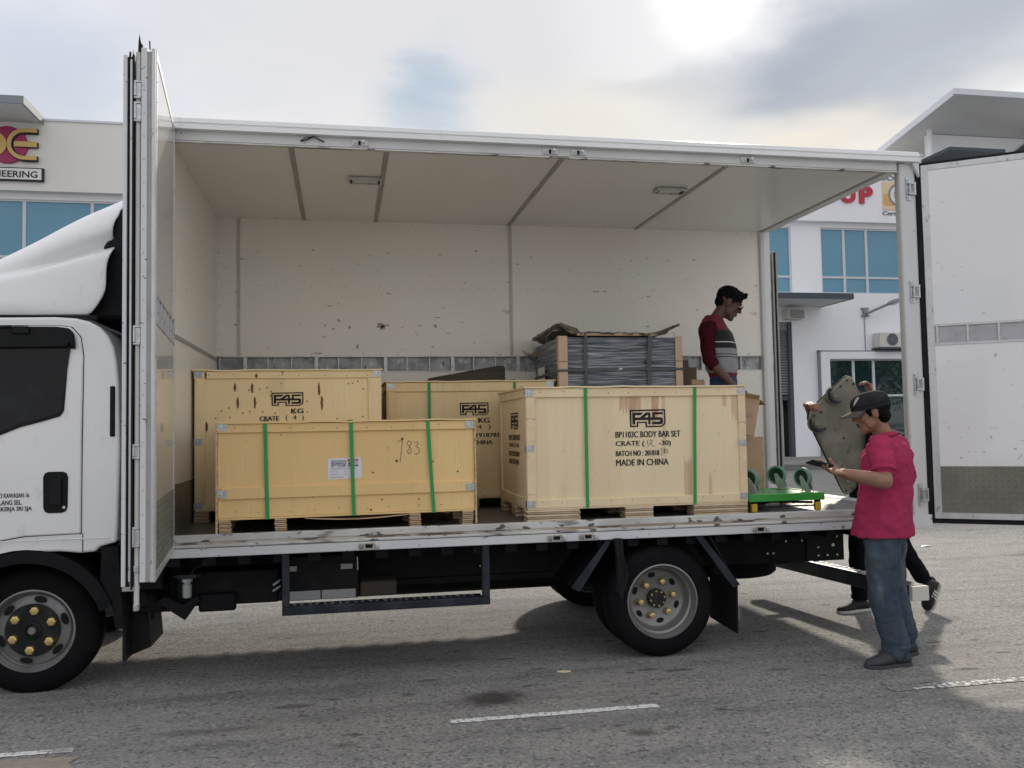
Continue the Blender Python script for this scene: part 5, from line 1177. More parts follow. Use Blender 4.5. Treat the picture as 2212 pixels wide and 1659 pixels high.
def seven83(o, u, k, w, mt, par, d=.002):
    L7 = [[(0, .95), (.15, 1.02), (.30, .98), (.24, .6), (.16, -.15)]]
    L8 = [[(.75, .95), (.62, 1.0), (.55, .85), (.72, .62), (.78, .42), (.66, .28), (.55, .40), (.66, .62), (.80, .9), (.75, .95)]]
    L3 = [[(.95, .90), (1.10, .95), (1.16, .82), (1.02, .68), (1.20, .58), (1.22, .38), (1.06, .24), (.95, .32)]]
    return stroke('handwriting', [[(a*k, b*k) for a, b in l] for l in L7+L8+L3], o, u, UZ, w, mt, par, d)
seven83(PA(1.165, 1.44, .0135), ua, .125, .0032, 'pencil', ta)
m = MB(TA)
for (x, z, r_) in ((1.20, 1.578, .011), (1.16, 1.43, .010), (1.00, 1.355, .008), (1.41, 1.42, .007), (1.58, 1.345, .008), (1.06, 1.17, .007), (.985, 1.105, .009), (1.31, 1.165, .006), (.60, 1.205, .006), (.40, 1.62, .005), (1.10, 1.52, .005)):
    P = []
    for k in range(9):
        a = 2*math.pi*k/9; P.append((x+r_*math.cos(a)*random.uniform(.7, 1.2), .0135, z+r_*math.sin(a)*random.uniform(.6, 1.1)))
    m.add(P, [tuple(range(9))])
m.build('knots', mat('knot', (.12, .06, .03), .7), ta, kind='stuff')
# B: big knotty crate by the bulkhead
tb, TB = crate('tall pale crate with dark knots against the front bulkhead, left of the others', -.028, .955, 1.385, 1.05, 1.072, 2.118, 'ply_knotty', 'ply_knotty',
    [(.0, .105), (.62, .74), (1.26, 1.38)], [('batten', .0, 1.385, 2.050, 2.104, .0, 'ply_knotty'), ('batten', .008, .080, 1.105, 2.049, .0, 'ply_knotty'), ('batten', 1.285, 1.385, 1.105, 2.049, .0, 'ply_knotty'), ('batten', .0, 1.385, 1.072, 1.1045, .0, 'ply_knotty')],
    [(.006, 2.082), (1.375, 2.082), (.006, 1.575), (.006, 1.10)], [], 0., 6)
logo('stencil_logo', (.53, .968, 1.838), UX, UZ, .238, .105, 'ink', tb)
text('stencil_text', 'KG', (.678, .968, 1.782), UX, UZ, .088, .036, 'ink', tb, bold=.003)
text('stencil_text', 'CRATE', (.445, .968, 1.728), UX, UZ, .140, .034, 'ink', tb, bold=.002)
text('stencil_text', '(  4  )', (.635, .968, 1.722), UX, UZ, .135, .046, 'ink', tb)
text('pencil_mark', 'T', (.60, .9545, 2.070), UX, UZ, .026, .030, 'pencil', tb)
m = MB()
rnd = random.Random(9)
for (x, z, L_) in ((.265, 1.985, .035), (.39, 1.975, .045), (.885, 1.965, .055), (.285, 1.865, .05), (.41, 1.865, .05), (.905, 1.86, .06), (.055, 2.075, .03), (.06, 1.69, .04), (.42, 2.07, .02)):
    P = []
    for k in range(12):
        a = 2*math.pi*k/12; P.append((x+.011*math.cos(a)*rnd.uniform(.6, 1.1), .9665 if z < 2.05 else .9545, z+L_*math.sin(a)*rnd.uniform(.8, 1.1)))
    m.add(P, [tuple(range(12))])
for _ in range(26):
    x, z = rnd.uniform(.1, 1.25), rnd.uniform(1.72, 2.03); P = [(x+.006*math.cos(6.28*k/7), .9664, z+.006*math.sin(6.28*k/7)) for k in range(7)]; m.add(P, [tuple(range(7))])
m.build('knots', mat('knot_b', (.17, .085, .045), .7), tb, kind='stuff')
# C: middle crate behind
tc_, TC = crate('yellow crate with a dark plank on its lid, behind the pale stencilled crate', 1.415, 1.345, 1.42, .76, 1.072, 2.045, 'ply_mid', 'ply_mid',
    [(.0, .10), (.66, .76), (1.31, 1.41)], [('batten', .0, 1.42, 1.955, 2.030, .0, 'ply_mid'), ('batten', .012, .075, 1.10, 1.954, .0, 'ply_mid'), ('batten', .0, 1.42, 1.072, 1.0995, .0, 'ply_mid'), ('batten', 1.35, 1.42, 1.10, 1.954, .0, 'ply_mid')],
    [(.010, 2.000), (1.405, 2.018)], [(.352, .352, 1.08), (1.075, 1.075, 1.08)], 0., 6)
logo('stencil_logo', (2.022, 1.358, 1.752), UX, UZ, .245, .108, 'ink', tc_)
text('stencil_text', 'KG', (2.180, 1.358, 1.688), UX, UZ, .092, .042, 'ink', tc_, bold=.003)
text('stencil_text', 'CRATE (  4  )', (1.80, 1.358, 1.628), UX, UZ, .48, .046, 'ink', tc_)
text('stencil_text', 'BATCH NO: 201918783', (1.745, 1.358, 1.568), UX, UZ, .612, .034, 'ink', tc_, bold=.002)
text('stencil_text', 'MADE IN CHINA', (1.905, 1.358, 1.508), UX, UZ, .39, .034, 'ink', tc_, bold=.002)
# D: the pale crate with the big stencil
dw = 1.665
stain_mat('ply_pale_front', 'ply_pale', [(3.035, 3.985, 3., 0, 1, (.90, .78, .53), .45), (3.02, 3.185, 1.852, .16, 1, (.55, .34, .22), .85), (3.10, 3.15, 1.852, .26, 1, (.50, .29, .20), .7), (3.262, 3.318, 1.852, .30, 1, (.52, .28, .19), .9), (3.345, 3.368, 1.852, .62, 1, (.62, .38, .26), .7), (3.50, 3.560, 1.13, .36, -1, (.56, .34, .21), .8), (3.69, 3.712, 1.15, .15, -1, (.58, .34, .20), .7), (3.81, 3.845, 1.852, .12, 1, (.55, .33, .2), .8), (3.885, 3.94, 1.852, .26, 1, (.58, .36, .25), .7)])
td, TD = crate('pale plywood crate stencilled BP1103C BODY BAR SET with two green straps', 2.325, .125, dw, 1.08, 1.072, 1.930, 'ply_pale', 'ply_pale',
    [(.0, .383), (.718, .928), (1.240, dw-.005)], [('batten', .0, dw, 1.852, 1.915, .0, 'ply_pale'), ('batten', .070, dw-.06, 1.072, 1.130, .0, 'ply_pale'), ('corner_post', .004, .069, 1.170, 1.851, -.002, 'pine_edge'), ('corner_post', .004, .069, 1.110, 1.169, .0, 'ply_pale'), ('batten', .0, .069, 1.072, 1.109, .0, 'ply_pale'), ('corner_post', dw-.059, dw-.002, 1.072, 1.851, -.002, 'pine_edge')],
    [(.004, 1.885), (.004, 1.492), (.004, 1.102), (dw-.010, 1.885), (dw-.010, 1.500), (dw-.010, 1.110)], [(.438, .436, 1.066), (1.268, 1.245, 1.066)], 0., 5, deep=((.002, .14), (.42, .56), (.93, 1.06)))
m = MB(); zz = 1.17; ys = .1225
logo('stencil_logo', (3.094, .1385, 1.628), UX, UZ, .273, .130, 'ink', td)
for s, x0, x1, z, h in (('BP1103C BODY BAR SET', 2.985, 3.477, 1.556, .044), ('CRATE (', 2.985, 3.20, 1.486, .046), ('-30)', 3.312, 3.402, 1.486, .044), ('BATCH NO : 201818', 2.985, 3.312, 1.424, .038), ('MADE IN CHINA', 2.985, 3.380, 1.354, .046)):
    text('stencil_text', s, (x0, .1385, z), UX, UZ, x1-x0, h, 'ink', td, bold=.0016)
stroke('handwriting', [[(0, .046), (.008, .0)], [(.014, .045), (.035, .046), (.040, .032), (.018, .020), (.055, 0)]], (3.222, .1385, 1.489), UX, UZ, .0035, 'print_black', td)
seven83((3.322, .1385, 1.424), UX, .046, .0032, 'print_black', td)
for o_ in td.children:
    if o_.name.startswith('front_panel'): o_.data.materials[0] = M['ply_pale_front']
# stencil on the left end (faces the cab)
sx = 2.3385
UYn = (0, -1, 0)
logo('stencil_logo', (sx, .745, 1.630), UYn, UZ, .29, .125, 'ink', td)
for s, w, z, h in (('BP1103C BODY BAR SET', .44, 1.548, .040), ('CRATE (1-30)', .38, 1.488, .038), ('BATCH NO:201818783', .40, 1.428, .036), ('MADE IN CHINA', .38, 1.366, .040)):
    text('stencil_text', s, (sx, .83, z), UYn, UZ, w, h, 'ink', td, bold=.0022)
m = MB(); rnd = random.Random(4)
for _ in range(14):
    x, z = rnd.uniform(2.5, 3.9), rnd.uniform(1.25, 1.82); L_ = rnd.uniform(.008, .022); P = [(x, .1383, z), (x+.003, .1383, z+.002), (x+.003+rnd.uniform(-.004, .004), .1383, z-L_)]; m.add(P, [(0, 1, 2)])
m.build('splinter_marks', 'print_black', td, kind='stuff')
# plank lying on crate C
t = thing('dark_plank', 'dark brown wedge-shaped plank lying on the middle crate by the grey wrapped load', 'plank', (2.1, 1.75, 2.046))
m = MB(); m.prism([(1.80, 2.0475), (2.470, 2.0475), (2.472, 2.175), (2.455, 2.190), (2.40, 2.190), (1.80, 2.085)], 1.66, 1.80); m.build('plank_board', 'dark_wood', t, bev=.004)
# wrapped load
t = thing('wrapped_pallet_load', 'tall pallet load in grey stretch film with cardboard corners and dark straps', 'pallet load', (2.87, 1.28, ZF))
def wob(mb, x0, x1, y0, y1, z0, z1, amp=.006, nz=46, nx=26, seed=1):
    """film-wrapped block with horizontal ridges"""
    ring = []
    for i in range(nx): ring.append((x0+(x1-x0)*i/nx, y0, 0, -1))
    for i in range(nx): ring.append((x1, y0+(y1-y0)*i/nx, 1, 0))
    for i in range(nx): ring.append((x1-(x1-x0)*i/nx, y1, 0, 1))
    for i in range(nx): ring.append((x0, y1-(y1-y0)*i/nx, -1, 0))
    vs = []; n = len(ring)
    for j in range(nz+1):
        z = z0+(z1-z0)*j/nz
        for (x, y, a, b) in ring:
            d = amp*(noise.noise(Vector((x*1.6+seed, y*1.6, z*26)))+.6*noise.noise(Vector((x*3, y*3, z*60)))) - .006
            vs.append((x+a*d, y+b*d, z))
    mb.add(vs, [(j*n+i, j*n+(i+1) % n, (j+1)*n+(i+1) % n, (j+1)*n+i) for j in range(nz) for i in range(n)]+[tuple(range(nz*n, nz*n+n))])
WX0, WX1, WY0, WY1 = 2.868, 3.968, 1.285, 2.24
m = MB(); m.box(WX0+.01, WX1-.01, WY0+.01, WY1-.01, ZF+.002, ZF+.12); m.build('pallet', 'ply_edge', t)
m = MB(); wob(m, WX0+.006, WX1-.006, WY0+.008, WY1-.006, ZF+.12, 2.405, .010, 110, 30); m.build('stretch_film', 'film', t, 'all')
for (xa, xb, ya, yb) in ((WX0-.002, WX0+.075, WY0-.004, WY0+.004), (WX1-.055, WX1+.006, WY0-.004, WY0+.004)):
    for za, zb in ((1.90, 2.195), (2.20, 2.415)):
        m = MB(); m.box(xa, xb, ya, yb, za, zb); m.build('corner_board', 'corner_board', t, bev=.002)
m = MB(); m.box(WX0-.006, WX0, WY0-.004, WY0+.06, 1.9, 2.415); m.build('corner_board', 'corner_board', t, bev=.002)
m = MB(); m.box(WX1+.004, WX1+.010, WY0-.004, WY0+.07, 1.9, 2.30); m.build('corner_board', 'corner_board', t, bev=.002)
# crumpled film and card over the top
m = MB(); nx, ny = 44, 20; vs = []
for j in range(ny+1):
    for i in range(nx+1):
        f, g_ = i/nx, j/ny; x = WX0-.020+(WX1-WX0+.01)*f; y = WY0-.012+(WY1-WY0+.03)*g_
        edge = max(0, 1-f*7)*.085+max(0, (f-.80)*5)*.075*(1 if g_ < .3 else .6); side = max(0, 1-f*6)*(-.03*g_)
        z = 2.425+edge+side+.012*noise.noise(Vector((x*9, y*9, 3)))+.010*noise.noise(Vector((x*24, y*24, 7)))
        vs.append((x, y, z))
m.add(vs, [(j*(nx+1)+i, j*(nx+1)+i+1, (j+1)*(nx+1)+i+1, (j+1)*(nx+1)+i) for j in range(ny) for i in range(nx)]); tp = m.build('top_sheet', mat('top_film', (.06, .055, .05), .4, layers=[('noise', 6, .45, .6, (.25, .19, .13), (1, 1, 3), .8), ('noise', 11, .55, .7, (.02, .02, .022), I3, .8)], bump=[(14, .9, I3)]), t, 'all'); md = tp.modifiers.new('s', 'SOLIDIFY'); md.thickness = .02
m = MB(); m.add([(WX0-.03, WY0, 2.50), (WX0+.19, WY0-.008, 2.43), (WX0+.17, WY0+.04, 2.475), (WX0+.03, WY0+.03, 2.52), (WX0-.05, WY0+.02, 2.455), (WX0-.04, WY0+.3, 2.43)], [(0, 1, 2, 3), (0, 3, 4), (4, 3, 2, 5)]); q = m.build('film_flap', MATS['top_film'], t); md = q.modifiers.new('s', 'SOLIDIFY'); md.thickness = .012
m = MB(); m.add([(WX0-.02, 2.10, 2.30), (WX0-.015, 2.50, 2.37), (WX0-.13, 2.42, 2.41), (WX0-.06, 2.15, 2.33), (WX0-.04, 1.9, 2.36)], [(0, 1, 2, 3), (0, 3, 4)]); q = m.build('card_flap', 'cardboard', t); md = q.modifiers.new('s', 'SOLIDIFY'); md.thickness = .006
m = MB(); vs = []
for i in range(21):
    x = WX0+.16+.72*i/20; vs += [(x, WY0-.012, 2.418), (x, WY0-.012, 2.437+.004*math.sin(i*1.9)), (x, WY0+.02, 2.437), (x, WY0+.02, 2.418)]
m.add(vs, [(4*i+k, 4*i+(k+1) % 4, 4*i+4+(k+1) % 4, 4*i+4+k) for i in range(20) for k in range(4)]); m.build('card_lid', 'cardboard', t)
def band(pts, w, ax):
    m = MB(); vs = []
    for p in pts:
        p = Vector(p); vs += [p-Vector(ax)*w/2, p+Vector(ax)*w/2]
    m.add(vs, [(2*i, 2*i+1, 2*i+3, 2*i+2) for i in range(len(pts)-1)]); o = m.build('strap', 'strap_grey', t); md = o.modifiers.new('s', 'SOLIDIFY'); md.thickness = .003; return o
band([(3.10, WY0-.008, 1.92), (3.102, WY0-.009, 2.2), (3.105, WY0-.012, 2.44), (3.105, WY1, 2.46)], .028, (1, 0, 0))
band([(3.12, WY0-.007, 1.92), (3.085, WY0-.008, 2.2), (3.10, WY0-.014, 2.445)], .016, (1, 0, 0))
band([(3.665, WY0-.008, 1.92), (3.675, WY0-.009, 2.2), (3.69, WY0-.012, 2.435), (3.69, WY1, 2.46)], .028, (1, 0, 0))
band([(3.66, WY0-.007, 1.92), (3.655, WY0-.008, 2.2), (3.672, WY0-.014, 2.435)], .016, (1, 0, 0))
band([(WX0-.012, 2.2, 2.10), (WX0-.012, WY0-.01, 2.118), (3.4, WY0-.016, 2.132), (WX1+.014, WY0-.012, 2.128), (WX1+.014, 2.2, 2.12)], .020, (0, 0, 1))
band([(WX0-.010, 1.62, 1.95), (WX0-.012, 1.60, 2.15), (WX0-.03, 1.62, 2.45)], .022, (0, 1, 0))
band([(WX0-.010, 2.12, 1.95), (WX0-.012, 2.10, 2.15), (WX0-.03, 2.12, 2.40)], .022, (0, 1, 0))
m = MB(); m.box(3.39, 3.42, WY0-.022, WY0-.0185, 2.124, 2.139); m.build('strap_seal', 'galv', t)
m = MB(); m.add([(WX0-.011, 2.06, 2.03), (WX0-.011, 1.78, 2.03), (WX0-.011, 1.78, 2.19), (WX0-.011, 2.06, 2.19)], [(0, 1, 2, 3)]); pl_ = m.build('load_label', 'sign_white', t)
text('label_text', 'Gym 267', (WX0-.012, 2.03, 2.075), UYn, UZ, .22, .055, 'print_black', pl_, .001)
# cardboard boxes
def carton(label, x0, x1, y0, y1, z0, z1, flaps=(), tilt=0., mt='cardboard', inside=True, group='cardboard boxes around the pale crate'):
    t = thing('cardboard_box', label, 'cardboard box', ((x0+x1)/2, (y0+y1)/2, z0), group)
    c = Vector(((x0+x1)/2, (y0+y1)/2, z0)); T = Matrix.Translation(c) @ Matrix.Rotation(tilt, 4, 'Y') @ Matrix.Translation(-c)
    m = MB(T); w = .006
    m.box(x0, x1, y0, y0+w, z0, z1); m.box(x0, x1, y1-w, y1, z0, z1); m.box(x0, x0+w, y0+w, y1-w, z0, z1); m.box(x1-w, x1, y0+w, y1-w, z0, z1); m.box(x0+w, x1-w, y0+w, y1-w, z0, z0+w); m.build('walls', mt, t, bev=.002)
    if not inside:
        m = MB(T); m.box(x0+.001, x1-.001, y0+.001, y1-.001, z1-.004, z1+.001); m.build('top_flap', mt, t)
    for (pts) in flaps:
        m = MB(T); m.add(pts, [tuple(range(len(pts)))]); q = m.build('flap', mt, t); md = q.modifiers.new('s', 'SOLIDIFY'); md.thickness = .005
    return t, T
carton('closed brown cardboard box standing on the floor behind the right end of the pale crate', 4.10, 4.425, .72, 1.15, ZF, 1.53, inside=False)
t6, T6 = carton('open cardboard box leaning on the closed box beside the man, printed side to the camera', 4.06, 4.30, .62, .95, 1.56, 1.865, tilt=.20, flaps=[[(4.30, .62, 1.865), (4.30, .95, 1.865), (4.37, .93, 1.835), (4.37, .64, 1.84)], [(4.06, .62, 1.865), (4.29, .62, 1.865), (4.27, .57, 1.89), (4.08, .58, 1.89)]])
text('box_print', 'CT 0310', tuple(T6 @ Vector((4.15, .6195, 1.70))), (math.cos(.2), 0, -math.sin(.2)), (math.sin(.2), 0, math.cos(.2)), .11, .035, 'print_grey', t6, .001)
carton('tall open cardboard box with raised flaps between the grey load and the striped shirt', 4.10, 4.24, 1.60, 1.90, 1.45, 2.165, flaps=[[(4.10, 1.60, 2.165), (4.10, 1.90, 2.165), (4.115, 1.90, 2.27), (4.11, 1.62, 2.255)], [(4.10, 1.90, 2.165), (4.24, 1.90, 2.165), (4.23, 1.93, 2.26), (4.12, 1.92, 2.245)]])
carton('dark narrow carton squeezed against the right side of the grey load', 3.99, 4.062, 1.36, 1.75, 1.45, 2.21, mt='cardboard_dark', inside=False)
carton('small cardboard box whose pale flap sticks up over the pale crate', 4.04, 4.17, 1.25, 1.355, 1.45, 1.965, flaps=[[(4.045, 1.25, 1.965), (4.165, 1.25, 1.965), (4.15, 1.23, 2.03), (4.035, 1.23, 2.032)]])
t = thing('cardboard_box', 'plain closed carton underneath the open boxes, hidden low behind the pale crate', 'cardboard box', (4.1, 1.5, ZF), 'cardboard boxes around the pale crate')
m = MB(); m.box(3.99, 4.16, 1.24, 1.95, ZF, 1.445); m.build('walls', 'cardboard', t, bev=.003)
t = None

# ------------------------------------------------------------------ dollies
def caster(mb_list, x, y, z, r, rz, par, zdir=1):
    """castor standing on its plate; wheel above"""
    T = Matrix.Translation((x, y, z)) @ Matrix.Rotation(rz, 4, 'Z')
    m = MB(T); m.box(-.045, .045, -.035, .035, 0, .005)
    for sx in (-.032, .032):
        for sy in (-.024, .024): m.cyl((sx, sy, .005), .006, .007, 'z', 6)
    m.cyl((0, 0, .005), .024, .012, 'z', 16); cs = m.build('castor', 'zinc', par, bev=.001)
    m = MB(T); h = .110
    for sy in (-1, 1):
        y0, y1 = (.0225, .0255) if sy > 0 else (-.0255, -.0225)
        m.prism([(-.036, .017), (.036, .017), (.040, .045), (.056, h+.004), (.044, h+.018), (.026, h+.010), (-.026, .05)], y0, y1)
    m.box(-.032, .032, -.0225, .0225, .017, .021); m.build('castor_fork', 'zinc', cs, bev=.001)
    wx = .041
    m = MB(T); m.lathe([(r*.78, -.020), (r*.93, -.0205), (r, -.014), (r, .014), (r*.93, .0205), (r*.78, .020)], (wx, 0, h), 'y', 36, closed=True); m.build('castor_wheel', 'caster_tread', cs, 30.)
    m = MB(T); m.lathe([(.001, -.019), (.014, -.019), (.016, -.012), (r*.45, -.010), (r*.72, -.014), (r*.80, -.016), (r*.80, .016), (r*.72, .014), (.016, .012), (.014, .019), (.001, .019)], (wx, 0, h), 'y', 30); m.build('wheel_core', 'caster_core', cs, 30.)
    m = MB(T); m.cyl((wx, -.030, h), .009, .060, 'y', 8); m.build('axle_bolt', 'zinc', cs)
def dolly_g():
    t = thing('green_dolly', 'upturned bright green dolly with four green castors upwards, standing on yellow feet', 'dolly', (4.30, .38, ZF))
    x0, x1, y0, y1, z0, z1 = 4.005, 4.615, .14, .72, 1.058, 1.116
    z1 = 1.116
    for (a, b, c, d) in ((x0, x1, y0, y0+.035), (x0, x1, y1-.035, y1), (x0, x0+.035, y0+.035, y1-.035), (x1-.035, x1, y0+.035, y1-.035)):
        m = MB(); m.box(a, b, c, d, z0+.002, z1); m.build('frame_bar', 'green_paint', t, bev=.005, seg=2)
    m = MB(); m.box(x0+.036, x1-.036, y0+.036, y1-.036, z1-.012, z1-.006); m.build('deck', 'green_paint', t)
    for (x, y, rz) in ((4.09, .225, 2.2), (4.12, .63, 2.5), (4.53, .235, 1.95), (4.53, .63, 2.3)): caster(None, x, y, z1-.004, .076, rz, t)
    for (x, y) in ((4.052, .170), (4.565, .165), (4.052, .69), (4.565, .69)):
        m = MB(); m.box(x-.022, x+.022, y-.020, y+.020, ZF+.002, z0-.012); f = m.build('foot', 'yellow_plastic', t, bev=.006, seg=2)
        m = MB(); m.box(x-.018, x+.018, y-.016, y+.016, z0-.0115, z0+.0015); m.build('foot_cap', 'black_rubber', f)
    m = MB(); m.tube([(4.075, .17, 1.02), (4.54, .165, 1.02)], .006, 8); m.tube([(4.075, .19, 1.035), (4.54, .62, 1.035)], .010, 8); m.tube([(4.10, .65, 1.03), (4.54, .19, 1.04)], .010, 8); m.build('brace_rod', 'dark_steel', t)
dolly_g()
# beige plastic dolly stood on its corner by the third man
def dolly_b():
    t = thing('beige_dolly', 'scuffed beige plastic dolly held up on its corner at the tail of the truck', 'dolly', (5.38, .95, ZF))
    y = .98
    # outline corners in a leaning plane: (x, z)
    O = Vector((5.40, 1.00, ZF+.006)); ur = Vector((.62, -.02, .79)).normalized()
    A, B, Cc, D = (5.385, .985), (4.985, 1.715), (5.395, 2.068), (5.80, 1.345)
    def bez(p, q, r_, n=5, k=.14):
        p, q, r_ = Vector(p), Vector(q), Vector(r_); a = q+(p-q).normalized()*k; b = q+(r_-q).normalized()*k
        return [tuple(a.lerp(q, s/n).lerp(q.lerp(b, s/n), s/n)) for s in range(n+1)]
    pts = []
    Q = [A, B, Cc, D]
    for i in range(4): pts += bez(Q[i-1], Q[i], Q[(i+1) % 4], 5, .10 if i in (1, 3) else .075)
    lean = lambda p: (p[0], y+.10*(2.07-p[1]) , p[1])
    def slab(k, y0, y1, mt, nm, par, bev):
        c = Vector((sum(p[0] for p in pts)/len(pts), sum(p[1] for p in pts)/len(pts))); m = MB(); n = len(pts)
        P = [c+(Vector(p)-c)*k for p in pts]; vs = []
        for yy in (y0, y1): vs += [(p.x, y+.10*(2.07-p.y)+yy, p.y) for p in P]
        m.add(vs, [tuple(range(n)), tuple(range(2*n-1, n-1, -1))]+[(i, i+n, (i+1) % n+n, (i+1) % n) for i in range(n)]); return m.build(nm, mt, par, bev=bev, seg=2)
    slab(1.0, .0, .055, 'beige_rim', 'rim', t, .01)
    slab(.965, -.006, .0, 'beige_plastic', 'deck', t, .004)
    slab(1.012, .022, .038, 'black_rubber', 'bumper_strip', t, .002)
    # castor recesses: curved ridges
    for (cx, cz, a0, sz) in ((5.265, 1.880, 205, .085), (5.095, 1.64, 235, .085), (5.62, 1.52, 20, .085), (5.40, 1.14, 40, .08)):
        P = [(cx+sz*math.cos(R(a0+i*14)), y+.10*(2.07-cz)-.022, cz+sz*.8*math.sin(R(a0+i*14))) for i in range(-6, 7)]
        m = MB(); m.tube(P, [.006+.016*math.sin(math.pi*i/12) for i in range(13)], 8); m.build('castor_wheel', 'dark_steel', t, True)
        P = [(p[0]*1.0+(cx-p[0])*-.22, p[1]+.004, p[2]+(cz-p[2])*-.22) for p in P]
        m = MB(); m.tube(P, [.003+.009*math.sin(math.pi*i/12) for i in range(13)], 8); m.build('wheel_housing', 'beige_plastic', t, True)
        m = MB(); yy = y+.10*(2.07-cz); m.box(cx-.035, cx+.035, yy-.012, yy-.007, cz-.03, cz+.03); m.build('castor_plate', 'beige_plastic', t, bev=.004)
    m = MB()
    for (x, z) in ((5.36, 2.0), (5.30, 1.95), (5.42, 1.97), (5.05, 1.70), (5.12, 1.73), (5.37, 1.04), (5.43, 1.06), (5.34, 1.50)): m.cyl((x, y+.10*(2.07-z)-.012, z), .010, .006, 'y', 8)
    m.build('bolts_and_lit_holes', 'print_black', t, kind='stuff')
dolly_b()

# litter
t = thing('wood_chip', 'pale splinter of wood lying on the asphalt in front of the rear wheel', 'wood chip', (2.51, -.12, .0)); m = MB(); m.prism([(2.455, -.118), (2.51, -.142), (2.548, -.135), (2.545, -.118), (2.49, -.108)], .002, .010, 'z'); m.build('splinter', 'ply_pale', t)
t = thing('litter', 'flattened pale wrapper on the asphalt beyond the pink shirt', 'litter', (8.5, 4.35, 0)); m = MB(); m.add([(8.44, 4.34, .004), (8.52, 4.33, .016), (8.60, 4.36, .006), (8.57, 4.40, .01), (8.48, 4.39, .012)], [(0, 1, 4), (1, 2, 3, 4)]); q = m.build('wrapper', 'sign_white', t); md = q.modifiers.new('s', 'SOLIDIFY'); md.thickness = .003
# ------------------------------------------------------------------ people
def frame(yaw, pitch=0., roll=0.):
    """columns: forward, left, up"""
    f = Vector((math.cos(yaw), math.sin(yaw), 0)); l = Vector((-f.y, f.x, 0)); u = Vector((0, 0, 1))
    q = Matrix.Rotation(pitch, 3, l); q2 = Matrix.Rotation(roll, 3, f)
    return Matrix((q2 @ q @ f, q2 @ q @ l, q2 @ q @ u)).transposed()
def head(mb, c, Q, k=1.0):
    c = Vector(c)
    def P(f, l, u): return c+Q @ Vector((f, l, u))*k
    def E(f, l, u, a, b, d, tilt=0.):
        mb.ell(P(f, l, u), (a*k, b*k, d*k), Q @ Matrix.Rotation(tilt, 3, 'Y'), n=12)
    E(-.012, 0, .035, .100, .078, .092); E(.018, 0, -.005, .078, .068, .10); E(.030, 0, -.055, .060, .052, .062)
    E(.068, 0, -.103, .024, .026, .018); E(.045, 0, -.085, .045, .045, .030)
    for s in (-1, 1):
        E(.052, .040*s, -.022, .030, .024, .028); E(-.006, .080*s, -.006, .020, .009, .032, .15); E(-.014, .084*s, .008, .014, .006, .016)
        E(.078, .028*s, .026, .014, .024, .008); E(.030, .055*s, -.055, .030, .012, .035); E(.100, .012*s, -.026, .010, .008, .007)
    mb.chain([(P(.088, 0, .018), .010*k), (P(.108, 0, -.012), .011*k), (P(.112, 0, -.022), .013*k)])
    E(.088, 0, -.050, .014, .022, .012); E(.091, 0, -.057, .009, .021, .005); E(.089, 0, -.067, .009, .018, .006)
def head_parts(par, c, Q, k, brow=True):
    c = Vector(c)
    def P(f, l, u): return c+Q @ Vector((f, l, u))*k
    for s in (-1, 1):
        m = MB(); m.ell(P(.081, .031*s, .006), (.010*k, .014*k, .007*k), Q, n=8); m.build('eye', 'eye_white', par, True)
        m = MB(); m.ell(P(.0885, .031*s, .005), (.004*k, .006*k, .006*k), Q, n=6); m.build('iris', 'hole', par, True)
        if brow: m = MB(); m.tube([P(.093, .014*s, .030), P(.094, .030*s, .036), P(.082, .050*s, .030)], [.003*k, .0045*k, .002*k], 6); m.build('eyebrow', 'hair', par, True)
    m = MB(); m.ell(P(.096, 0, -.058), (.006*k, .020*k, .004*k), Q, n=8); m.ell(P(.095, 0, -.067), (.007*k, .016*k, .004*k), Q, n=8); m.build('lips', 'lips', par, True)
def hand(mb, w, d, n, t, curl=(.5, .6, .5), thumb=.5, k=1.0, spread=.0):
    """w wrist, d finger direction, n palm normal, t thumb side"""
    w = Vector(w); d = Vector(d).normalized(); n = Vector(n); n = (n-d*n.dot(d)).normalized(); t = Vector(t); t = (t-d*t.dot(d)-n*t.dot(n)).normalized()
    def P(a, b, c): return w+(d*a+t*b+n*c)*k
    for b in (.030, .010, -.010, -.030):
        mb.chain([(P(.0, b*.5, 0), .019*k), (P(.085, b, .0), .0135*k)], 8)
    mb.ell(P(.045, .0, .004), (.05*k, .05*k, .014*k), Matrix((d, t, n)).transposed(), n=8)
    mb.chain([(P(.015, .022, .006), .018*k), (P(.05, .040, .014), .013*k)], 8)
    for b, L, r in ((.031, (.044, .027, .021), .0093), (.0105, (.049, .031, .023), .0097), (-.0105, (.045, .029, .022), .0093), (-.031, (.036, .022, .019), .0082)):
        p = P(.085, b, 0); dd = (d+t*b*spread).normalized(); pts = [(p, r*1.08*k)]; a = 0
        for L_, cu in zip(L, curl):
            a += cu; q = dd*math.cos(a)+n*math.sin(a); p = p+q*L_*k; r *= .95; pts.append((p, r*k))
        mb.chain(pts, 8)
    p = P(.030, .034, .008); q = (d*.75+t*.65+n*thumb).normalized(); pts = [(p, .0125*k)]
    for L_, tw in ((.040, .0), (.030, .35)):
        q = (q+(d*.35+n*.35)*tw).normalized(); p = p+q*L_*k; pts.append((p, .0108*k))
    mb.chain(pts, 8)
def V(*a): return Vector(a)

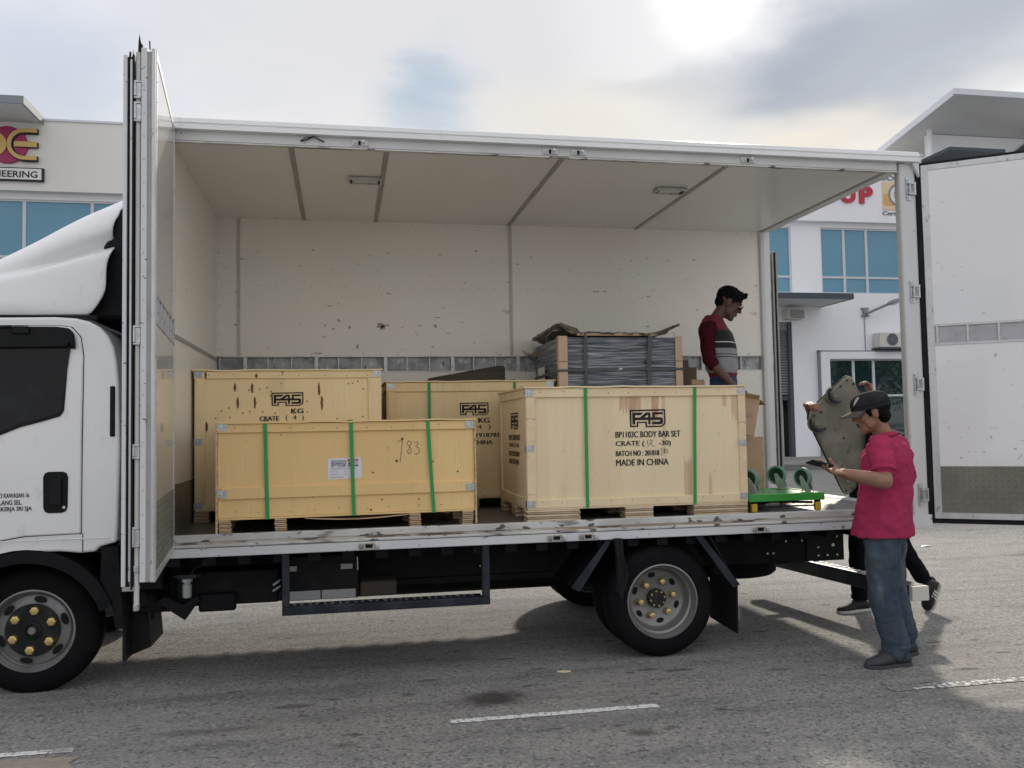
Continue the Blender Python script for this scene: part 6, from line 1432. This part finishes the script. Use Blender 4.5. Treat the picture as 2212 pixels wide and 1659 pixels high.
# ---- man in the pink shirt
t = thing('person', 'man in a pink polo shirt, jeans and dark cap looking at a phone', 'person', (4.70, -.45, 0))
yaw = math.pi-.85
f = V(math.cos(yaw), math.sin(yaw), 0); l = V(-f.y, f.x, 0)
K = 1.12
hc = V(4.655, -.42, 1.700); HQ = frame(math.pi-.36, .24)
Ls, Rs = V(4.605, -.590, 1.462), V(4.925, -.300, 1.455)
Le, Lw = V(4.560, -.690, 1.245), V(4.250, -.720, 1.305)
Re, Rw = V(5.060, -.210, 1.200), V(4.97, -.04, 1.00)
Lh, Rh = V(4.630, -.545, .92), V(4.755, -.375, .92)
Lk, Rk = V(4.620, -.535, .49), V(4.830, -.335, .49)
La, Ra = V(4.700, -.535, .10), V(4.930, -.300, .10)
b = MB(); head(b, hc, HQ, K)
b.chain([(V(4.76, -.43, 1.50), .070), (V(4.715, -.425, 1.60), .060), (V(4.672, -.42, 1.66), .058)])
b.loft([(4.69, -.46, .86, .165, .12, yaw), (4.70, -.45, 1.0, .155, .11, yaw), (4.73, -.44, 1.2, .16, .11, yaw), (4.75, -.43, 1.36, .175, .11, yaw), (4.755, -.43, 1.46, .15, .09, yaw), (4.755, -.43, 1.53, .07, .06, yaw)])
b.chain([(Ls, .058), (Le, .052), (Le.lerp(Lw, .3), .052), (Lw, .034)]); b.chain([(Rs, .055), (Re, .050), (Re.lerp(Rw, .35), .047), (Rw, .032)])
b.chain([(Lh, .080), (Lk, .055), (La, .04)]); b.chain([(Rh, .080), (Rk, .055), (Ra, .04)])
b.chain([(La, .034), (V(4.60, -.54, .045), .022)]); b.chain([(Ra, .034), (V(4.82, -.32, .045), .022)])
hand(b, Lw, V(-1, -.05, .18), V(.05, -.25, 1), V(.1, 1, .25), (.25, .45, .5), .9, K)
hand(b, Rw, V(-.7, .1, -.7), V(-.3, -.9, .2), V(-.7, 0, .7), (.4, .5, .4), .5, K)
body = b.build('body', 'skin', t); remesh(body, .0055, 3)
head_parts(t, hc, HQ, K)
# moustache and stubble of the chin
m = MB(); q = lambda a, b_, c: hc+HQ @ V(a, b_, c)*K
m.tube([q(.088, .026, -.060), q(.101, .012, -.048), q(.101, -.012, -.048), q(.088, -.026, -.060)], [.002, .0035, .0035, .002], 6); m.build('moustache', 'hair', t, True)
# hair under the cap
m = MB(); m.ell(hc+HQ @ V(-.022, 0, .030)*K, (.102*K, .0835*K, .090*K), HQ, n=14); m.ell(hc+HQ @ V(-.060, 0, -.028)*K, (.052*K, .068*K, .055*K), HQ, n=12)
for s in (-1, 1): m.ell(hc+HQ @ V(.022, .066*s, .012)*K, (.014*K, .014*K, .034*K), HQ, n=8)
hr = m.build('hair', 'hair', t); remesh(hr, .006, 2, .006, .03)
# cap: dome, brim, button, mark
cq = HQ @ Matrix.Rotation(-.02, 3, 'Y')
m = MB(); n = 20; vs = []; secs = 9
cc = hc+HQ @ V(-.010, 0, .045)*K
for j in range(secs+1):
    a = (math.pi/2)*j/secs
    for i in range(n*2):
        th = math.pi*i/n; hh = .085*math.sin(a)**.9; rr = math.cos(a)**.75
        vs.append(cc+cq @ V(.120*rr*math.cos(th), .096*rr*math.sin(th), hh+.004)*K)
m.add(vs, [(j*2*n+i, j*2*n+(i+1) % (2*n), (j+1)*2*n+(i+1) % (2*n), (j+1)*2*n+i) for j in range(secs) for i in range(2*n)])
base = [cc+cq @ V(.120*math.cos(math.pi*i/n), .096*math.sin(math.pi*i/n), -.022)*K for i in range(2*n)]
m.add([vs[i] for i in range(2*n)]+base, [(i, (i+1) % (2*n), 2*n+(i+1) % (2*n), 2*n+i) for i in range(2*n)])
cap = m.build('cap', 'cap_cloth', t, 'all'); md = cap.modifiers.new('s', 'SOLIDIFY'); md.thickness = .003; md = cap.modifiers.new('u', 'SUBSURF'); md.levels = 1; md.render_levels = 1
m = MB(); vs = []; nb_ = 14
for j in range(6):
    for i in range(nb_+1):
        th = -1.15+2.3*i/nb_; r0 = V(.112*math.cos(th), .094*math.sin(th), 0); ext = .088*math.cos(th*.78)*j/5
        vs.append(cc+cq @ V(r0.x+ext, r0.y*(1-.10*j/5), -.010-.022*(j/5)-.030*(abs(th)/1.15)**2*(.2+j/5*.6))*K)
m.add(vs, [(j*(nb_+1)+i, j*(nb_+1)+i+1, (j+1)*(nb_+1)+i+1, (j+1)*(nb_+1)+i) for j in range(5) for i in range(nb_)])
br_ = m.build('brim', 'cap_brim', cap, 'all'); md = br_.modifiers.new('s', 'SOLIDIFY'); md.thickness = .004
m = MB(); m.ell(cc+cq @ V(0, 0, .092)*K, (.009, .009, .005), n=6); m.build('button', 'cap_cloth', cap, True)
ml = []
for i in range(4):
    o = .006*i; ml.append([cc+cq @ V(.100+.004-o*.6, .046+o*.9, .020+.004*i)*K, cc+cq @ V(.090-o*.6, .050+o*.9, .048)*K, cc+cq @ V(.072-o*.5, .050+o*.7, .064)*K])
m = MB()
for P in ml: m.tube([p+(p-cc).normalized()*.004 for p in P], .0022, 5)
m.build('embroidered_mark', 'sole_white', cap, True)
# polo shirt
s = MB()
s.loft([(4.682, -.455, .862, .232, .192, yaw), (4.690, -.455, .94, .228, .186, yaw), (4.708, -.450, 1.05, .214, .172, yaw), (4.728, -.445, 1.18, .210, .166, yaw), (4.745, -.440, 1.32, .218, .160, yaw), (4.752, -.438, 1.41, .220, .150, yaw), (4.757, -.436, 1.475, .196, .122, yaw), (4.762, -.434, 1.512, .138, .090, yaw), (4.760, -.432, 1.54, .090, .078, yaw), (4.757, -.43, 1.556, .074, .070, yaw)], 36)
s.chain([(Ls+V(.01, .02, .0), .088), (Ls.lerp(Le, .45), .083), (Ls.lerp(Le, .60), .079)], 16); s.chain([(Rs+V(-.01, -.02, 0), .086), (Rs.lerp(Re, .45), .080), (Rs.lerp(Re, .85), .072)], 16)
sh_ = s.build('polo_shirt', 'pink_cloth', t); remesh(sh_, .007, 2, .034, .09)
for (p, q2, r_) in ((Ls.lerp(Le, .62), Ls.lerp(Le, .74), .083), (Rs.lerp(Re, .76), Rs.lerp(Re, .88), .077)):
    m = MB(); m.tube([p, q2], [r_, r_*.985], 24, caps=False); o = m.build('sleeve_band', 'pink_cloth', sh_, 'all'); md = o.modifiers.new('s', 'SOLIDIFY'); md.thickness = .004
m = MB(); vs = []; nn = 28
for j in range(4):
    for i in range(nn+1):
        a = math.pi*.12+math.pi*1.76*i/nn; zz = [1.540, 1.556, 1.556, 1.528][j]; rr = [.0, .0, .008, .024][j]
        c_ = V(4.752, -.43, zz)+V(-.010, 0, 0)*j*.5; vs.append(c_+f*(.074+rr)*math.cos(a)+l*(.078+rr)*math.sin(a)+V(0, 0, -.018*math.cos(a)))
m.add(vs, [(j*(nn+1)+i, j*(nn+1)+i+1, (j+1)*(nn+1)+i+1, (j+1)*(nn+1)+i) for j in range(3) for i in range(nn)]); o = m.build('collar', 'pink_cloth', sh_, 'all'); md = o.modifiers.new('s', 'SOLIDIFY'); md.thickness = .003
# jeans
s = MB()
s.loft([(4.690, -.458, .80, .175, .125, yaw), (4.690, -.456, .90, .155, .115, yaw), (4.692, -.455, .93, .145, .105, yaw)], 28)
s.chain([(Lh+V(.0, .01, -.08), .120), (Lh.lerp(Lk, .45), .116), (Lk+V(-.006, 0, 0), .094), (Lk.lerp(La, .5), .094), (La+V(.0, 0, .045), .088), (La+V(-.01, 0, .015), .082)], 18)
s.chain([(Rh+V(.02, -.01, -.08), .118), (Rh.lerp(Rk, .45), .114), (Rk, .093), (Rk.lerp(Ra, .5), .090), (Ra+V(0, 0, .045), .085), (Ra+V(0, 0, .015), .079)], 18)
for a, r_ in ((La, .092), (Ra, .088)):
    for dz in (.03, .065): s.tube([a+V(0, 0, dz), a+V(0, 0, dz+.022)], [r_, r_*.93], 18)
je = s.build('jeans', 'denim', t); remesh(je, .007, 1, .030, .11)
m = MB(); m.tube([Lh.lerp(Lk, .10)+V(-.02, -.108, 0), Lh.lerp(Lk, .5)+V(-.02, -.104, 0), Lk+V(-.02, -.085, 0), Lk.lerp(La, .5)+V(-.02, -.080, 0), La+V(-.02, -.078, .06)], .0022, 5); m.build('seam', mat('seam', (.12, .145, .165), .9), je, True)
# shoes
def shoe(par, heel, toe, mt, sole, w=.048, h=.085, pitch=0., k=1.0, stripes=False):
    heel = V(*heel); toe = V(*toe); d = (toe-heel); L_ = d.length; d = d.normalized(); up = V(0, 0, 1); sd = up.cross(d).normalized(); up = d.cross(sd).normalized()
    m = MB(); prof = [(0, .70, .55), (.06, .90, .95), (.18, .98, 1.15), (.32, .92, 1.22), (.45, .92, 1.0), (.60, 1.05, .78), (.75, 1.08, .62), (.88, .92, .50), (.97, .55, .36), (1.0, .2, .2)]
    vs = []; n_ = 16
    for (fr, ww, hh) in prof:
        c_ = heel+d*L_*fr
        for i in range(n_):
            a = 2*math.pi*i/n_; ca, sa = math.cos(a), math.sin(a)
            z_ = hh*h*(sa*.5+.5)**.8 if sa > -.99 else 0
            vs.append(c_+sd*w*ww*math.copysign(abs(ca)**.7, ca)*(1 if sa < .2 else 1-.35*sa)+up*(.012+z_))
    m.add(vs, [(j*n_+i, j*n_+(i+1) % n_, (j+1)*n_+(i+1) % n_, (j+1)*n_+i) for j in range(len(prof)-1) for i in range(n_)]+[tuple(range(n_-1, -1, -1)), tuple(range((len(prof)-1)*n_, len(prof)*n_))])
    so = m.build('shoe', mt, par, 'all')
    m = MB(); vs = []
    for (fr, ww, hh) in prof:
        c_ = heel+d*L_*(fr*1.02-.01)
        for (a, b_) in ((-1, .001), (1, .001), (1, .022), (-1, .022)): vs.append(c_+sd*w*ww*1.07*a+up*b_)
    m.add(vs, [(j*4+i, j*4+(i+1) % 4, (j+1)*4+(i+1) % 4, (j+1)*4+i) for j in range(len(prof)-1) for i in range(4)]+[(3, 2, 1, 0), tuple(range(4*len(prof)-4, 4*len(prof)))]); m.build('sole', sole, so, bev=.003)
    if stripes:
        for i in range(6):
            sg_ = 1 if i < 3 else -1
            c0 = heel+d*L_*(.36+.10*(i % 3))-sd*sg_*w*1.04; m = MB(); m.add([c0+up*.02, c0+d*.015+up*.02, c0+d*.004+up*.078+sd*sg_*w*.20, c0-d*.011+up*.078+sd*sg_*w*.20], [(0, 1, 2, 3)])
            o = m.build('stripe', 'sole_white', so); md = o.modifiers.new('s', 'SOLIDIFY'); md.thickness = .006; md.offset = 0
    return so
shoe(t, (4.795, -.525, .0), (4.465, -.545, .0), 'shoe_grey', 'shoe_grey', .054, .10)
shoe(t, (5.010, -.290, .0), (4.710, -.345, .0), 'shoe_grey', 'shoe_grey', .054, .10)
# phone he holds
ph = thing('phone', 'black smartphone held in the left hand of the man in the pink shirt', 'phone', (4.09, -.73, 1.36))
PQ = frame(math.pi+.03, -.0).to_4x4()
pm = Matrix.Translation((4.080, -.730, 1.370)) @ Matrix.Rotation(R(14), 4, 'Y') @ Matrix.Rotation(R(-16), 4, 'X')
m = MB(pm); m.box(-.085, .075, -.040, .040, -.005, .005); m.build('phone_body', 'black_plastic', ph, bev=.003, seg=2)
m = MB(pm); m.box(-.080, .070, -.036, .036, .0052, .0062); m.build('screen', 'glass_dark', ph)

# ---- man in the striped pullover, standing inside the truck
t = thing('person', 'man with glasses and a striped maroon pullover standing inside the truck', 'person', (4.34, 1.32, ZF))
yaw = -.75; f = V(math.cos(yaw), math.sin(yaw), 0); l = V(-f.y, f.x, 0); K = 1.05
K = 1.12; hc = V(4.435, 1.31, 2.71); HQ = frame(-.28, .50)
c0 = V(4.31, 1.33, 0)
Rs, Re, Rw = V(4.195, 1.215, 2.460), V(4.185, 1.195, 2.20), V(4.350, 1.08, 1.965)
Ls, Le, Lw = V(4.425, 1.455, 2.455), V(4.42, 1.50, 2.20), V(4.43, 1.44, 1.96)
b = MB(); head(b, hc, HQ, K)
b.chain([(V(4.275, 1.33, 2.50), .066), (V(4.335, 1.325, 2.60), .055), (V(4.385, 1.32, 2.67), .054)])
b.loft([(4.36, 1.33, 1.90, .145, .10, yaw), (4.36, 1.33, 2.06, .135, .095, yaw), (4.33, 1.33, 2.25, .145, .10, yaw), (4.31, 1.33, 2.40, .155, .10, yaw), (4.29, 1.33, 2.50, .12, .07, yaw), (4.285, 1.33, 2.54, .06, .055, yaw)])
for A_, B_, C_ in ((Rs, Re, Rw), (Ls, Le, Lw)): b.chain([(A_, .05), (B_, .042), (B_.lerp(C_, .35), .041), (C_, .027)])
for sy in (-.09, .09): b.chain([(V(4.36, 1.33+sy, 1.88), .08), (V(4.37, 1.33+sy, 1.46), .055), (V(4.34, 1.33+sy, 1.07), .04), (V(4.42, 1.33+sy, 1.02), .03)])
hand(b, Rw, V(.30, .0, -.95), V(.4, .8, .2), V(.7, 0, .6), (.3, .4, .3), .4, K); hand(b, Lw, V(.1, -.1, -.9), V(.2, -.8, .0), V(.7, 0, .6), (.3, .4, .3), .4, K)
body = b.build('body', 'skin_dark', t); remesh(body, .0055, 3)
head_parts(t, hc, HQ, K)
q = lambda a, b_, c: hc+HQ @ V(a, b_, c)*K
m = MB(); 
m.ell(q(-.016, 0, .052), (.106*K, .083*K, .086*K), HQ, n=14); m.ell(q(.040, 0, .094), (.056*K, .055*K, .034*K), HQ, n=10); m.ell(q(.070, .0, .078), (.018*K, .044*K, .014*K), HQ, n=10); m.ell(q(-.062, 0, .0), (.048*K, .066*K, .062*K), HQ, n=10)
rnd = random.Random(2)
for _ in range(26): m.ell(q(rnd.uniform(-.04, .10), rnd.uniform(-.05, .05), rnd.uniform(.105, .125)), (.016, .014, .012), HQ, n=6)
for s_ in (-1, 1): m.ell(q(.012, .070*s_, .035), (.020*K, .010*K, .034*K), HQ, n=8)
hr = m.build('hair', 'hair', t); remesh(hr, .004, 0, .016, .014)
m = MB()
for s_ in (-1, 1):
    P = [q(.108+.002*math.sin(a), s_*.034+.027*math.cos(a), .004+.020*math.sin(a)) for a in [2*math.pi*i/14 for i in range(15)]]
    m.tube(P, .0028, 6); m.tube([q(.106, s_*.060, .012), q(.05, s_*.078, .014), q(-.005, s_*.084, .010)], .0026, 6)
m.tube([q(.112, .008, .010), q(.112, -.008, .010)], .0025, 6)
gl_ = m.build('glasses', 'black_plastic', t, True)
for s_ in (-1, 1):
    m = MB(); m.add([q(.108, s_*.034+.025*math.cos(a), .004+.018*math.sin(a)) for a in [2*math.pi*i/14 for i in range(14)]], [tuple(range(14))]); m.build('lens', 'glass_dark', gl_)
bm_ = bpy.data.materials.new('striped_knit'); bm_.use_nodes = True; tt = bm_.node_tree; pp = tt.nodes['Principled BSDF']; pp.inputs['Roughness'].default_value = .85
ge = tt.nodes.new('ShaderNodeNewGeometry'); sx_ = tt.nodes.new('ShaderNodeSeparateXYZ'); tt.links.new(ge.outputs['Position'], sx_.inputs[0]); mr = tt.nodes.new('ShaderNodeMapRange'); tt.links.new(sx_.outputs[2], mr.inputs[0]); mr.inputs[1].default_value = 2.0; mr.inputs[2].default_value = 2.6
cr = tt.nodes.new('ShaderNodeValToRGB'); cr.color_ramp.interpolation = 'CONSTANT'; tt.links.new(mr.outputs[0], cr.inputs[0]); tt.links.new(cr.outputs[0], pp.inputs['Base Color'])
bands = [(2.0, (.16, .012, .024)), (2.088, (.27, .275, .30)), (2.222, (.012, .013, .018)), (2.228, (.27, .275, .30)), (2.246, (.012, .013, .018)), (2.252, (.27, .275, .30)), (2.302, (.011, .013, .018)), (2.350, (.72, .72, .72)), (2.358, (.011, .013, .018)), (2.462, (.15, .012, .024))]
els = cr.color_ramp.elements
for i, (z, c_) in enumerate(bands):
    e_ = els[i] if i < 2 else els.new((z-2.0)/.6)
    e_.position = (z-2.0)/.6; e_.color = (*c_, 1)
s = MB(); s.loft([(4.372, 1.33, 2.055, .150, .108, yaw), (4.372, 1.33, 2.085, .155, .116, yaw), (4.362, 1.33, 2.12, .165, .128, yaw), (4.355, 1.33, 2.22, .165, .138, yaw), (4.343, 1.33, 2.34, .172, .142, yaw), (4.320, 1.33, 2.44, .175, .135, yaw), (4.290, 1.33, 2.52, .145, .105, yaw), (4.285, 1.33, 2.57, .095, .082, yaw), (4.295, 1.33, 2.605, .068, .064, yaw)], 36)
o = s.build('pullover', bm_, t); remesh(o, .007, 2, .020, .12)
s = MB(); s.chain([(Rs+V(-.012, 0, .0), .076), (Rs.lerp(Re, .5)+V(-.01, 0, 0), .064), (Re, .058), (Re.lerp(Rw, .18), .053)], 16); s.ell(V(4.22, 1.235, 2.46), (.075, .08, .085))
o2 = s.build('sleeve', 'maroon', o); remesh(o2, .007, 2, .024, .06)
s = MB(); s.chain([(Ls, .076), (Ls.lerp(Le, .5), .066), (Le, .060), (Le.lerp(Lw, .22), .054)], 16); o2 = s.build('sleeve', 'maroon', o); remesh(o2, .007, 2, .024, .06)
s = MB(); s.loft([(4.365, 1.33, 1.84, .165, .118, yaw), (4.37, 1.33, 2.04, .150, .108, yaw), (4.37, 1.33, 2.09, .14, .10, yaw)], 24)
for sy in (-.09, .09): s.chain([(V(4.36, 1.33+sy, 1.86), .098), (V(4.37, 1.33+sy, 1.46), .072), (V(4.34, 1.33+sy, 1.12), .064)], 16)
o = s.build('jeans', 'denim_blue', t); remesh(o, .008, 2, .02, .12)
for sy in (-.09, .09): shoe(t, (4.28, 1.33+sy, ZF+.002), (4.57, 1.33+sy-.03, ZF+.002), 'shoe_black', 'sole_white')

# ---- third man behind the tail, holding the beige dolly
t = thing('person', 'man in black trousers behind the tail of the truck, holding up the beige dolly', 'person', (5.6, 1.1, 0))
yaw = math.pi-.05; hc = V(5.60, 1.14, 1.67); HQ = frame(math.pi, .35); K = 1.0
Ls, Le, Lw = V(5.60, .99, 1.42), V(5.575, .955, 1.60), V(5.575, .965, 1.870)
Rs, Re, Rw = V(5.62, 1.32, 1.46), V(5.34, 1.40, 1.50), V(5.065, 1.145, 1.800)
b = MB(); head(b, hc, HQ, K); b.chain([(V(5.66, 1.13, 1.50), .065), (V(5.62, 1.14, 1.60), .055)])
b.loft([(5.60, 1.10, .92, .15, .11, yaw), (5.62, 1.11, 1.15, .145, .10, yaw), (5.65, 1.13, 1.38, .17, .10, yaw), (5.66, 1.13, 1.50, .11, .07, yaw)])
for A_, B_, C_ in ((Rs, Re, Rw), (Ls, Le, Lw)): b.chain([(A_, .052), (B_, .043), (B_.lerp(C_, .35), .041), (C_, .028)])
b.chain([(V(5.55, 1.14, .90), .08), (V(5.47, 1.11, .50), .055), (V(5.475, 1.08, .10), .04), (V(5.38, 1.07, .05), .03)])
b.chain([(V(5.66, 1.02, .90), .08), (V(5.86, .98, .50), .055), (V(6.04, .96, .20), .04), (V(6.0, .94, .08), .03)])
hand(b, Lw, V(-.25, .0, 1), V(-1, -.1, -.1), V(0, -1, .1), (.75, .8, .6), .5, K*1.05)
hand(b, Rw, V(-.12, -1, .0), V(.25, 0, -1), V(1, 0, .5), (.15, .95, .7), .5, K*1.05)
body = b.build('body', 'skin', t); remesh(body, .006, 2); head_parts(t, hc, HQ, K)
m = MB(); m.ell(hc+HQ @ V(-.016, 0, .045), (.103, .082, .086), HQ, n=14); m.build('hair', 'hair', t, True)
s = MB(); s.loft([(5.60, 1.10, .93, .18, .14, yaw), (5.62, 1.11, 1.15, .175, .135, yaw), (5.65, 1.13, 1.38, .195, .13, yaw), (5.66, 1.13, 1.48, .15, .10, yaw), (5.66, 1.13, 1.53, .08, .07, yaw)], 30)
s.chain([(Rs, .078), (Rs.lerp(Re, .6), .066)], 14); s.chain([(Ls, .074), (Ls.lerp(Le, .5), .062)], 14); o = s.build('t_shirt', 'black_cloth', t); remesh(o, .008, 2, .02, .1)
s = MB(); s.loft([(5.60, 1.10, .84, .17, .13, yaw), (5.60, 1.10, .97, .16, .125, yaw)], 24)
s.chain([(V(5.55, 1.14, .86), .105), (V(5.485, 1.11, .50), .082), (V(5.475, 1.08, .15), .070)], 16); s.tube([(5.475, 1.08, .10), (5.475, 1.08, .135)], [.080, .075], 16)
s.chain([(V(5.66, 1.02, .86), .10), (V(5.86, .98, .50), .078), (V(6.03, .965, .24), .064)], 16); s.tube([(6.045, .965, .25), (6.065, .965, .215)], [.072, .068], 16)
o = s.build('trousers', 'black_cloth', t); remesh(o, .007, 2, .028, .10)
shoe(t, (5.545, 1.085, .0), (5.225, 1.035, .0), 'shoe_black', 'sole_white', .050, .085)
shoe(t, (6.12, .93, .225), (5.99, .89, .0), 'shoe_black', 'sole_white', .055, .10, stripes=True)
